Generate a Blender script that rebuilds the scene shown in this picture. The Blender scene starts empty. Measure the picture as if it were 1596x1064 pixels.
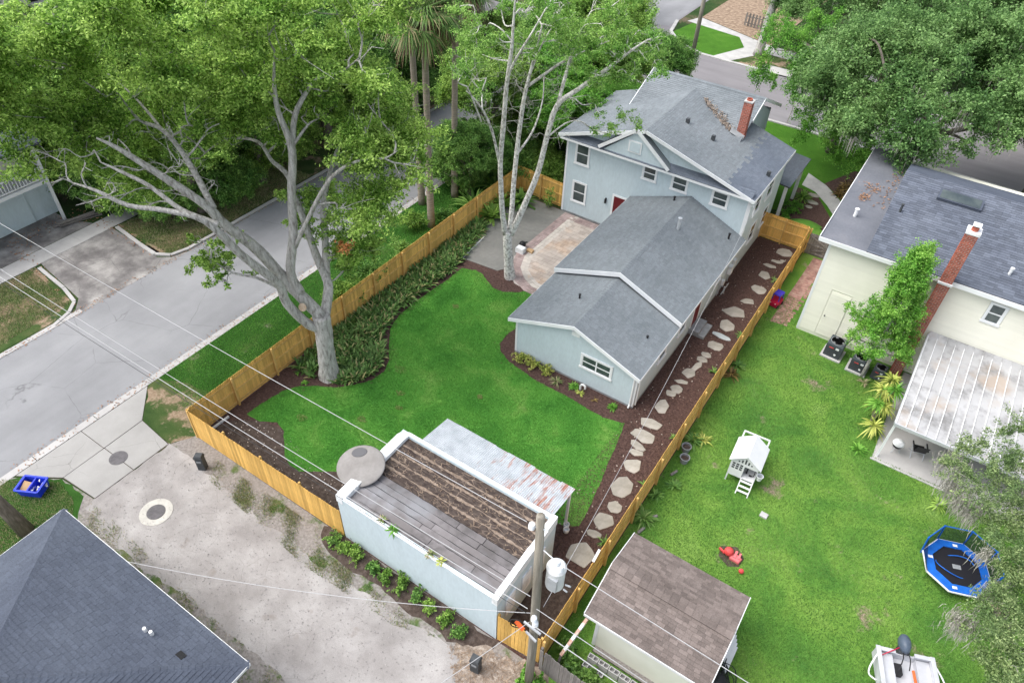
import bpy, bmesh, math, random
import numpy as np
from mathutils import Vector, Matrix
random.seed(7)
S = bpy.context.scene
R = math.radians

# ---------------------------------------------------------------- camera
def basis(yaw, pitch, roll):
    cy, sy, cp, sp = math.cos(yaw), math.sin(yaw), math.cos(pitch), math.sin(pitch)
    f = Vector((sy*cp, cy*cp, -sp)); r = Vector((cy, -sy, 0)); u = r.cross(f)
    c, s = math.cos(roll), math.sin(roll)
    return f, c*r + s*u, -s*r + c*u
cam_d = bpy.data.cameras.new('camera'); cam = bpy.data.objects.new('camera', cam_d)
S.collection.objects.link(cam); S.camera = cam
fw, rt, up = basis(R(-32.097), R(42.987), R(2.457))
cam.matrix_world = Matrix(((rt.x, up.x, -fw.x, 23.64), (rt.y, up.y, -fw.y, -10.206), (rt.z, up.z, -fw.z, 26.707), (0, 0, 0, 1)))
cam_d.sensor_width = 36; cam_d.lens = 1119.47/1596*36; cam_d.clip_end = 1500; cam_d.clip_start = .1
HEAD = R(32.097)          # z rotation of things traced square to the view

# ---------------------------------------------------------------- light
W = bpy.data.worlds.new('World'); S.world = W; W.use_nodes = True
wn = W.node_tree; bg = wn.nodes['Background']
sky = wn.nodes.new('ShaderNodeTexSky'); sky.sky_type = 'NISHITA'; sky.sun_disc = False
SUN_EL, SUN_AZ = 58, 238     # degrees; azimuth from +Y clockwise
sky.sun_elevation = R(SUN_EL); sky.sun_rotation = R(SUN_AZ); sky.air_density = 1.0; sky.dust_density = 3.0; sky.ozone_density = 1.0
hs = wn.nodes.new('ShaderNodeHueSaturation'); hs.inputs['Saturation'].default_value = .42
wn.links.new(sky.outputs[0], hs.inputs['Color']); wn.links.new(hs.outputs[0], bg.inputs[0]); bg.inputs[1].default_value = .15
sd = bpy.data.lights.new('sun', 'SUN'); sd.energy = 1.4; sd.angle = R(55); sd.color = (1, .97, .92)
so = bpy.data.objects.new('sun', sd); S.collection.objects.link(so)
d = Vector((math.sin(R(SUN_AZ))*math.cos(R(SUN_EL)), math.cos(R(SUN_AZ))*math.cos(R(SUN_EL)), math.sin(R(SUN_EL))))
so.rotation_euler = d.to_track_quat('Z', 'Y').to_euler(); so.location = d*60
S.view_settings.view_transform = 'Standard'; S.view_settings.look = 'None'; S.view_settings.gamma = 1
S.view_settings.exposure = 1.1; S.view_settings.use_curve_mapping = False
S.cycles.max_bounces = 8; S.cycles.diffuse_bounces = 5; S.cycles.transmission_bounces = 6; S.cycles.transparent_max_bounces = 12

# ---------------------------------------------------------------- materials
def srgb(h):
    c = [int(h[i:i+2], 16)/255 for i in (0, 2, 4)]
    return tuple(x/12.92 if x <= .04045 else ((x+.055)/1.055)**2.4 for x in c) + (1,)
def col(c):
    return srgb(c) if isinstance(c, str) else (tuple(c)+(1,))[:4]
class NT:
    def __init__(s, name):
        s.m = bpy.data.materials.new(name); s.m.use_nodes = True; s.t = s.m.node_tree; s.p = s.t.nodes['Principled BSDF']
    def n(s, kind, **kw):
        o = s.t.nodes.new('ShaderNode'+kind)
        for k, v in kw.items(): setattr(o, k, v)
        return o
    def l(s, a, b): s.t.links.new(a, b)
    def coords(s, how='obj', stretch=None):
        if how == 'pos': o = s.n('NewGeometry').outputs['Position']
        else: o = s.n('TexCoord').outputs['Object']
        if stretch:
            mp = s.n('Mapping'); mp.inputs['Scale'].default_value = stretch; s.l(o, mp.inputs[0]); o = mp.outputs[0]
        return o
    def noise(s, co, scale, detail=5, rough=.55, dist=0):
        o = s.n('TexNoise'); o.inputs['Scale'].default_value = scale; o.inputs['Detail'].default_value = detail
        o.inputs['Roughness'].default_value = rough; o.inputs['Distortion'].default_value = dist; s.l(co, o.inputs['Vector']); return o.outputs['Fac']
    def ramp(s, fac, stops, interp='LINEAR'):
        o = s.n('ValToRGB'); e = o.color_ramp.elements; o.color_ramp.interpolation = interp
        while len(e) < len(stops): e.new(.5)
        for i, (p, c) in enumerate(stops): e[i].position = p; e[i].color = col(c)
        s.l(fac, o.inputs[0]); return o.outputs[0]
    def mix(s, fac, a, b, mode='MIX'):
        o = s.n('Mix', data_type='RGBA', blend_type=mode)
        for sock, v in ((o.inputs[0], fac), (o.inputs[6], a), (o.inputs[7], b)):
            if hasattr(v, 'node'): s.l(v, sock)
            else: sock.default_value = v if not isinstance(v, (str, tuple, list)) else col(v)
        return o.outputs[2]
    def math(s, op, a, b=0, clamp=False):
        o = s.n('Math', operation=op, use_clamp=clamp)
        for i, v in enumerate((a, b)):
            if hasattr(v, 'node'): s.l(v, o.inputs[i])
            else: o.inputs[i].default_value = v
        return o.outputs[0]
    def bump(s, h, strength, dist=.02):
        o = s.n('Bump'); o.inputs['Strength'].default_value = strength; o.inputs['Distance'].default_value = dist
        s.l(h, o.inputs['Height']); s.l(o.outputs[0], s.p.inputs['Normal'])
    def out(s, c, rough=.8, spec=.25, metal=0):
        if hasattr(c, 'node'): s.l(c, s.p.inputs['Base Color'])
        else: s.p.inputs['Base Color'].default_value = col(c)
        s.p.inputs['Roughness'].default_value = rough; s.p.inputs['Specular IOR Level'].default_value = spec; s.p.inputs['Metallic'].default_value = metal
        return s.m
M = {}
def mat(name, stops, scale=3, detail=6, rough=.8, bump=0, bscale=40, bdist=.02, island=0, objrand=0, stretch=None, coords='obj', metal=0, spec=.25, fine=0, fscale=60, dist=0):
    t = NT(name); co = t.coords(coords, stretch)
    if isinstance(stops, str) or isinstance(stops[0], float): stops = [(.35, stops), (.65, stops)]
    c = t.ramp(t.noise(co, scale, detail, dist=dist), stops)
    if fine:
        f = t.noise(co, fscale, 3)
        c = t.mix(1, c, t.ramp(f, [(.25, (1-fine,)*3), (.75, (1+fine,)*3)]), 'MULTIPLY')
    if island:
        g = t.n('NewGeometry').outputs['Random Per Island']
        c = t.mix(1, c, t.ramp(g, [(0, (1-island,)*3), (1, (1+island,)*3)]), 'MULTIPLY')
    if objrand:
        g = t.n('ObjectInfo').outputs['Random']
        c = t.mix(1, c, t.ramp(g, [(0, (1-objrand,)*3), (1, (1+objrand,)*3)]), 'MULTIPLY')
    if bump: t.bump(t.noise(co, bscale, 6), bump, bdist)
    M[name] = t.out(c, rough, spec, metal); return M[name]
def leafmat(name, stops, cl=.5, island=.25, trans=.28, rough=.5, tip=None, sod=False):
    t = NT(name); co = t.coords('pos')
    a = t.noise(co, cl, 3); g = t.n('NewGeometry').outputs['Random Per Island']
    f = t.math('ADD', t.math('MULTIPLY', a, .75), t.math('MULTIPLY', g, .25))
    c = t.ramp(f, stops)
    c = t.mix(1, c, t.ramp(g, [(0, (1-island,)*3), (1, (1+island,)*3)]), 'MULTIPLY')
    if sod:          # turf laid in slabs that took a little differently
        br = t.n('TexBrick'); br.inputs['Scale'].default_value = 1; br.inputs['Brick Width'].default_value = 1.3; br.inputs['Row Height'].default_value = .55; br.inputs['Mortar Size'].default_value = .012
        br.inputs['Color1'].default_value = (.88, .9, .88, 1); br.inputs['Color2'].default_value = (1.1, 1.08, 1.06, 1); br.inputs['Mortar'].default_value = (1.12, 1.05, 1.0, 1)
        nv = t.n('TexNoise'); nv.inputs['Scale'].default_value = 2.2; t.l(co, nv.inputs['Vector']); t.l(t.mix(.3, co, nv.outputs['Color'], 'ADD'), br.inputs['Vector']); c = t.mix(1, c, br.outputs['Color'], 'MULTIPLY')
    if tip:
        g2 = t.math('FRACT', t.math('MULTIPLY', g, 17.3)); c = t.mix(t.math('GREATER_THAN', g2, tip[0]), c, tip[1])
    t.out(c, rough, .25)
    tr = t.n('BsdfTranslucent'); t.l(c, tr.inputs[0]); ms = t.n('MixShader'); ms.inputs[0].default_value = trans
    t.l(t.p.outputs[0], ms.inputs[1]); t.l(tr.outputs[0], ms.inputs[2]); t.l(ms.outputs[0], t.t.nodes['Material Output'].inputs[0])
    M[name] = t.m; return t.m
def crackmat(name, stops, scale, crack, cscale=.5, width=.006, rough=.85, mask=(.45, .6), bump=.25, bscale=50, fine=.1, patch=None):
    t = NT(name); co = t.coords('pos')
    c = t.ramp(t.noise(co, scale, 7, .6), stops)
    if patch:
        c = t.mix(t.ramp(t.noise(co, patch[0], 4), [(patch[1], (0, 0, 0)), (patch[1]+.08, (1, 1, 1))]), c, patch[2])
    f = t.noise(co, 45, 4, .7); c = t.mix(1, c, t.ramp(f, [(.25, (1-fine,)*3), (.75, (1+fine,)*3)]), 'MULTIPLY')
    v = t.n('TexVoronoi', feature='DISTANCE_TO_EDGE'); v.inputs['Scale'].default_value = cscale
    nz = t.n('TexNoise'); nz.inputs['Scale'].default_value = 1.7; nz.inputs['Detail'].default_value = 6; t.l(co, nz.inputs['Vector'])
    t.l(t.mix(.25, co, nz.outputs['Color'], 'ADD'), v.inputs['Vector'])
    cr = t.ramp(v.outputs['Distance'], [(0, (1, 1, 1)), (width, (0, 0, 0))])
    k = t.math('MULTIPLY', cr, t.ramp(t.noise(co, .35, 3), [(mask[0], (0, 0, 0)), (mask[1], (1, 1, 1))]))
    c = t.mix(t.math('MULTIPLY', k, .75), c, crack); t.bump(f, bump, .01)
    M[name] = t.out(c, rough); return t.m

def wear(name, sc, lo, hi):
    m = M[name]; t = NT.__new__(NT); t.m = m; t.t = m.node_tree; t.p = t.t.nodes['Principled BSDF']
    src = t.p.inputs['Base Color'].links[0].from_socket; co = t.coords('pos', sc); a = t.ramp(t.noise(co, 1, 6, .6), [(.3, (lo,)*3), (.7, (hi,)*3)])
    t.l(t.mix(1, src, a, 'MULTIPLY'), t.p.inputs['Base Color'])
mat('stucco', [(.25, (.485, .565, .60)), (.5, (.505, .588, .625)), (.75, (.525, .61, .648))], 1.1, stretch=(1.4, 1.4, .5), bump=.2, bscale=60, rough=.85, fine=.06, fscale=7)
mat('trim', [(.3, (.70, .715, .73)), (.7, (.77, .78, .79))], 1.5, rough=.5, fine=.03)
mat('shingle', [(.3, (.16, .18, .195)), (.7, (.20, .221, .237))], .45, rough=.92, island=.09, fine=.18, fscale=22, bump=.3, bscale=90, bdist=.01)
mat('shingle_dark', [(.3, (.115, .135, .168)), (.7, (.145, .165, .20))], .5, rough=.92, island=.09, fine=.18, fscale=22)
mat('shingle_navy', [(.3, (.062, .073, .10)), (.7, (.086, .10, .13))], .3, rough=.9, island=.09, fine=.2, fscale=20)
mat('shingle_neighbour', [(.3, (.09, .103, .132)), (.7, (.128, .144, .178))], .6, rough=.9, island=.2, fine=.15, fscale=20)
mat('shingle_brown', [(.3, (.13, .106, .096)), (.7, (.19, .158, .145))], .8, rough=.93, island=.22, fine=.2, fscale=18)
mat('deck', (.06, .06, .065))
mat('membrane', [(.3, (.12, .128, .15)), (.6, (.155, .162, .185)), (.8, (.20, .20, .22))], .6, rough=.6, fine=.1, fscale=8)
mat('litter', [(.3, (.24, .12, .065)), (.7, (.38, .22, .13))], 4, island=.4)
mat('cedar', [(.3, (.58, .335, .085)), (.55, (.70, .43, .125)), (.75, (.78, .52, .19))], 1.2, stretch=(6, 6, .7), rough=.75, objrand=.22, fine=.2, fscale=9)
mat('cedar_post', [(.3, (.52, .31, .09)), (.7, (.70, .46, .17))], 2, stretch=(5, 5, .8), rough=.75, objrand=.12)
mat('oldwood', [(.3, (.14, .125, .115)), (.7, (.27, .25, .235))], 2, stretch=(6, 6, .6), rough=.9, objrand=.2, fine=.2)
mat('polewood', [(.3, (.17, .15, .12)), (.7, (.31, .285, .24))], 2.5, stretch=(5, 5, .25), rough=.9, fine=.2, bump=.4, bscale=15)
mat('white', [(.3, (.64, .65, .66)), (.7, (.75, .75, .75))], 2, rough=.55, fine=.05)
mat('whitedirty', [(.3, (.42, .43, .43)), (.5, (.72, .73, .74)), (.7, (.8, .8, .81))], 1.6, rough=.7, fine=.1)
mat('galv', [(.3, (.42, .44, .47)), (.7, (.58, .60, .63))], 3, rough=.45, metal=.35, fine=.08)
mat('porcelain', (.7, .73, .76), rough=.3)
mat('black', (.02, .02, .022), rough=.5)
mat('darkgrey', [(.3, (.045, .05, .055)), (.7, (.07, .075, .08))], 4, rough=.55)
mat('midgrey', [(.3, (.2, .21, .22)), (.7, (.3, .31, .32))], 4, rough=.6)
mat('rubber', (.03, .03, .03), rough=.8)
mat('brick', [(.3, (.28, .075, .05)), (.7, (.42, .13, .085))], 6, island=.3, rough=.9, fine=.1)
mat('mortar', (.45, .40, .37), rough=.95)
mat('reddoor', (.13, .012, .016), rough=.5)
mat('siding', [(.3, (.72, .705, .61)), (.7, (.785, .77, .675))], .8, rough=.6, fine=.03, island=.03)
mat('shedwall', [(.3, (.68, .68, .58)), (.7, (.76, .76, .66))], 1, rough=.7, fine=.04)
mat('bark_oak', [(.28, (.20, .18, .165)), (.42, (.40, .38, .355)), (.56, (.54, .52, .495)), (.72, (.64, .62, .595))], 3.2, stretch=(3, 3, .7), rough=.95, bump=1, bscale=11, bdist=.08, fine=.28, fscale=18)
mat('bark_pale', [(.3, (.16, .145, .13)), (.42, (.42, .40, .37)), (.56, (.68, .66, .63))], 4.5, stretch=(2, 2, 1.4), rough=.95, bump=.5, bscale=14, fine=.2, fscale=18)
mat('bark_dark', [(.3, (.09, .075, .06)), (.7, (.20, .175, .15))], 3, stretch=(4, 4, .8), rough=.95, bump=.6, bscale=12)
mat('bark_palm', [(.3, (.20, .165, .13)), (.7, (.33, .285, .235))], 2, stretch=(1, 1, 8), rough=.95, bump=.6, bscale=10)
mat('capgrey', [(.3, (.22, .205, .195)), (.7, (.29, .275, .263))], 1.5, rough=.9, fine=.08, fscale=9)
mat('capdark', (.13, .128, .135), rough=.9)
mat('wiregrey', (.42, .42, .43), rough=.6)
mat('ringconcrete', [(.3, (.40, .385, .35)), (.7, (.52, .50, .46))], 3, rough=.9, fine=.1)
mat('cutwood', [(.3, (.40, .28, .18)), (.7, (.62, .50, .38))], 7, rough=.9)
mat('deadtwig', [(.3, (.36, .34, .31)), (.7, (.52, .49, .46))], 3, rough=.95)
mat('flagstone', [(.3, (.26, .245, .21)), (.5, (.32, .30, .262)), (.7, (.37, .345, .31))], 1.4, rough=.85, objrand=.13, fine=.1, fscale=9, bump=.3, bscale=20)
mat('bluestone', [(.3, (.33, .37, .38)), (.7, (.42, .46, .47))], 2, rough=.85, fine=.1)
mat('concrete', [(.3, (.37, .365, .36)), (.7, (.50, .49, .48))], 1.2, rough=.9, fine=.1, fscale=12)
mat('concrete_new', [(.3, (.16, .16, .15)), (.55, (.20, .196, .182)), (.75, (.235, .232, .217))], .6, rough=.7, fine=.08, fscale=5, dist=1)
mat('paver_field', [(.3, (.40, .345, .305)), (.5, (.46, .40, .355)), (.7, (.46, .335, .245))], .55, rough=.9, island=.14, coords='pos', fine=.06)
mat('paver_pale', [(.3, (.46, .42, .38)), (.7, (.56, .51, .46))], 1, rough=.9, island=.12, coords='pos')
mat('paver_red', [(.3, (.27, .20, .19)), (.7, (.38, .30, .285))], 1, rough=.9, island=.16, coords='pos')
mat('brickpath', [(.3, (.22, .12, .10)), (.5, (.34, .20, .17)), (.7, (.42, .30, .25))], 2.5, rough=.9, island=.2, coords='pos', fine=.15)
mat('blueplastic', [(.3, (.01, .03, .46)), (.7, (.012, .045, .62))], 3, rough=.4, spec=.4)
mat('bluevinyl', [(.3, (.008, .09, .40)), (.7, (.012, .14, .55))], 3, rough=.5)
mat('toyblue', (.05, .04, .42), rough=.4)
mat('toyred', (.42, .012, .05), rough=.4)
mat('redplastic', [(.3, (.55, .04, .04)), (.7, (.62, .10, .10))], 5, rough=.5)
mat('pinkplastic', (.66, .16, .17), rough=.5)
mat('weathered_red', [(.3, (.42, .20, .15)), (.7, (.62, .50, .42))], 8, fine=.2)
mat('slate', [(.3, (.055, .075, .105)), (.7, (.085, .11, .15))], 3, rough=.35)
mat('trampmat', (.012, .012, .016), rough=.8)
mat('cardboard', [(.3, (.40, .26, .14)), (.7, (.50, .34, .19))], 4)
mat('orange', (.70, .12, .03), rough=.5)
mat('aluminium', [(.3, (.46, .47, .50)), (.7, (.56, .57, .60))], 2, rough=.5, metal=.2, fine=.05)
mat('acgrey', [(.3, (.05, .062, .072)), (.7, (.075, .088, .10))], 2, stretch=(1, 1, 30), rough=.6)
mat('mulch', [(.3, (.042, .024, .021)), (.5, (.082, .047, .040)), (.7, (.13, .08, .068))], 9, 8, rough=.95, bump=1, bscale=30, bdist=.04, coords='pos', fine=.3, fscale=40)
mat('soil', [(.3, (.045, .032, .026)), (.5, (.075, .055, .046)), (.7, (.115, .09, .078))], 5, 8, rough=.95, bump=1, bscale=25, bdist=.04, coords='pos', fine=.3, fscale=50)
mat('chip', [(.3, (.055, .03, .025)), (.7, (.15, .09, .07))], 5, island=.5, coords='pos')
mat('palechip', [(.3, (.30, .24, .2)), (.7, (.55, .48, .42))], 5, island=.3, coords='pos')
mat('rooflitter', [(.3, (.20, .16, .13)), (.7, (.36, .30, .25))], 5, island=.3, coords='pos')
mat('gravelbit', [(.3, (.2, .185, .178)), (.7, (.33, .312, .302))], 5, island=.35, coords='pos')
mat('iron', [(.3, (.09, .085, .09)), (.7, (.14, .132, .138))], 6, rough=.6)
mat('straw', [(.3, (.17, .115, .08)), (.5, (.28, .20, .14)), (.7, (.44, .34, .24))], 3, island=.3, coords='pos')
mat('strawground', [(.3, (.15, .115, .09)), (.5, (.25, .205, .17)), (.7, (.37, .32, .275))], 4, fine=.35, fscale=30, coords='pos', bump=.6)
crackmat('street', [(.3, (.195, .197, .206)), (.5, (.232, .234, .244)), (.7, (.275, .277, .287))], .22, (.10, .10, .105), .3, .005, mask=(.44, .56), fine=.1)
crackmat('frontstreet', [(.3, (.195, .185, .197)), (.7, (.235, .225, .235))], .2, (.1, .1, .1), .2, .002, mask=(.6, .7), fine=.08)
crackmat('apron', [(.3, (.27, .263, .253)), (.7, (.35, .342, .332))], .5, (.1, .095, .09), .38, .004, mask=(.47, .55), fine=.08)
crackmat('alley', [(.25, (.205, .19, .182)), (.42, (.265, .248, .24)), (.55, (.315, .298, .289)), (.7, (.385, .367, .357))], .55, (.16, .145, .135), .75, .006, mask=(.44, .6), bump=.45, fine=.22, patch=(.9, .65, (.24, .215, .20)))
crackmat('drive', [(.3, (.10, .092, .092)), (.45, (.165, .155, .152)), (.55, (.24, .228, .22)), (.7, (.36, .345, .33))], .7, (.05, .05, .05), .45, .006, mask=(.4, .5), fine=.25)
wear('drive', (.5, .5, 1), .75, 1.2)
crackmat('walk', [(.3, (.34, .33, .325)), (.7, (.46, .45, .44))], .6, (.1, .1, .1), .3, .002, mask=(.6, .7), fine=.1)
wear('street', (1.1, .06, 1), .93, 1.05); wear('frontstreet', (.06, .9, 1), .88, 1.08); wear('alley', (.12, .9, 1), .93, 1.06)
def lawnmat(name, stops, scale, bare=None, bscale=.35, blev=.62):
    t = NT(name); co = t.coords('pos')
    a = t.noise(co, scale, 5, .6, .6); c = t.ramp(a, stops)
    b = t.noise(co, 38, 4, .7); c = t.mix(1, c, t.ramp(b, [(.3, (.62,)*3), (.72, (1.3,)*3)]), 'MULTIPLY')
    if bare:
        k = t.ramp(t.math('ADD', t.math('MULTIPLY', t.noise(co, bscale, 6, .62), .85), t.math('MULTIPLY', t.noise(co, 6, 4), .15)), [(blev, (0, 0, 0)), (blev+.07, (1, 1, 1))])
        c = t.mix(k, c, t.ramp(t.noise(co, 9, 6), [(.3, bare[0]), (.7, bare[1])]))
    t.bump(b, .8, .05); M[name] = t.out(c, .95, .1); return t.m
lawnmat('lawn', [(.3, (.055, .195, .03)), (.42, (.08, .26, .04)), (.55, (.11, .31, .05)), (.66, (.18, .36, .075)), (.76, (.32, .40, .16))], .5)
lawnmat('yardgrass', [(.28, (.06, .17, .033)), (.45, (.11, .25, .042)), (.6, (.17, .31, .055)), (.75, (.22, .35, .085))], .4, ((.24, .18, .13), (.38, .31, .235)), .5, .60)
lawnmat('verge', [(.3, (.025, .075, .012)), (.55, (.04, .11, .02)), (.75, (.09, .14, .04))], .6, ((.16, .135, .095), (.30, .265, .22)), .5, .61)
lawnmat('scrub', [(.3, (.03, .065, .018)), (.5, (.06, .10, .03)), (.7, (.13, .13, .06))], .5, ((.22, .15, .10), (.36, .28, .20)), .6, .5)
lawnmat('gravel_weeds', [(.3, (.05, .10, .03)), (.5, (.10, .15, .05)), (.7, (.20, .19, .10))], 1.2, ((.20, .178, .165), (.34, .318, .302)), .8, .40)
lawnmat('frontlawn', [(.3, (.05, .14, .015)), (.55, (.07, .19, .02)), (.75, (.10, .22, .03))], .6)
lawnmat('ground', [(.3, (.02, .045, .014)), (.5, (.035, .07, .02)), (.7, (.07, .085, .035))], .3, ((.10, .08, .055), (.18, .145, .10)), .2, .55)
leafmat('leaf_oak', [(.3, (.115, .255, .038)), (.44, (.24, .43, .075)), (.58, (.43, .60, .15))], .7, .45, trans=.5)
leafmat('leaf_birch', [(.3, (.145, .33, .065)), (.46, (.24, .47, .10)), (.6, (.38, .58, .16))], .5, .4, trans=.5)
leafmat('leaf_deep', [(.3, (.085, .21, .048)), (.46, (.155, .325, .075)), (.62, (.28, .46, .115))], .4, .4, trans=.5)
leafmat('leaf_mid', [(.3, (.115, .235, .045)), (.46, (.20, .37, .07)), (.62, (.37, .54, .125))], .4, .4, trans=.5)
leafmat('leaf_live', [(.3, (.075, .17, .05)), (.46, (.145, .285, .085)), (.6, (.26, .42, .15))], .35, .32, trans=.45)
leafmat('leaf_moss', [(.3, (.10, .18, .065)), (.5, (.185, .28, .105)), (.68, (.33, .41, .18))], .6, .4, trans=.4)
leafmat('leaf_lime', [(.3, (.09, .26, .034)), (.5, (.165, .405, .06)), (.66, (.28, .51, .10))], .8, .35, trans=.48)
leafmat('leaf_strap', [(.3, (.06, .14, .032)), (.5, (.105, .21, .052)), (.68, (.19, .30, .095))], 1.5, .45, .3, tip=(.88, (.42, .38, .18)))
leafmat('leaf_fresh', [(.3, (.12, .33, .045)), (.5, (.22, .50, .08)), (.66, (.36, .60, .13))], .9, .35, trans=.5)
leafmat('leaf_yellow', [(.3, (.22, .34, .04)), (.6, (.50, .52, .14))], 2.5, .4)
leafmat('leaf_grass', [(.34, (.075, .25, .042)), (.47, (.115, .34, .058)), (.6, (.165, .40, .075)), (.72, (.27, .46, .12))], .5, .24, .4, sod=True)
leafmat('leaf_yard', [(.3, (.085, .21, .05)), (.46, (.13, .28, .06)), (.6, (.19, .335, .08)), (.74, (.31, .40, .16))], .35, .26, .35)
leafmat('leaf_dry', [(.3, (.28, .38, .10)), (.6, (.50, .50, .24))], 2, .2, .4)
leafmat('leaf_bronze', [(.3, (.07, .045, .018)), (.5, (.17, .11, .035)), (.7, (.32, .23, .08))], 1, .5, .15)
leafmat('leaf_weed', [(.3, (.11, .19, .055)), (.6, (.24, .31, .11))], 1, .4, .35, tip=(.62, (.46, .39, .25)))
mat('moss', [(.3, (.27, .26, .225)), (.7, (.46, .44, .39))], 3, island=.25, coords='pos', rough=1)
leafmat('frond', [(.3, (.07, .16, .035)), (.6, (.18, .30, .09))], 1, .4, .3, tip=(.8, (.38, .34, .18)))
leafmat('frond_dead', [(.3, (.16, .11, .06)), (.7, (.30, .22, .13))], 1, .4, .1)
leafmat('leaf_dead', [(.3, (.42, .15, .05)), (.7, (.58, .27, .10))], 1, .3, .15)
def glassmat():
    t = NT('glass'); co = t.coords('pos'); c = t.ramp(t.noise(co, 1.2, 3), [(.35, (.035, .05, .055)), (.65, (.085, .105, .10))])
    M['glass'] = t.out(c, .06, .7)
glassmat()
def rustmat():
    t = NT('corrugated'); co = t.coords('pos'); base = t.ramp(t.noise(co, 2.2, 5), [(.3, (.40, .43, .46)), (.7, (.55, .58, .61))])
    gx = t.n('SeparateXYZ'); t.l(co, gx.inputs[0])
    xr = t.n('MapRange'); xr.inputs[1].default_value = 11.2; xr.inputs[2].default_value = 16.2; xr.inputs[3].default_value = -.13; xr.inputs[4].default_value = .085; t.l(gx.outputs[0], xr.inputs[0])
    mp = t.n('Mapping'); mp.inputs['Scale'].default_value = (3.2, .55, 1); t.l(co, mp.inputs[0])
    n1 = t.math('ADD', t.noise(mp.outputs[0], 1.3, 8, .68), xr.outputs[0])
    k = t.ramp(n1, [(.55, (0, 0, 0)), (.66, (.9, .9, .9))])
    r = t.ramp(t.noise(co, 5, 5), [(.3, (.22, .075, .045)), (.5, (.40, .15, .09)), (.7, (.50, .33, .27))])
    M['corrugated'] = t.out(t.mix(k, base, r), .55, .3, .15)
rustmat()
def stainmat(name, base, stain, rust, sc):
    t = NT(name); co = t.coords('pos'); c = t.ramp(t.noise(co, .8, 5), [(.3, base[0]), (.7, base[1])])
    c = t.mix(t.ramp(t.noise(co, sc, 8, .65), [(.48, (0, 0, 0)), (.66, (.8, .8, .8))]), c, stain)
    if rust: c = t.mix(t.ramp(t.noise(co, .42, 4), [(.54, (0, 0, 0)), (.66, (.75, .75, .75))]), c, rust)
    g = t.n('ObjectInfo').outputs['Random']; c = t.mix(1, c, t.ramp(g, [(0, (.8,)*3), (1, (1.2,)*3)] if name == 'rollroof' else [(0, (.93,)*3), (1, (1.07,)*3)]), 'MULTIPLY')
    M[name] = t.out(c, .6, .3)
stainmat('carport', ((.34, .34, .345), (.44, .44, .45)), (.15, .147, .145), (.34, .27, .21), 1.0)
stainmat('parapet', ((.72, .74, .76), (.80, .81, .82)), (.48, .50, .49), None, 2.2)
stainmat('rollroof', ((.13, .118, .118), (.21, .195, .20)), (.085, .078, .078), (.27, .275, .295), 1.3)
def tarmat():
    t = NT('tarroof'); co = t.coords('pos'); mp = t.n('Mapping'); mp.inputs['Scale'].default_value = (1.6, 3.2, 1); t.l(co, mp.inputs[0])
    c = t.ramp(t.noise(mp.outputs[0], 2.5, 7), [(.3, (.035, .026, .024)), (.7, (.10, .08, .07))])
    v = t.n('TexVoronoi', feature='DISTANCE_TO_EDGE'); v.inputs['Scale'].default_value = 1.5
    nz = t.n('TexNoise'); nz.inputs['Scale'].default_value = 2.5; nz.inputs['Detail'].default_value = 5; t.l(co, nz.inputs['Vector'])
    t.l(t.mix(.25, mp.outputs[0], nz.outputs['Color'], 'ADD'), v.inputs['Vector'])
    k = t.math('MULTIPLY', t.ramp(v.outputs['Distance'], [(0, (1, 1, 1)), (.05, (0, 0, 0))]), t.ramp(t.noise(co, 1.4, 5), [(.42, (0, 0, 0)), (.6, (.9, .9, .9))]))
    c = t.mix(k, c, t.ramp(t.noise(co, 8, 4), [(.3, (.26, .19, .14)), (.7, (.42, .33, .26))]))
    M['tarroof'] = t.out(c, .95, .1)
tarmat()
mat('dirtseam', [(.3, (.15, .11, .085)), (.5, (.24, .185, .145)), (.7, (.33, .265, .21))], 7, coords='pos', fine=.25, bump=.8, bscale=20)
def netmat():
    t = NT('net'); tr = t.n('BsdfTransparent'); ms = t.n('MixShader'); ms.inputs[0].default_value = .62
    t.out((.015, .018, .025), .9, .1); t.l(tr.outputs[0], ms.inputs[1]); t.l(t.p.outputs[0], ms.inputs[2]); t.l(ms.outputs[0], t.t.nodes['Material Output'].inputs[0]); M['net'] = t.m
netmat()

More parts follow.
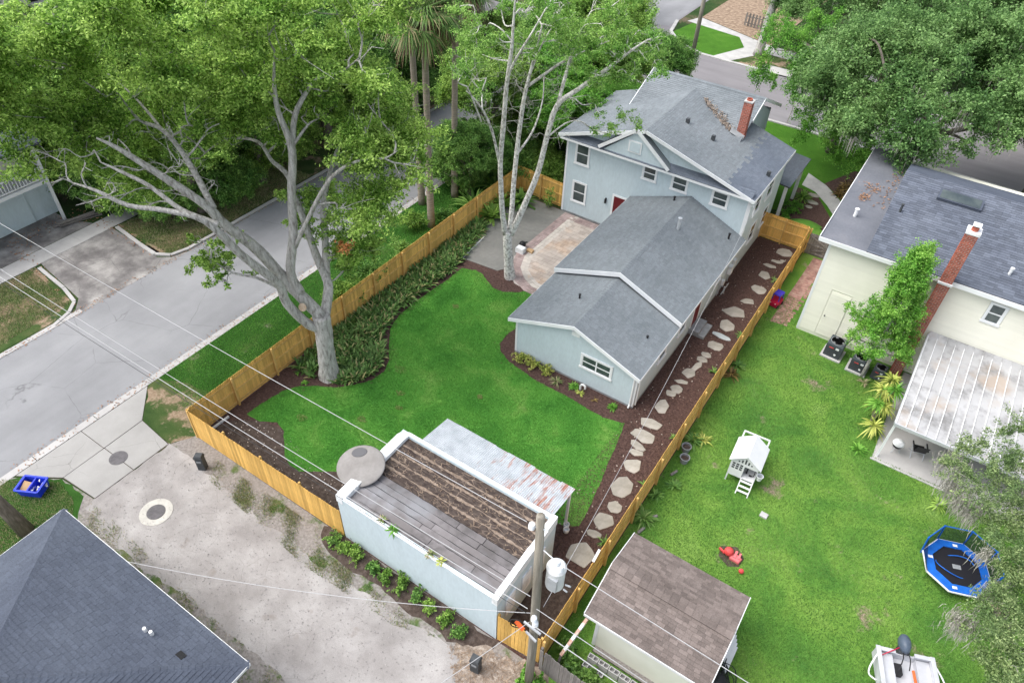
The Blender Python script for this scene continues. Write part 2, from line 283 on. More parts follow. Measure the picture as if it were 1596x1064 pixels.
# ---------------------------------------------------------------- mesh helpers
COL = S.collection
def link(o): COL.objects.link(o); return o
def raw(name, v, f, m, parent=None, loc=None, smooth=False, world=False, kind=None):
    me = bpy.data.meshes.new(name); me.from_pydata(v, [], f); me.update()
    if m: me.materials.append(M[m] if isinstance(m, str) else m)
    if smooth: me.polygons.foreach_set('use_smooth', [True]*len(me.polygons))
    o = link(bpy.data.objects.new(name, me))
    attach(o, parent, world)
    if loc: o.location = loc
    if kind: o['kind'] = kind
    return o
def attach(o, parent, world):
    if parent:
        o.parent = parent
        if world and parent.parent is None: o.location = -Vector(parent.location)
class MB:
    def __init__(s): s.v = []; s.f = []
    def add(s, v, f):
        b = len(s.v); s.v += [tuple(x) for x in v]; s.f += [tuple(i+b for i in q) for q in f]; return s
    def box(s, x0, x1, y0, y1, z0, z1):
        return s.add([(x0, y0, z0), (x1, y0, z0), (x1, y1, z0), (x0, y1, z0), (x0, y0, z1), (x1, y0, z1), (x1, y1, z1), (x0, y1, z1)],
                     [(0, 3, 2, 1), (4, 5, 6, 7), (0, 1, 5, 4), (1, 2, 6, 5), (2, 3, 7, 6), (3, 0, 4, 7)])
    def bar(s, a, b, w, h=None, up=(0, 0, 1)):
        a, b = Vector(a), Vector(b); h = h or w; d = (b-a).normalized(); u = Vector(up)
        if abs(d.dot(u)) > .97: u = Vector((1, 0, 0))
        x = d.cross(u).normalized()*w/2; y = x.cross(d).normalized()*h/2
        return s.add([a-x-y, a+x-y, a+x+y, a-x+y, b-x-y, b+x-y, b+x+y, b-x+y], [(0, 1, 2, 3), (7, 6, 5, 4), (0, 4, 5, 1), (1, 5, 6, 2), (2, 6, 7, 3), (3, 7, 4, 0)])
    def prism(s, poly, z0, z1, inset=0, bev=0):
        n = len(poly); c = Vector((sum(p[0] for p in poly)/n, sum(p[1] for p in poly)/n))
        rings = [(0, z0), (0, z1-bev), (inset, z1)] if inset else [(0, z0), (0, z1)]
        b = len(s.v)
        for k, z in rings:
            for p in poly:
                q = Vector(p[:2]); dd = c-q
                q = q+dd.normalized()*min(k, dd.length*.5); s.v.append((q.x, q.y, z))
        for r in range(len(rings)-1):
            for i in range(n): s.f.append((b+r*n+i, b+r*n+(i+1) % n, b+(r+1)*n+(i+1) % n, b+(r+1)*n+i))
        s.f.append(tuple(b+i for i in reversed(range(n)))); t = b+(len(rings)-1)*n; s.f.append(tuple(t+i for i in range(n)))
        return s
    def slab(s, pts, th):           # thick polygon: pts are the top face, thickness along -normal
        pts = [Vector(p) for p in pts]; n = len(pts); nn = (pts[1]-pts[0]).cross(pts[2]-pts[0]).normalized()
        if nn.z < 0: pts.reverse(); nn = -nn
        b = len(s.v); s.v += [tuple(p) for p in pts]+[tuple(p-nn*th) for p in pts]
        s.f.append(tuple(b+i for i in range(n))); s.f.append(tuple(b+n+i for i in reversed(range(n))))
        for i in range(n): j = (i+1) % n; s.f.append((b+i, b+n+i, b+n+j, b+j))
        return s
    def tube(s, pts, n=8, cap=True, wob=0):
        P = [Vector(p[:3]) for p in pts]; b = len(s.v); k = len(P); x = None
        for i in range(k):
            d = (P[min(i+1, k-1)]-P[max(i-1, 0)]).normalized()
            if x is None: x = d.cross(Vector((0, 0, 1)) if abs(d.z) < .9 else Vector((1, 0, 0))).normalized()
            x = (x-d*x.dot(d)).normalized(); y = d.cross(x)
            for j in range(n):
                a = 2*math.pi*j/n; rr = pts[i][3]*(1+(random.uniform(-wob, wob) if wob else 0)); s.v.append(tuple(P[i]+(x*math.cos(a)+y*math.sin(a))*rr))
        for i in range(k-1):
            for j in range(n): s.f.append((b+i*n+j, b+i*n+(j+1) % n, b+(i+1)*n+(j+1) % n, b+(i+1)*n+j))
        if cap: s.f.append(tuple(b+j for j in reversed(range(n)))); s.f.append(tuple(b+(k-1)*n+j for j in range(n)))
        return s
    def lathe(s, prof, n=16, c=(0, 0), sx=1, sy=1):
        b = len(s.v)
        for r, z in prof:
            for j in range(n): a = 2*math.pi*j/n; s.v.append((c[0]+r*sx*math.cos(a), c[1]+r*sy*math.sin(a), z))
        for i in range(len(prof)-1):
            for j in range(n): s.f.append((b+i*n+j, b+i*n+(j+1) % n, b+(i+1)*n+(j+1) % n, b+(i+1)*n+j))
        s.f.append(tuple(b+j for j in reversed(range(n)))); s.f.append(tuple(b+(len(prof)-1)*n+j for j in range(n)))
        return s
    def build(s, name, m, parent=None, smooth=False, world=False, loc=None, kind=None):
        return raw(name, s.v, s.f, m, parent, loc, smooth, world, kind)
def smoothpts(pts, k=3):
    out = []; P = [np.array(p, float) for p in pts]; n = len(P)
    for i in range(n-1):
        a, b, c, d = P[max(i-1, 0)], P[i], P[i+1], P[min(i+2, n-1)]
        for j in range(k):
            t = j/k; out.append(tuple(.5*((2*b)+(c-a)*t+(2*a-5*b+4*c-d)*t*t+(3*b-a-3*c+d)*t**3)))
    out.append(tuple(P[-1])); return out
def thing(name, label, cat, loc=(0, 0, 0), rz=0, group=None):
    o = link(bpy.data.objects.new(name, None)); o.empty_display_size = .3; o.location = loc; o.rotation_euler = (0, 0, rz); return tag(o, label, cat, group)
def tag(o, label, cat, group=None):
    o['label'] = label; o['category'] = cat
    if group: o['group'] = group
    return o
def struct(o): o['kind'] = 'structure'; return o
def copy_tree(o, parent=None):
    c = o.copy(); COL.objects.link(c); c.parent = parent
    for ch in list(o.children): copy_tree(ch, c)
    return c
def sheet(name, poly, z, m, parent=None):
    bm = bmesh.new(); vs = [bm.verts.new((p[0], p[1], z)) for p in poly]; f = bm.faces.new(vs)
    if f.normal.z < 0: f.normal_flip()
    bm.normal_update()
    if f.normal.z < 0: f.normal_flip()
    bmesh.ops.triangulate(bm, faces=bm.faces[:]); me = bpy.data.meshes.new(name); bm.to_mesh(me); bm.free(); me.materials.append(M[m])
    o = link(bpy.data.objects.new(name, me)); attach(o, parent, True)
    if not parent: struct(o)
    return o
def jag(poly, amp=.12, step=.35, seed=1):
    q = random.Random(seed); out = []
    for a, b in zip(poly, poly[1:]+poly[:1]):
        a, b = Vector(a), Vector(b); L = (b-a).length; k = max(1, int(L/step)) if L < 45 else 1; n = (b-a).orthogonal().normalized() if L else Vector((0, 0))
        out.append(tuple(a)); w = 0
        for i in range(1, k): w = w*.6+q.uniform(-amp, amp)*.8; out.append(tuple(a.lerp(b, i/k)+n*w))
    return out
def npmesh(name, V, F, m, parent=None, kind=None, loc=None):
    V = np.asarray(V, np.float32); F = np.asarray(F, np.int32); k = F.shape[1]
    me = bpy.data.meshes.new(name); me.vertices.add(len(V)); me.vertices.foreach_set('co', V.ravel())
    me.loops.add(F.size); me.loops.foreach_set('vertex_index', F.ravel())
    me.polygons.add(len(F)); me.polygons.foreach_set('loop_start', np.arange(0, F.size, k, dtype=np.int32)); me.polygons.foreach_set('loop_total', np.full(len(F), k, np.int32))
    me.update(calc_edges=True); me.materials.append(M[m]); o = link(bpy.data.objects.new(name, me)); o.parent = parent
    if loc: o.location = loc
    if kind: o['kind'] = kind
    return o
def inpoly(P, poly):
    x, y = P[:, 0], P[:, 1]; r = np.zeros(len(P), bool); n = len(poly)
    for i in range(n):
        x0, y0 = poly[i][:2]; x1, y1 = poly[(i+1) % n][:2]
        if y0 == y1: continue
        c = ((y0 > y) != (y1 > y)) & (x < (x1-x0)*(y-y0)/(y1-y0)+x0); r ^= c
    return r
def scatter(poly, n, rng):
    a = np.array([p[:2] for p in poly]); lo, hi = a.min(0), a.max(0); P = lo+(hi-lo)*rng.random((n, 2)); return P[inpoly(P, poly)]
def blades(name, poly, n, m, z=.016, h=(.04, .09), w=.012, seed=1, holes=(), keep=None, parent=None):
    rng = np.random.default_rng(seed); P = scatter(poly, n, rng)
    for hh in holes: P = P[~inpoly(P, hh)]
    if keep is not None: P = P[keep(P, rng)]
    k = len(P); a = rng.random(k)*2*np.pi; H = rng.uniform(h[0], h[1], k); b = rng.random(k)*2*np.pi; ln = H*rng.uniform(.1, .9, k)
    c = np.c_[P, np.full(k, z-.004)]; s = np.c_[np.cos(a)*w, np.sin(a)*w, np.zeros(k)]; t = c+np.c_[np.cos(b)*ln, np.sin(b)*ln, H]
    V = np.stack([c-s, c+s, t], 1).reshape(-1, 3); return npmesh(name, V, np.arange(3*k).reshape(-1, 3), m, parent, 'stuff')
def leafquads(C, N, L, Wd, rng):
    k = len(C); N = N/np.linalg.norm(N, axis=1, keepdims=True); r = rng.normal(size=(k, 3)); A = np.cross(N, r); A /= np.linalg.norm(A, axis=1, keepdims=True)+1e-9
    B = np.cross(N, A); l = (L*rng.uniform(.65, 1.25, k))[:, None]; w = (Wd*rng.uniform(.7, 1.2, k))[:, None]
    fold = N*w*.35
    V = np.stack([C-A*l*.5, C+B*w*.5-A*l*.05+fold, C+A*l*.5, C-B*w*.5-A*l*.05+fold], 1).reshape(-1, 3)
    return V, np.arange(4*k).reshape(-1, 4)
def clumpleaves(clumps, per, L, Wd, rng, flat=.7, upb=.6):
    Cs, Ns = [], []
    for c in clumps:
        cx = np.array(c[:3]); r = c[3]; n = max(8, int(per*(r/.8)**2)); ns = max(6, int(11*r/.8))
        # leaves sit along short sprays that stick out of the clump, so its outline stays ragged
        sp = rng.normal(size=(ns, 3)); sp /= np.linalg.norm(sp, axis=1, keepdims=True); sp[:, 2] = sp[:, 2]*.8+.12; o0 = rng.normal(size=(ns, 3))*r*.28
        kk = rng.integers(0, ns, n); tt = rng.uniform(.15, 1.2, n)*rng.uniform(.75, 1.25, ns)[kk]
        P = o0[kk]+sp[kk]*(r*tt)[:, None]+rng.normal(size=(n, 3))*(r*.16); P[:, 2] = P[:, 2]*flat-.12*r*tt*tt
        Cs.append(cx+P); Ns.append(sp[kk]*.35+rng.normal(size=(n, 3))*.6+np.array([0, 0, upb]))
    return leafquads(np.concatenate(Cs), np.concatenate(Ns), L, Wd, rng)
def strap(base, az, ln, w, rise, droop, seg=4):
    # one arching strap leaf: list of verts, faces
    v, f = [], []; dx, dy = math.cos(az), math.sin(az); px, py = -dy, dx
    for i in range(seg+1):
        t = i/seg; r = ln*(t*math.cos(rise)+.25*droop*t*t); z = ln*(t*math.sin(rise)-droop*t*t); ww = w*.5*math.sin(math.pi*min(.98, .12+.86*t))**.7
        if i == seg: ww = w*.04
        c = (base[0]+dx*r, base[1]+dy*r, base[2]+z); v += [(c[0]-px*ww, c[1]-py*ww, c[2]), (c[0]+px*ww, c[1]+py*ww, c[2])]
    for i in range(seg): f.append((2*i, 2*i+1, 2*i+3, 2*i+2))
    return v, f
def rosette(mb, c, n, ln, w, rise=(.5, 1.3), droop=(.2, .7), rnd=random, seg=4):
    for i in range(n):
        k = rnd.uniform(.7, 1.1); v, f = strap(c, rnd.uniform(0, 6.283), ln*k, w*rnd.uniform(.8, 1.15), rnd.uniform(*rise), rnd.uniform(*droop), seg); mb.add(v, f)

def clip2(poly, cut):             # convex clip of a 2D polygon
    n = len(cut)
    ar = sum(cut[i][0]*cut[(i+1) % n][1]-cut[(i+1) % n][0]*cut[i][1] for i in range(n))
    if ar < 0: cut = cut[::-1]
    for i in range(n):
        a, b = cut[i], cut[(i+1) % n]; out = []
        def sd(p): return (b[0]-a[0])*(p[1]-a[1])-(b[1]-a[1])*(p[0]-a[0])
        for j in range(len(poly)):
            p, q = poly[j], poly[(j+1) % len(poly)]; sp, sq = sd(p), sd(q)
            if sp >= 0: out.append(p)
            if sp*sq < 0: t = sp/(sp-sq); out.append((p[0]+(q[0]-p[0])*t, p[1]+(q[1]-p[1])*t))
        poly = out
        if len(poly) < 3: return []
    return poly
def shingles(polys, m, parent, eave=None, name='shingles', ex=.15, wd=.31, lift=.016, skip=None, world=True):
    mb = MB(); rnd = random.Random(len(polys)*13+int(abs(polys[0][0][0])*10))
    for poly in polys:
        P = [Vector(p) for p in poly]; n = (P[1]-P[0]).cross(P[2]-P[0]).normalized()
        if n.z < 0: n = -n
        u = Vector((0, 0, 1)).cross(n).normalized(); v = n.cross(u).normalized(); o = P[0]
        Q = [((p-o).dot(u), (p-o).dot(v)) for p in P]; u0, u1 = min(q[0] for q in Q), max(q[0] for q in Q); v0, v1 = min(q[1] for q in Q), max(q[1] for q in Q)
        r = 0; y = v0
        while y < v1:
            x = u0-rnd.uniform(0, wd)
            while x < u1:
                w = wd*rnd.uniform(.7, 1.3); c = clip2([(x+.003, y), (x+w-.003, y), (x+w-.003, y+ex), (x+.003, y+ex)], Q); lf = lift*rnd.uniform(.75, 1.3); x += w
                if not c: continue
                top = [o+u*a+v*b+n*(.006+lf*(1-(b-y)/ex)) for a, b in c]
                if skip and skip(sum(top, Vector())/len(top)): continue
                k = len(top); b0 = len(mb.v); mb.v += [tuple(p) for p in top]+[tuple(p-n*(lf*(1-(c[i][1]-y)/ex)+.004)) for i, p in enumerate(top)]
                mb.f.append(tuple(range(b0, b0+k)))
                for i in range(k): j = (i+1) % k; mb.f.append((b0+i, b0+k+i, b0+k+j, b0+j))
            y += ex; r += 1
    o = mb.build(name, m, parent, world=world); o['kind'] = 'stuff'; return o
def caps(a, b, m, parent, name='ridge_cap', w=.3, up=None):      # overlapping cap shingles along a ridge or hip
    a, b = Vector(a), Vector(b); d = b-a; L = d.length; d.normalize(); x = d.cross(Vector((0, 0, 1))).normalized(); z = x.cross(d).normalized()
    mb = MB(); k = int(L/.2)
    for i in range(k):
        p = a+d*(L*i/k); q = a+d*(L*(i+1)/k+.02); h0, h1 = .03, .018
        drop = w*.5*.36
        mb.add([p-x*w/2+z*(h0-drop), p+z*h0, p+x*w/2+z*(h0-drop), q-x*w/2+z*(h1-drop), q+z*h1, q+x*w/2+z*(h1-drop)], [(0, 1, 4, 3), (1, 2, 5, 4), (0, 3, 5, 2), (0, 2, 1)])
    return mb.build(name, m, parent, world=True, kind='stuff')
def bricks(parent, x0, x1, y0, y1, z0, z1, top_open=True, name='bricks'):
    MB().box(x0+.012, x1-.012, y0+.012, y1-.012, z0, z1).build('mortar_core', 'mortar', parent, world=True)
    mb = MB(); z = z0; r = 0
    while z < z1-.03:
        h = min(.068, z1-z)
        for ax in (0, 1):
            a0, a1 = (x0, x1) if ax == 0 else (y0, y1); off = .11 if (r+ax) % 2 else 0; a = a0-off
            while a < a1-.02:
                p, q = max(a, a0), min(a+.21, a1)
                if q-p > .03:
                    e = random.uniform(0, .004)
                    if ax == 0:
                        mb.box(p+.005, q-.005, y0-e, y0+.02, z, z+h-.012)
                        mb.box(p+.005, q-.005, y1-.02, y1+e, z, z+h-.012)
                    else:
                        mb.box(x0-e, x0+.02, p+.024, q-.024, z, z+h-.012) if q-p > .06 else None
                        mb.box(x1-.02, x1+e, p+.024, q-.024, z, z+h-.012) if q-p > .06 else None
                a += .22
        z += .08; r += 1
    return mb.build(name, 'brick', parent, world=True, kind='stuff')
def window(parent, axis, at, a0, a1, z0, z1, side, mull=1, tw=.11, shade=None, label=None):
    """Sash window on a wall. axis 'y': wall plane y=at, facing side (-1/+1); a along the wall."""
    def B(mb, p, q, zz0, zz1, d0, d1):
        e0, e1 = sorted((at+side*d0, at+side*d1))
        return mb.box(p, q, e0, e1, zz0, zz1) if axis == 'y' else mb.box(e0, e1, p, q, zz0, zz1)
    c = MB(); B(c, a0-tw, a0, z0-tw*.3, z1+tw, .003, .05); B(c, a1, a1+tw, z0-tw*.3, z1+tw, .003, .05); B(c, a0, a1, z1, z1+tw, .003, .048); B(c, a0-tw*1.3, a1+tw*1.3, z0-tw, z0-.002, .003, .08)
    w = c.build('window', 'trim', parent, world=True)
    if label: w['label'] = label
    zm = (z0+z1)/2; step = (a1-a0)/mull
    s = MB()
    for k in range(mull):
        p, q = a0+k*step, a0+(k+1)*step
        for (lo, hi, dd) in ((z0, zm, .012), (zm, z1, .02)):
            B(s, p, p+.035, lo, hi, dd-.004, dd+.015); B(s, q-.035, q, lo, hi, dd-.004, dd+.015); B(s, p+.035, q-.035, lo, lo+.035, dd-.004, dd+.015); B(s, p+.035, q-.035, hi-.035, hi, dd-.004, dd+.015)
            g = MB(); B(g, p+.035, q-.035, lo+.035, hi-.035, dd-.006, dd+.002); g.build('pane', shade or 'glass', w, world=True)
    s.build('sash', 'trim', w, world=True); return w

# ================================================================ THE SETTING
gnd = sheet('ground', [(-260, -200), (320, -200), (320, 420), (-260, 420)], 0, 'ground')
sheet('street', [(-12.3, -60), (-5.0, -60), (-5.0, 49.3), (-12.3, 49.3)], .006, 'street')
sheet('cross_street', [(-90, 49.3), (140, 48.9), (140, 58.6), (4, 58.6), (.6, 58.7), (-2.2, 60), (-4.2, 62.3), (-5, 65), (-5, 160), (-12.3, 160), (-12.3, 58.8), (-90, 58.8)], .010, 'frontstreet')
sheet('far_street', [(-12.3, 61.5), (-5.2, 64), (-5.2, 160), (-12.3, 160)], .016, 'street')
sheet('verge', [(-4.62, .75), (-.02, .2), (-.02, 32), (-1, 49.2), (-4.62, 49.2)], .006, 'verge')
sheet('corner_verge', jag([(-4.5, .6), (-2.87, -.84), (-.65, -1.04), (-.1, -.2), (-.02, .2), (-.05, 2.6), (-2, 2.2), (-4.62, 1.4)], .15, .3, 6), .0075, 'scrub')
rnd = random.Random(3)
# gutters: cast in lengths, each its own piece
def kerb_run(name, pts, w, h, m='concrete', seg=3.0, rise=None):
    root = sheet(name, [(p[0], p[1]) for p in pts] + [(p[0]+.02, p[1]+.02) for p in reversed(pts)], .003, m)
    for (a, b) in zip(pts[:-1], pts[1:]):
        a, b = Vector(a), Vector(b); L = (b-a).length; k = max(1, round(L/seg)); d = (b-a)/k
        for i in range(k):
            p, q = a+d*i, a+d*(i+1); n = Vector((-d.y, d.x)).normalized()*w/2; g = d.normalized()*.012
            hh = h+rnd.uniform(-.004, .004)
            MB().prism([(p+g-n), (q-g-n), (q-g+n), (p+g+n)], 0, hh, .02, .012).build('kerb_stone', m, root, world=True)
    return root
kerb_run('gutter', [(-4.82, -14), (-4.82, 49)], .40, .022, 'walk')
kerb_run('far_gutter', [(-12.45, -10), (-12.45, 2.2)], .34, .03, 'walk'); kerb_run('far_kerb', [(-18, 8.2), (-15.2, 7.9), (-13.6, 7.8), (-12.75, 8.3), (-12.45, 9.4), (-12.45, 48)], .22, .10, 'walk')
kerb_run('drive_kerb', [(-17.9, 3.0), (-15, 2.75), (-13.4, 2.4), (-12.8, 1.7), (-12.45, .6)], .2, .07, 'walk')
kerb_run('front_kerb', [(-4.2, 49.1), (60, 48.75)], .3, .10, 'concrete')
kerb_run('corner_kerb', [(-5.1, 66), (-4.3, 62.6), (-2.3, 60.2), (.6, 58.9), (4, 58.8), (60, 58.8)], .35, .11, 'concrete')
sheet('front_lawn', [(-.9, 35), (60, 38), (60, 48.6), (-4.3, 48.95)], .008, 'frontlawn')
sheet('corner_lawn', [(-4.1, 62.7), (-2.2, 60.3), (.6, 59), (1.6, 58.95), (3.4, 63.2), (2, 65.6), (-3.5, 66.5)], .02, 'frontlawn')
sheet('corner_path', [(1.6, 58.95), (3.4, 58.95), (5.6, 63), (30, 62.4), (30, 64.4), (5.4, 65.3), (-3.5, 68.6), (-4.2, 66.6), (2, 65.6), (3.4, 63.2)], .026, 'concrete')
sheet('oak_verge', [(3.4, 58.95), (40, 58.95), (40, 62.3), (5.6, 62.9)], .018, 'scrub')
sheet('leaf_litter_yard', [(-3.4, 68.7), (5.4, 65.4), (6, 84), (-3, 84)], .02, 'straw')
MB().box(6.5, 9.6, 58.7, 60.2, 0, .13).build('drain_hood', 'concrete', gnd, world=True)
MB().box(6.4, 9.7, 58.62, 58.7, .004, .1).build('drain_slot', 'black', gnd, world=True)
# across the street
sheet('drive', [(-12.28, .9), (-12.7, 2.0), (-13.5, 2.7), (-18.2, 3.3), (-18.2, 8.0), (-13.3, 7.7), (-12.6, 8.2), (-12.28, 9.2)], .012, 'drive')
wk = sheet('pavement', [(-19.55, -30), (-18.2, -30), (-18.2, 48), (-19.55, 48)], .016, 'walk')
for y in np.arange(-6, 20, 1.5): MB().box(-19.53, -18.22, y+.01, y+1.49, .01, .03+rnd.uniform(-.003, .003)).build('paving_slab', 'walk', wk, world=True)
sheet('driveway_court', [(-19.6, .4), (-28, .4), (-28, 6.9), (-21.4, 6.9), (-19.6, 7.6)], .012, 'drive')
sheet('roadside_grass', [(-12.7, -30), (-18.15, -30), (-18.15, 2.9), (-13.4, 2.3), (-12.75, 1.4)], .010, 'scrub')
sheet('roadside_lawn', [(-12.75, 9), (-13.2, 8.1), (-18.1, 8.3), (-18.1, 48), (-12.75, 48)], .010, 'scrub')
# alley
sheet('alley', jag([(-.68, -1.0), (-.72, -4.8), (-.6, -5.3), (1.2, -5.6), (14, -5.5), (22, -5.5), (70, -5.5), (70, -1.6), (17.5, -1.7), (15.5, -1.15), (9.2, -1.6), (2.2, -1.15)], .12, .25, 2), .008, 'alley')
sheet('alley_edge', [(-.6, -1.0), (-.6, -2), (2.2, -2.2), (9.2, -2.4), (15.5, -2.4), (17.5, -2.6), (40, -2.6), (40, .1), (0, .1)], .005, 'gravel_weeds')
sheet('house_edge', [(-5, -6.4), (-3.7, -5.55), (-2.8, -4.95), (-.74, -4.78), (-.4, -4.9), (1.2, -5.0), (14, -4.9), (14, -14), (-5, -14)], .006, 'gravel_weeds')
sheet('bin_verge', jag([(-5.4, -6.6), (-4.6, -6.25), (-3.7, -5.55), (-2.8, -4.95), (-1.2, -4.95), (-.6, -5.6), (.6, -6.4), (.6, -12), (-5.4, -12)], .12, .3, 8), .0105, 'verge')
ap = sheet('apron', [(-5.0, -6.25), (-3.7, -5.5), (-2.8, -4.9), (-.7, -4.75), (-.65, -1.04), (-2.87, -.84), (-4.46, .6), (-4.62, .75), (-4.62, -6.1)], .009, 'soil')
for poly in ([(-4.58, -6.0), (-3.72, -5.48), (-2.82, -4.88), (-2.84, -2.9), (-4.58, -2.9)], [(-2.80, -4.87), (-.72, -4.73), (-.69, -2.88), (-2.81, -2.88)],
             [(-2.81, -2.85), (-.69, -2.85), (-.67, -1.06), (-2.84, -.86)], [(-4.58, -2.87), (-2.84, -2.87), (-2.87, -.85), (-4.45, .58), (-4.58, .68)]):
    MB().prism(poly, .002, .03, .008, .006).build('concrete_slab', 'apron', ap, world=True)
# the yard behind the house
LAWN = [(.84, 2.28), (.95, 3.3), (1.1, 4.3), (1.6, 5.1), (2.2, 5.55), (2.97, 5.95), (3.7, 6.7), (4.2, 7.45), (4.3, 8.3), (3.95, 9.1), (3.1, 10.1), (2.4, 11.0), (2.05, 12.2), (2.0, 13.3), (2.15, 15), (2.3, 16.5), (2.3, 17.7),
        (3.1, 18.05), (3.7, 17.95), (4.25, 17.6), (4.9, 17.25), (5.65, 17.3), (6.4, 17.8), (6.87, 18.4), (8.4, 18.3), (8.45, 17), (8.15, 15.6), (7.9, 14.6), (7.95, 13.6), (8.3, 13.1), (9.2, 12.65), (10.85, 12.34), (12.3, 12.3), (13.5, 12.25), (15.1, 12.1), (16.16, 12.4),
        (16.6, 10), (17.05, 7.6), (17.2, 6.1), (16.7, 5.75), (13, 5.3), (9.3, 4.6), (8.4, 3.5), (6.9, 2.35), (6.2, 1.85), (5.4, 1.3), (4.8, 1.3), (4.2, 1.55), (3.6, 2.1), (3.1, 2.55), (2.4, 2.75), (1.7, 2.3)]
sheet('mulch_bed', [(-.02, 0), (18.95, 0), (18.95, 32), (15.9, 32), (15.9, 27), (-.02, 27)], .008, 'mulch')
sheet('bare_soil', [(.05, .05), (9.4, .05), (9.4, 4.4), (8.4, 3.6), (6.9, 2.4), (6.2, 1.9), (5, 1.35), (4.2, 1.6), (3.1, 2.6), (1.7, 2.4), (.6, 1.6)], .012, 'soil')
sheet('bare_soil_east', [(17.06, .1), (18.9, .1), (18.9, 4.2), (18.2, 3.9), (17.1, 4.4)], .0125, 'soil')
sheet('garage_bed', jag([(8.3, -.1), (8.5, -.5), (9.2, -.85), (11.5, -.9), (14.5, -.95), (15.6, -1.1), (17.2, -.5), (17.2, 0.02), (9.4, 0.02)], .12, .3, 4), .013, 'soil')
sheet('straw_ground', jag([(15.9, -.9), (17.1, -.3), (18.8, -.0), (22, -.6), (22, -2.6), (17.4, -2.1), (16.4, -1.6)], .3, .2, 3), .014, 'strawground')
LAWN = jag(LAWN, .035, .2, 5)
lawn = sheet('lawn', LAWN, .018, 'lawn')
blades('grass', LAWN, 330000, 'leaf_grass', .018, (.03, .075), .011, 2)['label'] = 'short bright green turf of the fenced back lawn'
for i, (x, y, r_) in enumerate(((4.9, 8.9, .38), (6.0, 7.6, .26), (6.6, 6.8, .22), (4.2, 14.6, .25), (9.4, 9.7, .2), (3.2, 3.6, .3), (5.6, 5.2, .28))):
    q = random.Random(i); poly = [(x+r_*math.cos(t_)*q.uniform(.6, 1.2), y+r_*.7*math.sin(t_)*q.uniform(.6, 1.2)) for t_ in np.linspace(0, 6.28, 12)[:-1]]; blades('dry_grass', poly, 260, 'leaf_dry', .022, (.05, .10), .012, 50+i)['label'] = 'thin dry spot in the green back lawn'
pat = sheet('patio', [(.3, 18.5), (2.47, 18.35), (4.9, 18.1), (5.4, 18.9), (4.9, 26.85), (-.0, 27)], .014, 'mulch')
MB().prism([(1.9, 18.55), (4.2, 18.75), (4.75, 19.6), (4.2, 20.6), (4.6, 26.85), (.1, 26.9), (.9, 22)], .004, .04).build('patio_slab', 'concrete_new', pat, world=True)
# paver patio: curved border of three rows, pale rows, field
pv = sheet('paver_patio', [(4.6, 26.8), (4.1, 20.6), (4.8, 19.2), (5.7, 18.35), (7, 18.2), (9.0, 18.2), (9.0, 26.8)], .03, 'mortar')
def ring(off):       # offset outline of the paver patio, open polyline
    o = off
    return [(4.35+o, 26.8), (4.25+o, 21.0), (4.7+o, 19.8), (5.55+o*.8, 18.75+o*.75), (6.6+o*.3, 18.2+o), (9.0, 18.15+o)]
def rows(name, offs, m, ln, wd):
    mb = MB()
    for o in offs:
        P = [Vector(p) for p in ring(o)]
        for a, b in zip(P[:-1], P[1:]):
            L = (b-a).length; k = max(1, round(L/ln)); d = (b-a)/k; n = Vector((d.y, -d.x)).normalized(); n = n if n.dot(Vector((7, 22))-a) > 0 else -n
            for i in range(k):
                p, q = a+d*i+d.normalized()*.006, a+d*(i+1)-d.normalized()*.006
                mb.prism([p, q, q+n*(wd-.012), p+n*(wd-.012)], .028, .05+rnd.uniform(-.003, .003), .006, .004)
    mb.build(name, m, pv, world=True, kind='stuff')
rows('border_pavers', [-.12, .08, .28], 'paver_red', .21, .2); rows('pale_pavers', [.48, .73], 'paver_pale', .3, .25)
mb = MB()
y = 19.2
while y < 26.1:
    x = 5.2 + max(0, (20.6-y)*.55)
    while x < 8.9:
        w = random.choice((.22, .33, .44)); mb.prism([(x, y), (x+w-.012, y), (x+w-.012, y+.32), (x, y+.32)], .028, .049+rnd.uniform(-.003, .003), .006, .004); x += w
    y += .33
mb.build('field_pavers', 'paver_field', pv, world=True, kind='stuff')
mb = MB()
for i in range(21):
    for j in range(3): mb.prism([(4.45+i*.215, 26.1+j*.22), (4.655+i*.215, 26.1+j*.22), (4.655+i*.215, 26.31+j*.22), (4.45+i*.215, 26.31+j*.22)], .03, .053+rnd.uniform(-.003, .003), .006, .004)
mb.build('border_pavers', 'paver_red', pv, world=True, kind='stuff')
# neighbour's yard
NY = [(18.95, -.4), (60, -.4), (60, 24.4), (26.9, 24.4), (20.9, 24.4), (20.9, 32), (18.95, 32)]
sheet('neighbour_yard', NY, .012, 'yardgrass')
bpth = sheet('brick_path', [(19.45, 24.1), (20.15, 24.2), (20.55, 31.8), (19.7, 31.8), (19.6, 28)], .016, 'brickpath')
mb = MB()
for i in range(4):
    for j in range(34):
        x = 19.5+i*.22+j*.012+(.0 if j % 2 else .05); y = 24.2+j*.22
        if rnd.random() < .82: mb.prism([(x, y), (x+.2, y), (x+.2, y+.2), (x, y+.2)], .01, .028+rnd.uniform(-.006, .006), .008, .005)
mb.build('path_bricks', 'brickpath', bpth, world=True, kind='stuff')
def yard_keep(P, rng):
    return np.ones(len(P), bool)
blades('yard_grass', [(19.0, .2), (37, .2), (37, 17.4), (26.8, 17.4), (26.8, 24.3), (20.9, 24.3), (20.9, 27), (19.0, 27)], 330000, 'leaf_yard', .012, (.03, .10), .013, 5, [[(19.9, 1.9), (24.3, 1.9), (24.3, 5.6), (19.9, 5.6)]])['label'] = "longer uneven grass of the neighbour's yard"
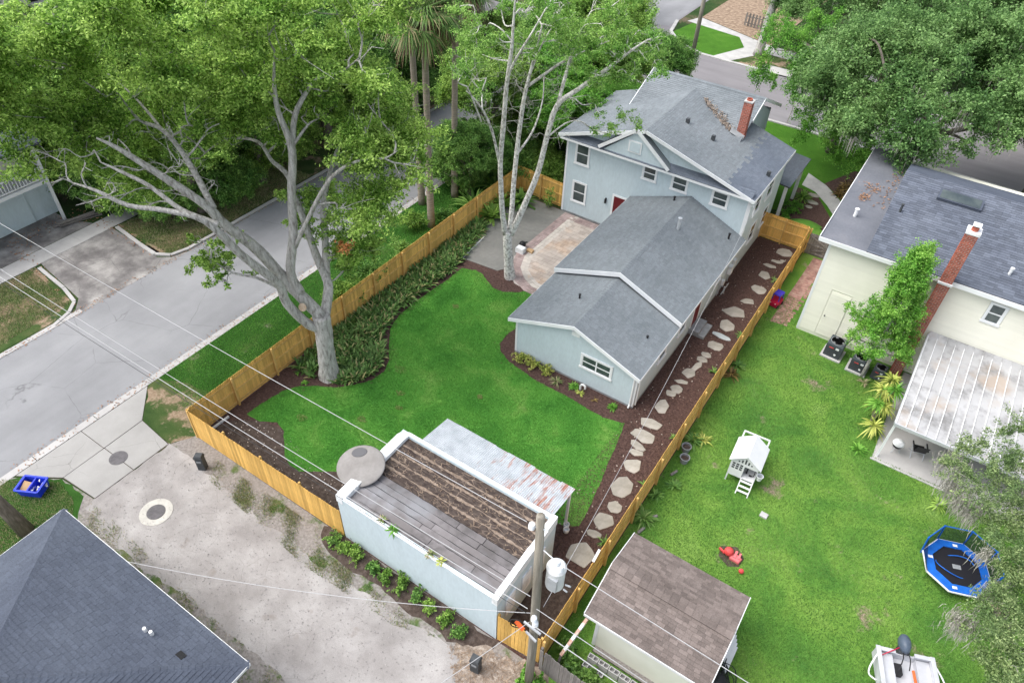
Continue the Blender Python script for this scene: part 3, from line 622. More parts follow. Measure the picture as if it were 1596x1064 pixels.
blades('verge_grass', [(-4.6, 1.5), (-.1, .6), (-.1, 30), (-4.6, 30)], 90000, 'leaf_grass', .006, (.03, .09), .014, 8)['label'] = 'mown grass strip between street and wooden fence'
def tuft_keep(P, rng):
    n = np.sin(P[:, 0]*1.7)*np.cos(P[:, 1]*2.3+P[:, 0]*.6)+.6*np.sin(P[:, 0]*4.1+P[:, 1]*3.3); return n+rng.normal(size=len(P))*.55 > .4
blades('alley_weeds', [(1.8, -.4), (2.3, -1.3), (9, -1.9), (13.5, -1.75), (15.2, -1.2), (9.0, -.95), (8.2, -.3)], 48000, 'leaf_weed', .008, (.03, .14), .011, 9, keep=tuft_keep)['label'] = 'dry weeds along the edge of the gravel alley'
blades('eaves_weeds', [(-.9, -4.9), (1.4, -5.0), (7.5, -5.4), (12.2, -5.5), (12.2, -6.4), (-1, -6.6)], 14000, 'leaf_weed', .008, (.04, .16), .012, 10, keep=tuft_keep)['label'] = 'weeds below the eave of the dark hip roof'
blades('bin_grass', [(-4.9, -6.5), (-3.7, -5.7), (-2.7, -5.1), (-1.4, -5.3), (0, -6.2), (0, -9), (-4.9, -9)], 20000, 'leaf_weed', .008, (.03, .12), .012, 11)['label'] = 'patchy grass around the blue recycling bin'
blades('kerbside_grass', [(-12.8, -9), (-18.1, -9), (-18.1, 2.6), (-13.5, 2.2)], 50000, 'leaf_weed', .01, (.03, .12), .016, 12)['label'] = 'patchy grass by the street below the driveway'
blades('lawn_corner_grass', [(-12.8, 9), (-13.3, 8.3), (-18, 8.5), (-18, 20), (-12.8, 20)], 60000, 'leaf_weed', .01, (.03, .14), .016, 13)['label'] = 'rough grass inside the curved kerb across the street'
def chips(name, poly, n, m, size, seed, label, z=.01):
    rng = np.random.default_rng(seed); P = scatter(poly, n, rng); k = len(P); N = np.c_[rng.normal(size=(k, 2))*.35, np.ones(k)]
    V, F = leafquads(np.c_[P, np.full(k, z)+rng.random(k)*.012], N, size[0], size[1], rng); o = npmesh(name, V, F, m, None, 'stuff'); o['label'] = label; return o
MUL = [(.1, 5), (18.8, 5), (18.8, 31.9), (16, 31.9), (16, 12.6), (8.5, 12.6), (2, 18), (.1, 18)]
chips('mulch_chips', [(16.05, 4.5), (18.8, 4.5), (18.8, 31.8), (16.05, 31.8)], 15000, 'chip', (.09, .035), 20, 'dark brown mulch chips of the stepping stone strip', .016)
chips('bed_chips', [(.2, 2.3), (2.5, 5.6), (4.6, 7.5), (4.5, 9.2), (2.4, 11.5), (2.6, 18.3), (5.9, 18.6), (6.2, 17.7), (8.6, 18.2), (9, 13.4), (16, 13.4), (16.3, 12.2), (9, 12.2), (7.6, 13.5), (7.6, 17), (5, 17), (2.2, 17.8), (1.9, 12), (3.8, 9), (4, 7.5), (2.9, 6), (1, 5), (.2, 5)], 9000, 'chip', (.09, .035), 21, 'dark mulch chips along the lawn edges', .021)
chips('pale_bits', [(16.1, 4.5), (18.7, 4.5), (18.7, 31.5), (16.1, 31.5)], 150, 'palechip', (.10, .06), 22, 'pale bark bits on the mulch strip', .024)
chips('soil_bits', [(.3, .2), (9.2, .2), (9.2, 3.2), (6, 1.8), (3, 2.6), (1, 2.2)], 260, 'palechip', (.08, .05), 23, 'pale stone bits on the bare soil', .018)
chips('straw_bits', [(15.7, -1.2), (17.1, -.5), (18.6, -.1), (21, -.4), (21, -3), (17, -2.4)], 2600, 'straw', (.22, .018), 24, 'loose straw at the foot of the utility pole', .02)
chips('gravel_bits', [(-.6, -1.1), (-.6, -4.8), (1, -5.6), (18, -5.4), (18, -1.5), (2.2, -1.2)], 2200, 'gravelbit', (.05, .04), 25, 'pale gravel bits on the alley', .014)
chips('drive_leaves', [(-13, 2.2), (-14, 2.7), (-18.5, 3.4), (-20.5, 4), (-21, 7), (-18.3, 7.6), (-13.4, 7.4), (-13, 8.2), (-18, 8.6), (-22, 8), (-22, 3), (-18, 2.6)], 1100, 'litter', (.12, .07), 26, 'fallen leaves along the driveway kerbs', .04)

chips('gutter_leaves', [(-5.25, -6), (-4.6, -6), (-4.6, 40), (-5.25, 40)], 900, 'litter', (.1, .05), 27, 'fallen leaves and grit in the street gutter', .035)
chips('far_gutter_leaves', [(-12.7, -6), (-12.1, -6), (-12.1, 40), (-12.7, 40)], 900, 'litter', (.1, .05), 28, 'fallen leaves along the far gutter', .035)
# stepping stones (x, y from the survey; size along and across; turn)
st = [(1223.2, 393, .80, .7), (1211.4, 407.5, .62, .28), (1219.8, 406.5, .25, .2), (1200.2, 414, .65, .28), (1192.1, 429.2, .62, .62), (1182.6, 451.2, .72, .6), (1165.7, 469.1, .66, .42), (1144.4, 485.3, 1.05, .85), (1132.9, 507.3, .62, .75), (1124.5, 523.2, .8, .3),
      (1115.7, 538.4, .72, .6), (1100.8, 552.6, .45, .32), (1094.7, 559.7, .5, .34), (1087.3, 569.5, .3, .75), (1073.7, 580.7, .55, .62), (1061.9, 594.2, .55, .25), (1054.1, 606, .5, .5), (1046.3, 612.8, .42, .36), (1031.5, 633.1, .5, .8),
      (1015, 660, 1.05, .62), (1003, 679, 1.15, .68), (994, 694, .8, .36), (991, 704.5, .6, .34), (986, 725, .72, .75), (970, 757.6, .85, .95), (959, 790, .55, .6), (940, 811.5, .72, .75), (925.4, 831, .6, .34), (905.6, 861.7, 1.05, 1.1)]
camP = Vector((23.64, -10.206, 26.707))
def survey(px, py, z=0):          # ground point read off the survey photograph
    d = fw+rt*((px-798)/1119.47)-up*((py-532)/1119.47); return camP+d*((z-camP.z)/d.z)
path = sheet('stepping_path', [(17.0, 4.3), (18.3, 4.3), (18.3, 31), (17.0, 31)], .0145, 'mulch')
rs = random.Random(11)
for i, (px, py, a, b) in enumerate(st):
    c = survey(px, py, .05); q_ = 1.35 if i < 19 else 1.2; a *= q_; b *= q_; k = rs.choice((5, 5, 6, 7)); a0 = rs.uniform(0, 6.28); tw = rs.uniform(-.3, .3); poly = []
    for j in range(k):
        t = a0+6.283*j/k+rs.uniform(-.25, .25); r = rs.uniform(.88, 1.15); x, y = .5*a*r*math.cos(t), .5*b*r*math.sin(t)
        poly.append((x*math.cos(tw)-y*math.sin(tw), x*math.sin(tw)+y*math.cos(tw)))
    ref = []
    for j in range(k):
        p, q = Vector(poly[j]), Vector(poly[(j+1) % k]); ref += [p.lerp(q, .06), p.lerp(q, .5)+(q-p).orthogonal()*rs.uniform(-.05, .03), p.lerp(q, .94)]
    MB().prism(ref, 0, .05+rs.uniform(-.008, .01), .02, .012).build('stepping_stone', 'bluestone' if i == 9 else 'flagstone', path, loc=(c.x, c.y, .004))
for (px, py, a, b) in ((1269, 304, .8, .5), (1265, 314.5, 1.1, .5), (1261, 322, .5, .4)):
    c = survey(px, py, .05); poly = [(.5*a*math.cos(t)*rs.uniform(.9, 1.1), .5*b*math.sin(t)*rs.uniform(.9, 1.1)) for t in np.linspace(0, 6.283, 9)[:-1]]
    MB().prism(poly, 0, .055, .03, .02).build('stepping_stone', 'flagstone', path, loc=(c.x, c.y, .004))
# planted strip beside the front of the house
sheet('front_bed', [(16.1, 32.2), (19.8, 32.2), (19.6, 36.6), (17.6, 39.6), (16.2, 39.8)], .0105, 'mulch')
sheet('front_path', [(16.3, 40.3), (17.4, 39.9), (18.6, 38.6), (19.6, 37.2), (22, 36.4), (22, 37.6), (20.2, 38.5), (19, 40), (17.8, 41.3), (16.2, 42.3)], .016, 'concrete')
sheet('shrub_bed', [(17.6, 41.5), (19.1, 40.1), (20.4, 38.6), (22, 38), (22, 44.5), (19, 44.8)], .013, 'mulch')

# ================================================================ FENCES
def board_mesh(h, w, th, m, ear=.03, flat=False):
    mb = MB(); p = [(-w/2, 0), (w/2, 0), (w/2, h-ear), (w/2-ear, h), (-w/2+ear, h), (-w/2, h-ear)]
    mb.v = [(x, -th/2, z) for x, z in p]+[(x, th/2, z) for x, z in p]; n = 6
    mb.f = [tuple(range(n)), tuple(reversed(range(n, 2*n)))]+[(i, i+n, (i+1) % n+n, (i+1) % n) for i in range(n)]
    me = bpy.data.meshes.new('board'); me.from_pydata(mb.v, [], mb.f); me.materials.append(M[m]); return me
def fence(name, label, p0, p1, h, frame, m='cedar', mp='cedar_post', bw=.14, post=2.44, rails=(.22, .95, 1.62), cat='fence', group=None, skew=.004, posttop=.0):
    """frame = +1/-1: which side (left of p0->p1 is +1) the posts and rails stand."""
    a, b = Vector(p0), Vector(p1); d = b-a; L = d.length; d.normalize(); n = Vector((-d.y, d.x))*frame; az = math.atan2(d.y, d.x)
    root = thing(name, label, cat, (a.x, a.y, 0), 0, group); me = board_mesh(h, bw-.004, .018, m); k = int(L/bw); q = random.Random(k)
    for i in range(k):
        o = link(bpy.data.objects.new('board', me)); o.parent = root; p = d*((i+.5)*L/k); o.location = (p.x, p.y, .03+q.uniform(-.008, .008)); o.rotation_euler = (q.uniform(-skew, skew), q.uniform(-skew, skew), az+q.uniform(-.012, .012))
    for z in rails:
        MB().bar((*(n*.029), z), (*(d*L+n*.029), z), .038, .09).build('rail', mp, root)
    kp = max(1, round(L/post))
    for i in range(kp+1):
        p = d*(L*i/kp)+n*.095; MB().prism([(p.x+x*.045, p.y+y*.045) for x, y in ((-1, -1), (1, -1), (1, 1), (-1, 1))], 0, h+.02+posttop, .012, .012).build('post', mp, root)
    return root
fence('wooden_fence', 'long golden cedar fence between the street verge and the back lawn', (0, 0), (0, 27.4), 1.83, -1, posttop=.0)
fence('wooden_fence', 'golden cedar fence along the gravel alley, left of the flat-roofed garage', (.02, 0), (9.38, .03), 1.83, 1)
fence('wooden_fence', 'short cedar fence between garage wall and utility pole', (17.1, .06), (18.86, .2), 1.83, 1)
fence('wooden_fence', 'long golden cedar fence between the stepping stones and the neighbour\'s lawn', (18.89, .22), (18.89, 31.95), 1.83, -1)
fence('wooden_fence', 'cedar gate panel closing the stepping stone strip beside the two-storey house', (15.98, 32.05), (18.8, 32.05), 1.83, -1, post=1.4)
fence('wooden_fence', 'cedar fence behind the patio, ending at the house corner', (.06, 27.45), (3.84, 27.2), 1.83, -1)
fence('weathered_fence', 'grey weathered board fence continuing from the cedar corner by the shed', (18.98, .02), (27, -.5), 1.55, 1, 'oldwood', 'oldwood', rails=(.3, 1.2), skew=.02)
og = thing('weathered_gate', 'dark old wooden gate with diagonal braces beside the cream house', 'gate', (19.0, 31.9, 0))
me = board_mesh(1.5, .14, .02, 'oldwood')
for i in range(10):
    o = link(bpy.data.objects.new('board', me)); o.parent = og; o.location = (.08+i*.145, .03, .05)
for z in (.2, .75, 1.4): MB().bar((0, 0, z), (1.5, 0, z), .04, .09).build('rail', 'oldwood', og)
MB().bar((0, -.02, .2), (1.5, -.02, .75), .03, .08).build('brace', 'oldwood', og); MB().bar((0, -.02, 1.4), (1.5, -.02, .75), .03, .08).build('brace', 'oldwood', og)

# ================================================================ THE HOUSE
H = thing('house', 'pale blue two-storey house with grey shingle roofs and a low rear wing', 'house', (9.5, 27, 0))
def gable_block(parent, x0, x1, xr, y0, y1, ze, zr, m, name='wall'):
    p = [(x0, 0), (x1, 0), (x1, ze), (xr, zr), (x0, ze)]; mb = MB(); n = 5
    mb.v = [(x, y0, z) for x, z in p]+[(x, y1, z) for x, z in p]
    mb.f = [tuple(range(n)), tuple(reversed(range(n, 2*n)))]+[(i, i+n, (i+1) % n+n, (i+1) % n) for i in range(n)]
    return mb.build(name, m, parent, world=True)
def gable_roof(parent, x0, x1, xr, y0, y1, ze0, ze1, zr, m, name='roof', fascia=True, rake=(True, True), rw=.2):
    dk = MB(); L = [(x0, y0, ze0), (xr, y0, zr), (xr, y1, zr), (x0, y1, ze0)]; Rr = [(xr, y0, zr), (x1, y0, ze1), (x1, y1, ze1), (xr, y1, zr)]
    dk.slab(L, .07); dk.slab(Rr, .07); r = dk.build(name, 'deck', parent, world=True)
    shingles([L, Rr], m, r); caps((xr, y0, zr-.005), (xr, y1, zr-.005), m, r)
    t = MB()
    for k, yy in enumerate((y0, y1)):
        if rake[k]:
            s = -1 if k == 0 else 1; e = yy+s*.018
            for (xa, za, xb, zb) in ((x0, ze0, xr, zr), (xr, zr, x1, ze1)):
                t.add([(xa, e-.02, za-rw), (xb, e-.02, zb-rw), (xb, e-.02, zb+.005), (xa, e-.02, za+.005), (xa, e+.02, za-rw), (xb, e+.02, zb-rw), (xb, e+.02, zb+.005), (xa, e+.02, za+.005)],
                      [(0, 1, 2, 3), (7, 6, 5, 4), (0, 4, 5, 1), (1, 5, 6, 2), (2, 6, 7, 3), (3, 7, 4, 0)])
    if t.v: t.build('rake_trim', 'trim', parent, world=True)
    f = MB(); f.box(x0-.03, x0-.002, y0, y1, ze0-.15, ze0+.0); f.box(x1+.002, x1+.03, y0, y1, ze1-.15, ze1+.0); f.build('fascia', 'trim', parent, world=True)
    return r
# rear wing, low end and high end
gable_block(H, 9.0, 16.0, 12.45, 13.5, 18.05, 2.36, 3.68, 'stucco'); gable_block(H, 9.0, 16.0, 12.45, 18.05, 26.9, 2.72, 4.1, 'stucco')
gable_roof(H, 8.68, 16.2, 12.45, 13.2, 18.0, 2.47, 2.40, 3.83, 'shingle', rake=(True, False))
gable_roof(H, 8.66, 16.28, 12.5, 17.75, 26.88, 2.86, 2.70, 4.27, 'shingle', rake=(True, False), rw=.26)
for (x, y, z) in ((9.0, 13.5, 2.4), (16.0, 13.5, 2.35)):
    s = -1 if x < 12 else 1; c = MB()
    c.box(*( sorted((x+s*.022, x-s*.1))), 13.478, 13.496, .12, z); c.box(*sorted((x+s*.003, x+s*.022)), 13.479, 13.6, .12, z)
    c.build('corner_trim', 'trim', H, world=True)
MB().box(8.985, 16.015, 13.485, 26.8, 0, .12).build('plinth', 'midgrey', H, world=True)
window(H, 'y', 13.5, 12.98, 14.55, 1.27, 2.02, -1, 2)
MB().box(12.23, 12.68, 13.47, 13.497, 2.98, 3.28).build('gable_vent', 'trim', H, world=True)
MB().tube([(15.86, 13.42, 2.25, .045), (15.86, 13.42, .3, .045), (15.86, 13.3, .12, .045)], 8).build('downspout', 'trim', H, world=True)
MB().tube([(16.08, 13.62, 2.3, .04), (16.08, 13.62, .2, .04)], 8).build('downspout', 'trim', H, world=True)
# east side of the wing: windows, door and step, meters
window(H, 'x', 16.0, 16.0, 16.8, 1.2, 2.1, 1); window(H, 'x', 16.0, 18.5, 19.3, 1.2, 2.2, 1); window(H, 'x', 16.0, 23.6, 24.2, 1.4, 2.1, 1)
dr = MB().box(16.002, 16.04, 20.5, 21.35, .35, 2.35).build('door', 'reddoor', H, world=True)
f = MB(); f.box(16.002, 16.055, 20.38, 20.5, .35, 2.47); f.box(16.002, 16.055, 21.35, 21.47, .35, 2.47); f.box(16.002, 16.055, 20.5, 21.35, 2.35, 2.47); f.build('frame', 'trim', dr, world=True)
s = MB(); s.box(16.03, 16.95, 20.35, 21.6, 0, .17); s.box(16.03, 16.6, 20.35, 21.6, .17, .33); s.build('doorstep', 'midgrey', H, world=True)
for (y, z, a, b, h) in ((25.6, .9, .25, .35, .55), (26.3, 1.1, .2, .3, .4), (24.9, .5, .15, .25, .3)):
    MB().box(16.003, 16.003+a, y, y+b, z, z+h).build('meter_box', 'whitedirty', H, world=True)
p = MB()
for y in (24.4, 24.6, 25.4, 26.1): p.tube([(16.07, y, .05, .025), (16.07, y, 1.3, .025)], 6)
p.tube([(16.3, 24.4, .25, .03), (16.3, 25.6, .3, .03)], 6); p.tube([(16.3, 24.9, 0, .05), (16.3, 24.9, .5, .05)], 8); p.build('conduit', 'galv', H, world=True)
# main block
wl = MB(); wl.box(3.87, 15.95, 26.9, 33.6, 0, 5.56); wl.box(6.2, 13.0, 33.6, 38.6, 0, 5.6)
wl.add([(3.87, 26.9, 5.56), (15.95, 26.9, 5.56), (9.1, 26.9, 7.48), (3.87, 27.1, 5.56), (15.95, 27.1, 5.56), (9.1, 27.1, 7.48)], [(0, 1, 2), (5, 4, 3), (0, 2, 5, 3), (1, 4, 5, 2)])
wl.add([(13.0, 31.2, 5.6), (13.0, 38.2, 5.6), (13.0, 34.4, 7.6), (12.8, 31.2, 5.6), (12.8, 38.2, 5.6), (12.8, 34.4, 7.6)], [(0, 1, 2), (5, 4, 3), (0, 2, 5, 3), (1, 4, 5, 2)])
wl.build('wall', 'stucco', H, world=True)
MB().box(3.85, 9.0, 26.878, 26.9, 0, .14).build('plinth', 'midgrey', H, world=True)
XR, ZR = 9.15, 7.62
Lp = [(3.45, 26.45, 5.72), (XR, 26.45, ZR), (XR, 34.2, ZR), (3.45, 34.2, 5.72)]; Rp = [(XR, 26.45, ZR), (16.22, 26.45, 5.52), (16.22, 33.8, 5.52), (XR, 33.8, ZR)]
rf = MB().slab(Lp, .08).slab(Rp, .08).build('roof', 'deck', H, world=True)
qr = random.Random(5)
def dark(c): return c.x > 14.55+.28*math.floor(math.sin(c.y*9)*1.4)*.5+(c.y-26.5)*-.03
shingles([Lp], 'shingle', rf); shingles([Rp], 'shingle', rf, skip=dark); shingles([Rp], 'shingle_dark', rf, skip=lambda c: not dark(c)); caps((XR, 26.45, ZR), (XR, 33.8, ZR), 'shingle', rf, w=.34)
Fr = [(5.85, 34.35, 7.92), (13.45, 34.35, 7.92), (13.45, 29.2, 5.6), (5.85, 29.2, 5.6)]; Ff = [(5.85, 34.35, 7.92), (13.45, 34.35, 7.92), (13.45, 39.2, 5.75), (5.85, 39.2, 5.75)]
rf2 = MB().slab(Fr, .08).slab(Ff, .08).build('roof', 'deck', H, world=True); shingles([Fr, Ff], 'shingle', rf2); caps((5.85, 34.35, 7.92), (13.45, 34.35, 7.92), 'shingle', rf2, w=.34)
t = MB()
def rakebar(mb, a, b, w=.2, th=.04): a, b = Vector(a), Vector(b); mb.bar(a-Vector((0, 0, w/2-.01)), b-Vector((0, 0, w/2-.01)), th, w)
rakebar(t, (3.45, 26.43, 5.72), (XR, 26.43, ZR)); rakebar(t, (XR, 26.43, ZR), (16.22, 26.43, 5.52)); rakebar(t, (13.47, 32.6, 7.13), (13.47, 34.35, 7.92)); rakebar(t, (13.47, 34.35, 7.92), (13.47, 39.2, 5.75)); rakebar(t, (5.83, 34.35, 7.92), (5.83, 30.5, 6.2))
t.box(3.42, 3.448, 26.45, 34.2, 5.55, 5.72); t.box(16.222, 16.25, 26.45, 33.8, 5.35, 5.52); t.box(3.6, 16.1, 26.40, 26.43, 5.43, 5.56); t.build('fascia', 'trim', H, world=True)
# pent roof under the gable, and the little gable standing on it
Pp = [(3.62, 26.42, 5.58), (16.05, 26.42, 5.58), (16.05, 26.93, 5.9), (3.62, 26.93, 5.9)]
pr = MB().slab(Pp, .05).build('pent_roof', 'deck', H, world=True); shingles([Pp], 'shingle_dark', pr)
g = MB(); g.add([(6.5, 26.5, 5.55), (10.75, 26.5, 5.55), (8.62, 26.5, 7.3), (6.5, 26.9, 5.55), (10.75, 26.9, 5.55), (8.62, 26.9, 7.3)], [(0, 1, 2), (5, 4, 3), (0, 2, 5, 3), (1, 4, 5, 2), (0, 3, 4, 1)]); g = g.build('small_gable', 'stucco', H, world=True)
b = MB(); b.bar((6.3, 26.38, 5.72), (8.62, 26.38, 7.5), .05, .2); b.bar((8.62, 26.38, 7.5), (10.95, 26.38, 5.66), .05, .2); b.build('rake_trim', 'trim', g, world=True)
b = MB(); b.slab([(6.28, 26.36, 5.8), (8.62, 26.36, 7.6), (8.62, 26.95, 7.6), (6.28, 26.95, 5.8)], .05); b.slab([(8.62, 26.36, 7.6), (10.97, 26.36, 5.74), (10.97, 26.95, 5.74), (8.62, 26.95, 7.6)], .05); b.build('gable_roof', 'shingle', g, world=True)
v = MB().box(8.2, 9.05, 26.46, 26.497, 6.0, 6.75).build('gable_vent', 'trim', g, world=True)
MB().box(8.3, 8.95, 26.44, 26.46, 6.08, 6.67).build('louvre', 'stucco', g, world=True)
c = MB(); c.box(3.85, 3.98, 26.876, 26.897, .1, 5.4); c.box(3.846, 3.867, 26.88, 27.05, .1, 5.4); c.build('corner_trim', 'trim', H, world=True); c = MB(); c.box(15.8, 15.95, 26.876, 26.897, 2.5, 5.4); c.box(15.953, 15.975, 26.88, 27.05, 0, 5.4); c.build('corner_trim', 'trim', H, world=True)
window(H, 'y', 26.9, 4.62, 5.45, 3.9, 5.25, -1, shade=None); window(H, 'y', 26.9, 4.64, 5.5, 1.15, 2.5, -1)
window(H, 'y', 26.9, 9.28, 10.05, 4.42, 5.22, -1); window(H, 'y', 26.9, 11.2, 12.05, 4.38, 5.2, -1); window(H, 'y', 26.9, 13.75, 14.6, 4.28, 5.12, -1)
dr = MB().box(7.6, 8.5, 26.86, 26.898, .25, 2.5).build('door', 'reddoor', H, world=True); dr['label'] = 'dark red door onto the patio'
f = MB(); f.box(7.47, 7.6, 26.85, 26.897, .1, 2.62); f.box(8.5, 8.63, 26.85, 26.897, .1, 2.62); f.box(7.6, 8.5, 26.85, 26.897, 2.5, 2.62); f.build('frame', 'trim', dr, world=True)
l = MB(); l.box(7.0, 7.1, 26.86, 26.898, 1.95, 2.15); l.lathe([(.05, 1.8), (.07, 1.85), (.07, 2.1), (.03, 2.16)], 10, (7.05, 26.8)); l.build('wall_lamp', 'black', H, world=True)
for (a, b, z0, z1) in ((28.2, 29.1, 3.6, 4.9), (30.4, 31.4, 3.6, 4.9), (28.9, 29.8, 1.2, 2.4), (31.2, 32.1, 1.2, 2.4)): window(H, 'x', 15.95, a, b, z0, z1, 1)
ch = MB().box(12.93, 13.47, 31.4, 31.9, 8.6, 8.68).build('chimney', 'concrete', H, world=True); bricks(ch, 12.95, 13.45, 31.42, 31.88, 5.6, 8.6)
MB().lathe([(.17, 8.66), (.17, 8.78), (.13, 8.78), (.13, 8.69)], 12, (13.18, 31.65)).build('flue', 'brick', ch, world=True)
MB().slab([(12.6, 31.2, 6.68), (13.5, 31.2, 6.42), (13.5, 31.42, 6.62), (12.6, 31.42, 6.88)], .03).build('flashing', 'midgrey', ch, world=True)
for (x, y, z, h) in ((10.42, 29.6, 7.1, .42), (12.2, 29.5, 6.6, .42), (15.9, 29.5, 5.5, .4)): MB().box(x-.1, x+.1, y-.1, y+.1, z-.1, z+h).build('roof_vent', 'darkgrey', H, world=True)
for (x, y, z, h, m, r) in ((11.4, 15.6, 3.4, .35, 'black', .05), (15.3, 15.7, 2.6, .3, 'black', .05), (13.15, 23.6, 4.0, .75, 'galv', .09), (15.5, 25.9, 3.0, .4, 'black', .06), (11.7, 26.3, 4.0, .25, 'black', .06)):
    o = MB().lathe([(r, z-.1), (r, z+h-.05), (r*1.35, z+h-.05), (r*1.35, z+h)], 10, (x, y)); o.build('vent_pipe', m, H, world=True)
# leaf litter lying in the valley
rng = np.random.default_rng(4); k = 420; tt = rng.random(k); P = np.c_[10.0+tt*2.8, 33.1-tt*1.75, 7.38-tt*.86]; wd_ = .05+.10*np.sin(tt*3.0)
P[:, :2] += rng.normal(size=(k, 2))*wd_[:, None]; zz = np.maximum(ZR-(P[:, 0]-XR)*.297, 7.92-(34.35-P[:, 1])*.4505); P[:, 2] = zz+.05
V, F = leafquads(P, np.c_[rng.normal(size=(k, 2))*.3, np.ones(k)], .14, .08, rng); npmesh('leaf_litter', V, F, 'rooflitter', rf, 'stuff')
# porch roof at the front corner
Po = [(13.0, 33.8, 3.4), (16.6, 33.8, 3.0), (16.6, 38.4, 3.0), (13.0, 38.4, 3.4)]; po = MB().slab(Po, .08).build('porch_roof', 'deck', H, world=True); shingles([Po], 'shingle_dark', po)
pc = MB()
for y in (34.3, 37.9): pc.box(16.2, 16.4, y, y+.2, 0, 2.95)
pc.build('porch_posts', 'trim', H, world=True)
MB().tube([(16.02, 26.8, 3.2, .03), (16.02, 26.8, 5.0, .03), (16.1, 26.7, 5.15, .03), (16.25, 26.6, 5.05, .03)], 8).build('weatherhead', 'whitedirty', H, world=True)
MB().tube(smoothpts([(16.3+.0*i, 26.62+.22*math.cos(i*.7), 4.65+.28*math.sin(i*.7), .015) for i in range(10)], 3), 5).build('cable_loop', 'whitedirty', H, world=True)
# white drain bend beside the rear wall
tag(MB().tube(smoothpts([(0, 0, 0, .055), (0, 0, .28, .055), (.06, .0, .4, .055), (.16, 0, .43, .055), (.25, 0, .36, .055), (.26, 0, .2, .055)], 4), 10).build('drain_pipe', 'white', smooth=True, loc=(13.25, 13.1, .01)), 'white curved drain pipe standing in the mulch by the rear window', 'pipe')

# ================================================================ GARAGE
G = thing('garage', 'pale blue flat-roofed garage with white parapet beside the alley', 'garage', (13.2, 2, 0))
X0, X1, Y0, Y1 = 9.42, 17.06, .04, 4.08
MB().box(X0, X1, Y0, Y1, 0, 2.78).build('wall', 'stucco', G, world=True)
pa = MB(); n = 26                  # parapets: uneven white copings
def coping(x0, x1, y0, y1, z0, z1): pa.box(x0, x1, y0, y1, z0, z1)
coping(X0, X1, Y0, Y0+.16, 2.78, 2.92); coping(X0, X1, Y1-.16, Y1, 2.78, 3.02)
pa.build('parapet', 'stucco', G, world=True)
ed = MB(); r2 = random.Random(9)
for i in range(n):
    a, b = X0+(X1-X0)*i/n, X0+(X1-X0)*(i+1)/n; w = r2.uniform(.06, .13); ed.box(a, b, Y0-.012, Y0+w, 2.90+r2.uniform(0, .01), 2.95+r2.uniform(-.02, .02))
ed.build('coping', 'parapet', G, world=True)
MB().box(X0+.3, X1-.2, Y1-.13, Y1+.012, 3.0, 3.05).build('coping', 'parapet', G, world=True)
e2 = MB(); e2.box(X0-.02, X0+.42, Y0+.1, Y1-.35, 2.78, 3.06); e2.add([(X0-.02, Y1-.35, 2.78), (X0+.42, Y1-.35, 2.78), (X0+.42, Y1+.02, 2.78), (X0-.02, Y1+.02, 2.78), (X0-.02, Y1-.35, 3.06), (X0+.42, Y1-.35, 3.06), (X0+.42, Y1+.02, 2.98), (X0-.02, Y1+.02, 2.9)], [(0, 3, 2, 1), (4, 5, 6, 7), (0, 1, 5, 4), (1, 2, 6, 5), (2, 3, 7, 6), (3, 0, 4, 7)])
e2.box(X0-.03, X0+.3, Y0-.02, Y0+.1, 2.6, 3.0); e2.build('parapet', 'parapet', G, world=True)
e3 = MB()
for i, (a, b, z) in enumerate(((Y0-.02, 1.3, 3.03), (1.3, 2.4, 3.05), (2.4, 3.4, 3.0), (3.4, Y1+.03, 3.1))): e3.box(X1-.22, X1+.02, a, b, 2.6, z)
e3.build('parapet', 'parapet', G, world=True)
e4 = MB()
for i, (a, b) in enumerate(((.6, 1.2), (1.7, 2.3), (2.7, 3.3))): e4.box(X1+.003, X1+.05, a, b, .9, 2.1)
e4.build('shutter', 'whitedirty', G, world=True)
# roof: roll strips on the near half, cracked tar strips with dirt seams on the far half
def roofz(y): return 2.80+.05*(y-Y0)/(Y1-Y0)
MB().slab([(X0+.4, Y0+.1, 2.79), (X1-.2, Y0+.1, 2.79), (X1-.2, Y1-.16, 2.84), (X0+.4, Y1-.16, 2.84)], .05).build('roof_deck', 'deck', G, world=True)
ys = [.17, .42, .74, 1.02, 1.3, 1.58, 1.88]
for i in range(6):
    cuts = [X0+.42]+sorted(r2.uniform(X0+1.2, X1-1.2) for _ in range(r2.choice((1, 1, 2))))+[X1-.23]
    for a, b in zip(cuts[:-1], cuts[1:]):
        z = roofz(ys[i])+r2.uniform(.004, .02); k = 14; top = []
        for j in range(k+1): top.append((a+.012+(b-a-.024)*j/k, ys[i]+.012+r2.uniform(-.012, .012)))
        for j in range(k, -1, -1): top.append((a+.012+(b-a-.024)*j/k, ys[i+1]-.008+r2.uniform(-.012, .012)))
        MB().prism(top, z-.02, z+.008+i*.006).build('roofing_strip', 'rollroof', G, world=True)
ys = [1.9, 2.3, 2.72, 3.12, 3.52, 3.92]
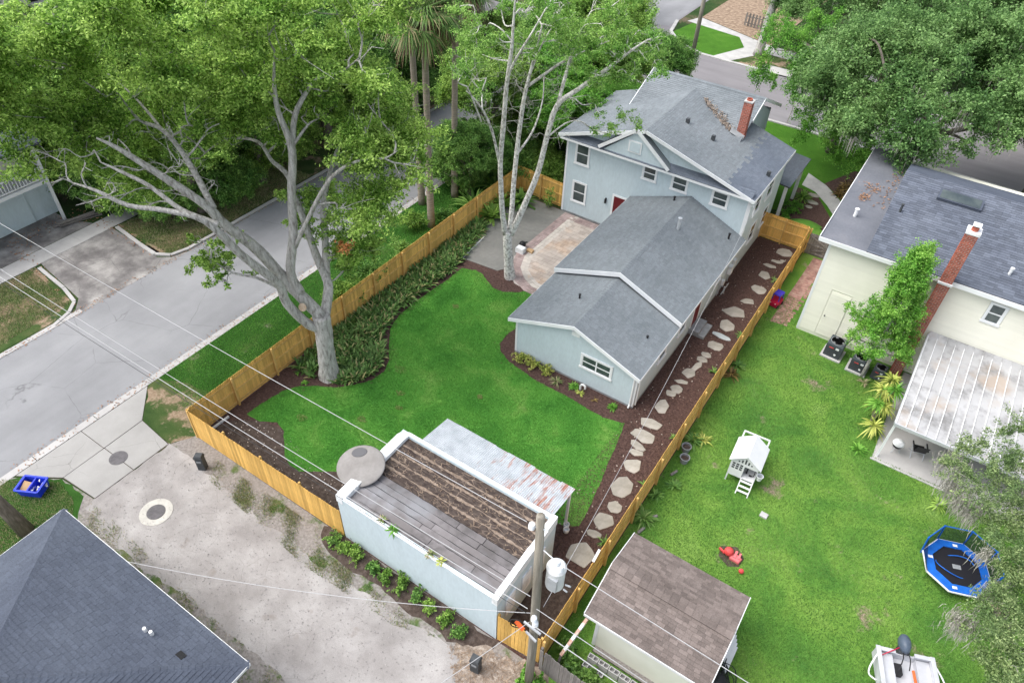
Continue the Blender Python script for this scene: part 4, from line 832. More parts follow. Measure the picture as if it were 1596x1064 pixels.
for i in range(5):
    z = roofz(ys[i])+.012; MB().prism([(X0+.42, ys[i]), (X1-.23, ys[i]), (X1-.23, ys[i+1]-.01), (X0+.42, ys[i+1]-.01)], z-.02, z+.02).build('tar_strip', 'tarroof', G, world=True)
    if i < 4:
        s = MB(); k = 60; yy = ys[i+1]; q = []
        wv = [.014*math.sin(j*.31+i*2)+r2.uniform(-.012, .012) for j in range(k+1)]; hw_ = [max(.012, .04+.02*math.sin(j*.4+i*1.3)+r2.uniform(-.03, .03)) for j in range(k+1)]
        for j in range(k+1): q.append((X0+.45+(X1-X0-.7)*j/k, yy+wv[j]-hw_[j]))
        for j in range(k, -1, -1): q.append((X0+.45+(X1-X0-.7)*j/k, yy+wv[j]+hw_[j]*.8))
        s.prism(q, z, z+.032).build('dirt_seam', 'dirtseam', G, world=True)
rng = np.random.default_rng(31); k = 420; P = np.c_[rng.uniform(X0+.5, X1-.3, k), rng.uniform(1.9, 3.9, k)]; V, F = leafquads(np.c_[P, np.full(k, 2.895)], np.c_[rng.normal(size=(k, 2))*.2, np.ones(k)], .12, .02, rng); npmesh('roof_twigs', V, F, 'straw', G, 'stuff', (-13.2, -2, 0))
# corrugated lean-to: each sheet its own piece
cx = [10.35+i*.65 for i in range(11)]
for i in range(10):
    a, b = cx[i], min(cx[i+1]+.04, 16.85); mb = MB(); k = 64; dy = r2.uniform(-.02, .03); dz = .005*(i % 2)
    for j in range(k+1):
        x = a+(b-a)*j/k; wv = .013*math.sin((x-10.35)*2*math.pi/.085); mb.v += [(x, 4.1, 2.90+wv+dz), (x, 5.9+dy, 2.60+wv+dz)]
    for j in range(k): mb.f.append((2*j, 2*j+2, 2*j+3, 2*j+1))
    mb.build('corrugated_sheet', 'corrugated', G, world=True, smooth=True)
fr = MB(); fr.bar((10.4, 5.78, 2.55), (16.8, 5.78, 2.55), .07, .1); fr.bar((10.4, 4.16, 2.82), (16.8, 4.16, 2.82), .06, .08); fr.build('lean_to_beam', 'white', G, world=True)
for x in (10.5, 13.6, 16.7): MB().prism([(x-.05, 5.73), (x+.05, 5.73), (x+.05, 5.83), (x-.05, 5.83)], 0, 2.5).build('lean_to_post', 'white', G, world=True)
for (x, y) in ((16.9, 5.5), (16.78, 5.72)): tag(MB().lathe([(.05, .02), (.12, .1), (.14, .26), (.12, .3), (.1, .28), (.08, .14)], 12).build('bucket', 'white', loc=(x, y, .01)), 'small white pot at the foot of the lean-to post' if x > 16.8 else 'white pot tucked against the lean-to post', 'pot')
# made-up rounded grey cap added on the near left corner, no real roof part
dm = MB(); prof = []
for i in range(9): a = i/8*math.pi/2; prof.append((1.0*math.cos(a)+.001, .12*math.sin(a)))
dm.lathe(prof, 40, sx=1.0, sy=.9); o = dm.build('added_cap', 'capgrey', smooth=True, loc=(9.35, 1.55, 3.16)); o.rotation_euler = (R(16), R(-6), R(32)); tag(o, 'made-up rounded grey concrete-coloured cap added over the left end of the garage parapet', 'cap')
pt = MB(); pt.lathe([(.25, 0), (.24, .02), (.2, .028)], 20, sx=1.3, sy=.85); pt = pt.build('dark_patch', 'capdark', o, loc=(-.1, .55, .092)); pt.rotation_euler = (R(-6), R(1), .1)

# ================================================================ OTHER BUILDINGS
def lapboards(parent, axis, at, a0, a1, z0, z1, side, m='siding', ex=.16, holes=()):
    mb = MB(); z = z0
    while z < z1-.01:
        t = min(z+ex, z1); segs = [(a0, a1)]
        for (h0, h1, y0, y1) in holes:
            if t > y0 and z < y1: segs = [s for (p, q) in segs for s in ((p, min(q, h0)), (max(p, h1), q)) if s[1]-s[0] > .02]
        for (p, q) in segs:
            pts = [(p, .034, z), (q, .034, z), (q, .004, t), (p, .004, t), (p, 0, z), (q, 0, z)]
            w = [((a, at+side*d, zz) if axis == 'y' else (at+side*d, a, zz)) for a, d, zz in pts]; mb.add(w, [(0, 1, 2, 3), (4, 5, 1, 0)])
        z += ex
    return mb.build('siding', m, parent, world=True)
N = thing('cream_house', 'cream clapboard neighbour house with blue-grey shingle roof and brick chimney', 'house', (28, 28, 0))
wl = MB(); wl.box(20.9, 40, 24.4, 31.5, 0, 6.15); wl.box(20.9, 40, 31.5, 36, 0, 5.9); wl.build('wall', 'siding', N, world=True)
lapboards(N, 'y', 24.4, 20.98, 40, .25, 6.1, -1, holes=((28.5, 29.35, 4.5, 5.75), (21.85, 22.95, .25, 3.2))); lapboards(N, 'x', 20.9, 24.5, 36, .25, 5.9, -1)
c = MB(); c.box(20.86, 20.99, 24.365, 24.4, .1, 6.1); c.box(20.862, 20.897, 24.37, 24.5, .1, 6.1); c.build('corner_trim', 'trim', N, world=True)
dr = MB().box(21.88, 22.92, 24.375, 24.4, .25, 3.17).build('shed_door', 'siding', N, world=True); lapboards(dr, 'y', 24.375, 21.9, 22.9, .27, 3.15, -1)
MB().box(21.98, 22.04, 24.33, 24.36, 1.5, 1.6).build('latch', 'darkgrey', dr, world=True)
window(N, 'y', 24.4, 28.62, 29.22, 4.62, 5.62, -1, tw=.1)
FR = [(20.35, 24.05, 6.22), (22.62, 24.05, 6.22), (22.62, 35.5, 6.35), (20.35, 35.5, 6.35)]
fr = MB().slab(FR, .12).build('flat_roof', 'membrane', N, world=True)
MB().box(20.33, 40, 24.0, 24.04, 6.0, 6.235).build('fascia', 'trim', N, world=True); MB().box(20.31, 20.348, 24.04, 35.5, 6.05, 6.3).build('fascia', 'trim', N, world=True)
RP = [(22.62, 24.05, 6.26), (40, 24.05, 6.26), (40, 30.6, 7.8), (22.62, 30.6, 7.8)]; RB = [(22.62, 30.6, 7.8), (40, 30.6, 7.8), (40, 33.4, 6.9), (22.62, 33.4, 6.9)]
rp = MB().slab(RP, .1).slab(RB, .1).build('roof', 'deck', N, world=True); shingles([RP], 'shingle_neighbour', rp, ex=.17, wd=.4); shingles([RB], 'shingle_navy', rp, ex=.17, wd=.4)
MB().add([(22.6, 24.1, 6.2), (22.6, 30.6, 7.72), (22.6, 33.4, 6.82), (22.6, 33.4, 6.2), (22.64, 24.1, 6.2), (22.64, 30.6, 7.72), (22.64, 33.4, 6.82), (22.64, 33.4, 6.2)], [(0, 3, 2, 1), (4, 5, 6, 7), (0, 1, 5, 4), (1, 2, 6, 5), (2, 3, 7, 6)]).build('end_wall', 'membrane', N, world=True)
sk = MB().slab([(24.5, 29.0, 7.6), (26.6, 29.0, 7.6), (26.6, 29.75, 7.77), (24.5, 29.75, 7.77)], .14).build('skylight', 'shingle_navy', N, world=True); MB().slab([(24.6, 29.06, 7.63), (26.5, 29.06, 7.63), (26.5, 29.69, 7.775), (24.6, 29.69, 7.775)], .02).build('pane', 'glass', sk, world=True)
for (x, y, z, h, m, r) in ((21.3, 27.0, 6.25, .4, 'whitedirty', .09), (23.2, 27.4, 7.0, .45, 'darkgrey', .06), (28.7, 25.6, 6.6, .35, 'whitedirty', .07)): MB().lathe([(r, z), (r, z+h), (r*1.3, z+h), (r*1.3, z+h+.06)], 10, (x, y)).build('vent_pipe', m, N, world=True)
ch = MB().box(26.06, 26.66, 23.58, 24.22, 9.0, 9.12).build('chimney', 'whitedirty', N, world=True); bricks(ch, 26.1, 26.62, 23.62, 24.2, 0, 9.0)
MB().lathe([(.15, 9.12), (.15, 9.32), (.11, 9.32), (.11, 9.13)], 12, (26.36, 23.87)).build('flue', 'brick', ch, world=True); MB().box(26.2, 26.55, 23.7, 24.1, 9.38, 9.41).build('flue_cap', 'whitedirty', ch, world=True)
MB().box(26.04, 26.68, 23.5, 23.6, 6.22, 6.32).build('ledge', 'whitedirty', ch, world=True)
ch = MB().box(30.1, 31.0, 30.0, 30.75, 9.3, 9.4).build('chimney', 'concrete', N, world=True); bricks(ch, 30.15, 30.95, 30.05, 30.7, 7.2, 9.3); MB().box(30.05, 31.05, 29.9, 30.04, 7.5, 7.75).build('flashing', 'whitedirty', ch, world=True)
rng = np.random.default_rng(14); k = 180; P = np.r_[np.c_[rng.normal(21.4, .28, k//3), rng.normal(30.5, .35, k//3)], np.c_[rng.normal(22.25, .2, k//3), rng.uniform(28.5, 33.5, k//3)], np.c_[rng.normal(21.2, .15, k//3), rng.normal(29.2, .25, k//3)]]; P = P[P[:, 0] < 22.55]
V, F = leafquads(np.c_[P, 6.25+(P[:, 1]-24)*.0115+.02], np.c_[rng.normal(size=(len(P), 2))*.2, np.ones(len(P))], .15, .07, rng); npmesh('roof_leaves', V, F, 'litter', fr, 'stuff')
MB().box(20.75, 20.9, 26.6, 26.75, .4, 1.6).build('wall_meter', 'whitedirty', N, world=True)
# carport roof of ribbed panels
K = thing('carport', 'stained white metal carport roof with raised ribs against the cream house', 'carport', (31, 21, 0))
pw = .42
for i in range(24):
    x = 26.9+i*pw; p = MB()
    p.slab([(x, 17.5, 2.45), (x+pw-.01, 17.5, 2.45), (x+pw-.01, 23.9, 2.85), (x, 23.9, 2.85)], .02); p.slab([(x, 23.9, 2.85), (x+pw-.01, 23.9, 2.85), (x+pw-.01, 24.33, 3.02), (x, 24.33, 3.02)], .02)
    q = p.build('roof_panel', 'carport', K, world=True); b = MB(); b.bar((x, 17.48, 2.475), (x, 24.3, 2.9), .03, .05); b.build('rib', 'whitedirty', q, world=True)
MB().box(26.86, 37, 17.42, 17.48, 2.3, 2.47).build('gutter_beam', 'aluminium', K, world=True)
b = MB(); b.bar((26.86, 17.5, 2.4), (26.86, 24.2, 2.85), .05, .14); b.build('side_beam', 'aluminium', K, world=True)
for x in (26.92, 33.4): MB().bar((x, 17.55, 0), (x, 17.55, 2.35), .1).build('post', 'white', K, world=True)
sheet('carport_slab', [(26.75, 17.3), (38, 17.3), (38, 24.3), (26.75, 24.3)], .02, 'walk'); 
b = MB(); b.box(26.7, 38, 17.2, 17.3, 0, .05); b.build('slab_edge', 'concrete', bpy.data.objects['carport_slab'], world=True)
# shed
D = thing('shed', 'small cream shed with brown shingle roof and raised ridge', 'shed', (22, 3.6, 0))
gb = MB(); pp = [(1.95, 0), (5.35, 0), (5.35, 2.35), (3.6, 2.95), (1.95, 2.35)]
gb.v = [(20.15, y, z) for y, z in pp]+[(24.05, y, z) for y, z in pp]; gb.f = [tuple(reversed(range(5))), tuple(range(5, 10))]+[(i, (i+1) % 5, (i+1) % 5+5, i+5) for i in range(5)]; gb.build('wall', 'shedwall', D, world=True)
SA = [(19.72, 1.68, 2.38), (24.38, 1.68, 2.38), (24.38, 3.55, 3.02), (19.72, 3.55, 3.02)]; SB = [(19.72, 3.62, 3.02), (24.38, 3.62, 3.02), (24.38, 5.62, 2.38), (19.72, 5.62, 2.38)]
rf = MB().slab(SA, .06).slab(SB, .06).build('roof', 'deck', D, world=True); shingles([SA, SB], 'shingle_brown', rf, ex=.14, wd=.28)
rb = MB()
for i in range(16): x = 19.72+i*.2915; rb.slab([(x, 3.36, 3.03), (x+.285, 3.36, 3.03), (x+.285, 3.6, 3.1), (x, 3.6, 3.1)], .05); rb.slab([(x, 3.6, 3.1), (x+.285, 3.6, 3.1), (x+.285, 3.86, 3.03), (x, 3.86, 3.03)], .05)
rb.build('ridge_vent', 'shingle_brown', rf, world=True)
e = MB(); e.box(19.7, 24.4, 1.64, 1.675, 2.25, 2.37); e.build('fascia', 'white', D, world=True)
e = MB(); e.bar((24.4, 1.68, 2.36), (24.4, 3.6, 3.0), .03, .1); e.bar((24.4, 3.6, 3.0), (24.4, 5.62, 2.36), .03, .1); e.bar((19.7, 1.68, 2.36), (19.7, 3.6, 3.0), .03, .1); e.bar((19.7, 3.6, 3.0), (19.7, 5.62, 2.36), .03, .1); e.build('rake_trim', 'white', D, world=True)
c = MB(); c.box(20.13, 20.25, 1.93, 1.948, 0, 2.3); c.build('corner_trim', 'white', D, world=True); MB().box(20.3, 24, 1.7, 1.94, 0, .1).build('sill_board', 'oldwood', D, world=True)
# hip-roofed house at the bottom left
B = thing('hip_roof_house', 'dark slate-blue hip-roofed house at the alley\'s edge', 'house', (6.5, -11, 0))
A0, A1, AP, AP2 = (1.45, -6.3, 2.95), (11.68, -6.3, 2.95), (6.565, -11.4, 4.85), (6.565, -14, 4.85)
MB().box(1.9, 11.25, -20, -6.75, 0, 2.9).build('wall', 'siding', B, world=True)
Fa = [A0, A1, AP]; Le = [A0, AP, AP2, (1.45, -21, 2.95), (1.45, -20, 2.95)]; Le = [A0, AP, (6.565, -21, 4.85), (1.45, -21, 2.95)]; Ri = [A1, AP, (6.565, -21, 4.85), (11.68, -21, 2.95)]
r_ = MB()
for q in (Fa, Le, Ri): r_.slab(q, .08)
r_ = r_.build('roof', 'deck', B, world=True); shingles([Fa, Le, Ri], 'shingle_navy', r_, ex=.15, wd=.34); caps(A0, AP, 'shingle_navy', r_, w=.3); caps(A1, AP, 'shingle_navy', r_, w=.3)
e = MB(); e.box(1.43, 11.7, -6.297, -6.27, 2.84, 2.96); e.box(1.42, 1.448, -21, -6.3, 2.84, 2.96); e.box(11.682, 11.71, -21, -6.3, 2.84, 2.96); e.build('drip_edge', 'white', B, world=True)
for (x, y, m) in ((8.35, -7.55, 'white'), (8.6, -7.5, 'white')): zz = 2.95+(-6.3-y)*.3725; MB().lathe([(.06, zz), (.06, zz+.22), (.03, zz+.22)], 10, (x, y)).build('vent_pipe', m, B, world=True)
MB().slab([(9.75, -7.5, 3.43), (10.05, -7.5, 3.43), (10.05, -7.3, 3.36), (9.75, -7.3, 3.36)], .05).build('roof_vent', 'black', B, world=True)
# house with a raised porch across the street
T = thing('porch_house', 'white house with balustraded upper porch over a garage across the street', 'house', (-25, 4, 0))
MB().box(-32, -22.6, -3, 7.2, 0, 2.6).build('wall', 'stucco', T, world=True); MB().box(-32, -23.5, -3, 7.0, 2.6, 5.6).build('upper_wall', 'siding', T, world=True)
MB().box(-22.55, -22.5, 2.4, 5.6, .05, 2.2).build('garage_door', 'stucco', T, world=True)
MB().box(-24, -21.3, -3, 6.9, 2.75, 2.95).build('porch_floor', 'white', T, world=True)
b = MB(); b.box(-21.42, -21.36, -3, 6.85, 3.75, 3.83); b.box(-21.42, -21.36, -3, 6.85, 3.05, 3.11); b.box(-24, -21.4, 6.78, 6.84, 3.75, 3.83); b.build('rail', 'white', T, world=True)
me = bpy.data.meshes.new('baluster'); mb = MB().box(-.02, .02, -.02, .02, 0, .66); me.from_pydata(mb.v, [], mb.f); me.materials.append(M['white'])
for i in range(52):
    o = link(bpy.data.objects.new('baluster', me)); o.parent = T; o.location = Vector((-21.39, -2.8+i*.185, 3.1))-Vector(T.location)
for y in (-2.9, 2.4, 6.75): MB().box(-21.5, -21.34, y, y+.16, 0, 5.3).build('porch_post', 'white', T, world=True)
MB().slab([(-21, -3.4, 5.4), (-21, 7.3, 5.4), (-27, 7.3, 7.4), (-27, -3.4, 7.4)], .15).build('roof', 'shingle_navy', T, world=True)
window(T, 'x', -23.5, 3.5, 4.6, 3.4, 4.9, 1)
# far corner house
U = thing('far_house', 'grey-roofed beige house at the far top left corner', 'house', (-62, 26, 0))
MB().box(-72, -60, 18, 30, 0, 3).build('wall', 'siding', U, world=True); Q1 = [(-59.5, 17.5, 2.9), (-59.5, 30.5, 2.9), (-66, 30.5, 5.2), (-66, 17.5, 5.2)]; ro = MB().slab(Q1, .15).build('roof', 'shingle_neighbour', U, world=True)
MB().box(-60.02, -59.96, 27.2, 28.6, 0, 2.3).build('door', 'black', U, world=True); MB().box(-59.9, -58.4, 27, 29, 0, .3).build('doorstep', 'concrete', U, world=True); MB().box(-60.02, -59.96, 22, 24.5, .9, 2.2).build('window', 'glass', U, world=True)

# ================================================================ POLES AND WIRES
P1 = thing('utility_pole', 'weathered wooden utility pole with white transformer beside the garage', 'utility pole', (18.95, -.62, 0))
MB().tube([(0, 0, 0, .165), (0, 0, 3, .155), (-.08, 0, 7, .14), (-.2, 0, 10.5, .12)], 14).build('pole', 'polewood', P1, smooth=True)
tr = MB().lathe([(.02, 5.45), (.26, 5.45), (.28, 5.5), (.28, 6.35), (.30, 6.37), (.30, 6.43), (.24, 6.52), (.05, 6.58)], 24, (.30, .36)).build('transformer', 'white', P1, smooth=False, loc=(0, 0, 1.45))
MB().box(.2, .5, .05, .2, 5.6, 6.2).build('bracket', 'galv', tr); MB().lathe([(.05, 6.55), (.08, 6.6), (.05, 6.65), (.08, 6.7), (.05, 6.78)], 10, (.5, .25)).build('bushing', 'porcelain', tr)
b = MB(); b.tube([(.68, .3, 5.9, .03), (.85, .28, 6.0, .03)], 6); b.tube([(.68, .2, 5.8, .03), (.82, .16, 5.85, .03)], 6); b.build('terminal', 'galv', tr)
for (x, y, z) in ((-.38, -.1, 10.0), (.5, -.1, 9.0), (.05, -.22, 5.4), (.1, -.2, 5.1)): 
    q = MB(); q.tube([(0, 0, z, .02), (x, y, z, .02)], 6); q.lathe([(.05, z-.12), (.1, z-.08), (.06, z-.04), (.1, z), (.06, z+.04), (.09, z+.08), (.03, z+.12)], 12, (x, y)); q.build('insulator', 'porcelain', P1)
q = MB(); q.bar((-.3, -.2, 4.75), (.35, -.25, 4.75), .06, .08); q.bar((-.2, -.2, 4.2), (.25, -.3, 4.2), .06, .08); q.build('bracket', 'galv', P1)
q = MB().tube(smoothpts([(-.15, -.15, 4.6, .02), (-.5, -.25, 4.7, .02), (-.75, -.3, 4.5, .02), (-.65, -.3, 4.2, .02), (-.3, -.2, 4.3, .02)], 4), 6).build('cable_loop', 'black', P1)
tag(MB().bar((0, 0, 0), (.34, -.06, -.12), .11, .11).build('splice_case', 'orange', loc=(18.35, -.82, 4.45)), 'orange cable splice case hanging beside the utility pole', 'splice case')
def wire(label, a, b, sag, r=.012, m='whitedirty'):
    a, b = Vector(a), Vector(b); k = 22; pts = []
    for i in range(k+1): t = i/k; p = a.lerp(b, t); pts.append((p.x-a.x, p.y-a.y, p.z-a.z-sag*4*t*(1-t), r))
    return tag(MB().tube(pts, 5).build('power_line', m, loc=tuple(a)), label, 'power line')
wire('topmost pale wire running from the pole top over the lawn and street', (18.4, -.72, 10.05), (-34, -1.3, 10.2), .5, .011, 'wiregrey')
wire('pale wire from the pole top down over the shed roof', (19.4, -.72, 9.0), (60, -1, 9.4), .4, .011, 'wiregrey')
wire('upper of the two close wires above the garage roof towards the street', (18.8, -.85, 6.6), (-34, -1.4, 7.0), .55, .012, 'wiregrey')
wire('pale thick wire just below its twin above the garage roof', (18.8, -.95, 6.0), (-34, -1.5, 6.5), .5, .014, 'wiregrey')
wire('dark communication cable lowest of the alley wires', (18.8, -1.0, 5.8), (-34, -1.6, 6.3), .55, .010, 'black')
wire('pale wire leaving the pole bracket over the corner of the shed', (19.05, -.85, 6.1), (60, -1.2, 6.5), .4, .011, 'wiregrey')
wire('twisted pale cable from the pole past the weathered fence', (19.05, -.95, 5.2), (60, -1.4, 5.4), .4, .016, 'wiregrey')
wire('service cable from the pole to the two-storey house corner', (19.1, -.5, 5.7), (16.25, 26.55, 5.05), 1.0, .008, 'wiregrey')
wire('cable from the hip-roofed house to the utility pole', (5.2, -6.3, 2.9), (18.8, -.7, 5.3), .55, .011, 'wiregrey')
wire('slack cable from the garage corner out over the alley', (18.8, -.75, 4.8), (15.4, -8.5, 4.2), .3, .011, 'wiregrey')
P2 = thing('utility_pole', 'tall grey wooden pole standing beyond the two-storey roof', 'utility pole', (2.4, 51.2, 0)); MB().tube([(0, 0, 0, .2), (.1, 0, 12, .15)], 12).build('pole', 'polewood', P2, smooth=True)
P3 = thing('utility_pole', 'slim dark pole on the corner lawn across the street', 'utility pole', (-1.2, 61.7, 0)); MB().tube([(0, 0, 0, .13), (.1, 0, 9, .11)], 10).build('pole', 'bark_dark', P3, smooth=True)
q = MB().tube(smoothpts([(0, 0, 0, .04), (.1, .05, 1.2, .035), (.05, .1, 2.4, .03), (.15, .15, 3.3, .02)], 3), 6).build('bare_sapling', 'deadtwig', loc=(12.2, 49.4, 0)); tag(q, 'thin bare stem by the kerb behind the brick chimney', 'sapling')
pf = thing('picket_fence', 'low brown picket fence by the far corner pavement', 'fence', (1.2, 69.2, 0)); me = board_mesh(1.3, .2, .03, 'oldwood', .06)
for i in range(9):
    o = link(bpy.data.objects.new('picket', me)); o.parent = pf; o.location = (i*.36, -i*.03, .05)
for z in (.35, 1.0): MB().bar((0, .03, z), (2.9, -.2, z), .04, .1).build('rail', 'oldwood', pf)

# ================================================================ THINGS IN THE YARDS
def manhole(label, x, y, r, ringr=None):
    t = thing('manhole_cover', label, 'manhole', (x, y, .0)); 
    z = .034 if x < 0 else .016
    if ringr: MB().lathe([(ringr, z-.012), (ringr, z+.006), (r+.02, z+.006), (r+.02, z-.012)], 40).build('concrete_ring', 'ringconcrete', t)
    d_ = MB().lathe([(r, z-.012), (r, z+.009), (r*.93, z+.014), (r*.9, z+.010)], 32).build('lid', 'iron', t)
    s = MB()
    for i in range(-5, 6):
        for j in range(-5, 6):
            if math.hypot(i, j) < 5.2: s.box(i*r*.155-.02, i*r*.155+.02, j*r*.155-.02, j*r*.155+.02, z+.009, z+.016)
    s.build('studs', 'iron', d_)
manhole('iron manhole cover set in a pale concrete ring in the alley', 2.0, -3.68, .37, .68); manhole('dark manhole cover in the concrete apron by the street', -1.8, -2.85, .40)
def pedestal(label, x, y, rz):
    t = thing('utility_pedestal', label, 'pedestal', (x, y, 0), rz); MB().prism([(-.17, -.14), (.17, -.14), (.17, .14), (-.17, .14)], 0, .78, .02, .02).build('body', 'darkgrey', t)
    MB().prism([(-.19, -.16), (.19, -.16), (.19, .16), (-.19, .16)], .78, .95, .05, .08).build('hood', 'darkgrey', t); MB().box(-.1, .1, -.165, -.142, .55, .66).build('plate', 'midgrey', t)
pedestal('black utility pedestal in front of the cedar fence by the alley', 1.75, -1.02, .5); pedestal('black utility pedestal on the straw near the utility pole', 17.1, -1.3, .15)
# recycling bin with rubbish
bx = thing('recycling_bin', 'open blue recycling bin full of rubbish on the kerbside grass', 'bin', (-3.15, -5.95, 0), R(28))
def tub(mb, w, d, h, th=.04, fl=.06):
    o0 = [(-w/2+fl, -d/2+fl), (w/2-fl, -d/2+fl), (w/2-fl, d/2-fl), (-w/2+fl, d/2-fl)]; o1 = [(-w/2, -d/2), (w/2, -d/2), (w/2, d/2), (-w/2, d/2)]; sh = lambda p, k: (p[0]-math.copysign(k, p[0]), p[1]-math.copysign(k, p[1]))
    R_ = [[(x, y, 0) for x, y in o0], [(x, y, h) for x, y in o1], [(*sh(p, th), h) for p in o1], [(*sh(p, th), th) for p in o0]]
    b = len(mb.v)
    for r in R_: mb.v += r
    for k in range(3):
        for i in range(4): mb.f.append((b+k*4+i, b+k*4+(i+1) % 4, b+k*4+4+(i+1) % 4, b+k*4+4+i))
    mb.f += [(b+3, b+2, b+1, b), (b+12, b+13, b+14, b+15)]
q = MB(); tub(q, 1.0, .78, .5); q.build('body', 'blueplastic', bx); q = MB(); q.box(-.03, .03, -.36, .36, .06, .47); q.build('divider', 'blueplastic', bx)
q = MB()
for s in (-1, 1): q.bar((-.52, s*.4, .48), (.52, s*.4, .48), .06, .05); q.bar((s*.52, -.4, .48), (s*.52, .4, .48), .06, .05)
q.build('rim', 'blueplastic', bx)
o = MB().prism([(-.2, -.2), (.22, -.24), (.2, .2), (-.2, .22)], 0, .28).build('cardboard_box', 'cardboard', loc=(-3.4, -6.05, .1)); o.rotation_euler = (.3, .2, .5); tag(o, 'brown cardboard standing in the blue recycling bin', 'cardboard')
rr = random.Random(2); q = MB()
for i in range(14): 
    c0 = Vector((rr.uniform(-.2, .2), rr.uniform(-.25, .25), rr.uniform(0, .25))); k = 6; q.add([c0+Vector((rr.uniform(-.13, .13), rr.uniform(-.13, .13), rr.uniform(-.08, .08))) for _ in range(4)], [(0, 1, 2), (0, 2, 3), (0, 1, 3), (1, 2, 3)])
tag(q.build('crumpled_paper', 'white', loc=(-2.95, -5.8, .22)), 'crumpled white paper and plastic inside the blue bin', 'rubbish')
# bare trunk at the bottom left edge
tt = thing('tree', 'bare mottled tree trunk at the left edge beside the hip roof', 'tree', (-1.55, -7.3, 0)); MB().tube([(0, 0, 0, .32), (-.1, -.1, 1.5, .26), (-.3, -.3, 4, .23), (-.6, -.6, 8, .18)], 12, wob=.06).build('trunk', 'bark_dark', tt, smooth=True)
# air conditioners
def acunit(label, x, y, w, h, rz, pad=True):
    t = thing('air_conditioner', label, 'air conditioner', (x, y, 0), rz); 
    if pad: MB().box(-w/2-.12, w/2+.12, -w/2-.14, w/2+.1, .0, .1).build('pad', 'concrete', t)
    b = MB(); b.prism([(-w/2, -w/2), (w/2, -w/2), (w/2, w/2), (-w/2, w/2)], .1, h, .03, .03); b = b.build('body', 'acgrey', t)
    f = MB()
    for i in range(14): z = .2+i*(h-.35)/14; f.box(-w/2-.01, w/2+.01, -w/2-.012, -w/2-.002, z, z+.02); f.box(-w/2-.012, -w/2-.002, -w/2, w/2, z, z+.02)
    f.build('louvres', 'darkgrey', b)
    MB().lathe([(w*.43, h), (w*.43, h+.03), (w*.40, h+.03), (w*.40, h+.004)], 28).build('fan_ring', 'midgrey', t); g = MB()
    for i in range(5): g.lathe([(w*.08*(i+1)-.008, h+.02), (w*.08*(i+1)-.008, h+.028), (w*.08*(i+1), h+.028), (w*.08*(i+1), h+.02)], 24)
    g.build('grille', 'black', t); k = MB()
    for a in range(3): k.bar((0, 0, h+.012), (w*.36*math.cos(a*2.1), w*.36*math.sin(a*2.1), h+.016), .14, .01)
    k.build('fan_blades', 'midgrey', t)
    MB().box(w*.1, w*.3, -w/2-.02, -w/2-.013, h*.72, h*.86).build('rating_plate', 'whitedirty', t); MB().box(w*.12, w*.24, -w/2-.02, -w/2-.013, h*.3, h*.42).build('rating_plate', 'whitedirty', t); MB().box(-w*.3, -w*.02, -w/2-.02, -w/2-.013, h*.74, h*.80).build('badge', 'redplastic', t)
acunit('dark air conditioner on a concrete pad, nearest the cream wall\'s left', 23.2, 23.45, .85, .95, R(-4)); acunit('grey-blue air conditioner half under the leafy tree', 24.6, 23.1, .8, .85, R(-2)); acunit('short dark air conditioner behind the pale thin trunk', 25.65, 23.0, .62, .75, R(-4), False)
tag(MB().tube(smoothpts([(23.6, 23.8, .5, .03), (23.75, 23.95, .95, .03), (24.0, 24.1, 1.05, .03), (24.6, 24.2, 1.0, .03), (24.9, 24.3, .9, .03)], 3), 7).build('refrigerant_pipe', 'black'), 'black insulated pipe arching from air conditioner to cream wall', 'pipe')
# toy car
t = thing('toy_car', 'toy car with blue roof and red body by the brick path', 'toy car', (19.2, 25.75, 0), R(-10))
b = MB(); b.prism([(-.24, -.42), (.24, -.42), (.27, -.3), (.27, .35), (.2, .42), (-.2, .42), (-.27, .35), (-.27, -.3)], .1, .42, .05, .06); b.build('body', 'toyred', t)
b = MB(); b.prism([(-.22, -.22), (.22, -.22), (.23, .34), (-.23, .34)], .78, .88, .05, .05); 
for x, y in ((-.2, -.2), (.2, -.2), (-.2, .3), (.2, .3)): b.bar((x, y, .4), (x, y, .8), .05)
b.build('roof', 'toyblue', t)
for x in (-.27, .27):
    for y in (-.28, .28): MB().tube([(x-.04, y, .11, .11), (x+.04, y, .11, .11)], 14).build('wheel', 'rubber', t)
for x in (-.15, .15): MB().lathe([(.035, 0), (.035, .02)], 10).build('headlight', 'white', t, loc=(x, -.43, .34))
# playhouse on legs
t = thing('playhouse', 'small white wooden playhouse on legs with ladder on the neighbour\'s lawn', 'playhouse', (22.0, 12.75, 0), R(4))
w, dp, fz, ez, rzz = 1.22, 1.25, .55, 1.6, 2.1
for x in (-w/2+.03, w/2-.03):
    for y in (-dp/2+.03, dp/2-.03, dp/2+.75): MB().bar((x, y, 0), (x, y, fz+.02 if y < 1 else 1.35), .06).build('leg', 'whitedirty', t)
MB().box(-w/2, w/2, -dp/2, dp/2+.8, fz-.06, fz).build('floor', 'whitedirty', t)
b = MB(); b.box(-w/2, -w/2+.03, -dp/2, dp/2, fz, ez); b.box(w/2-.03, w/2, -dp/2, dp/2, fz, ez); b.box(-w/2+.03, w/2-.03, dp/2-.03, dp/2, fz, ez); b.box(-w/2+.03, .02, -dp/2, -dp/2+.03, fz, ez); b.box(.58, w/2-.03, -dp/2, -dp/2+.03, fz, ez); b.box(.02, .58, -dp/2, -dp/2+.03, 1.32, ez)
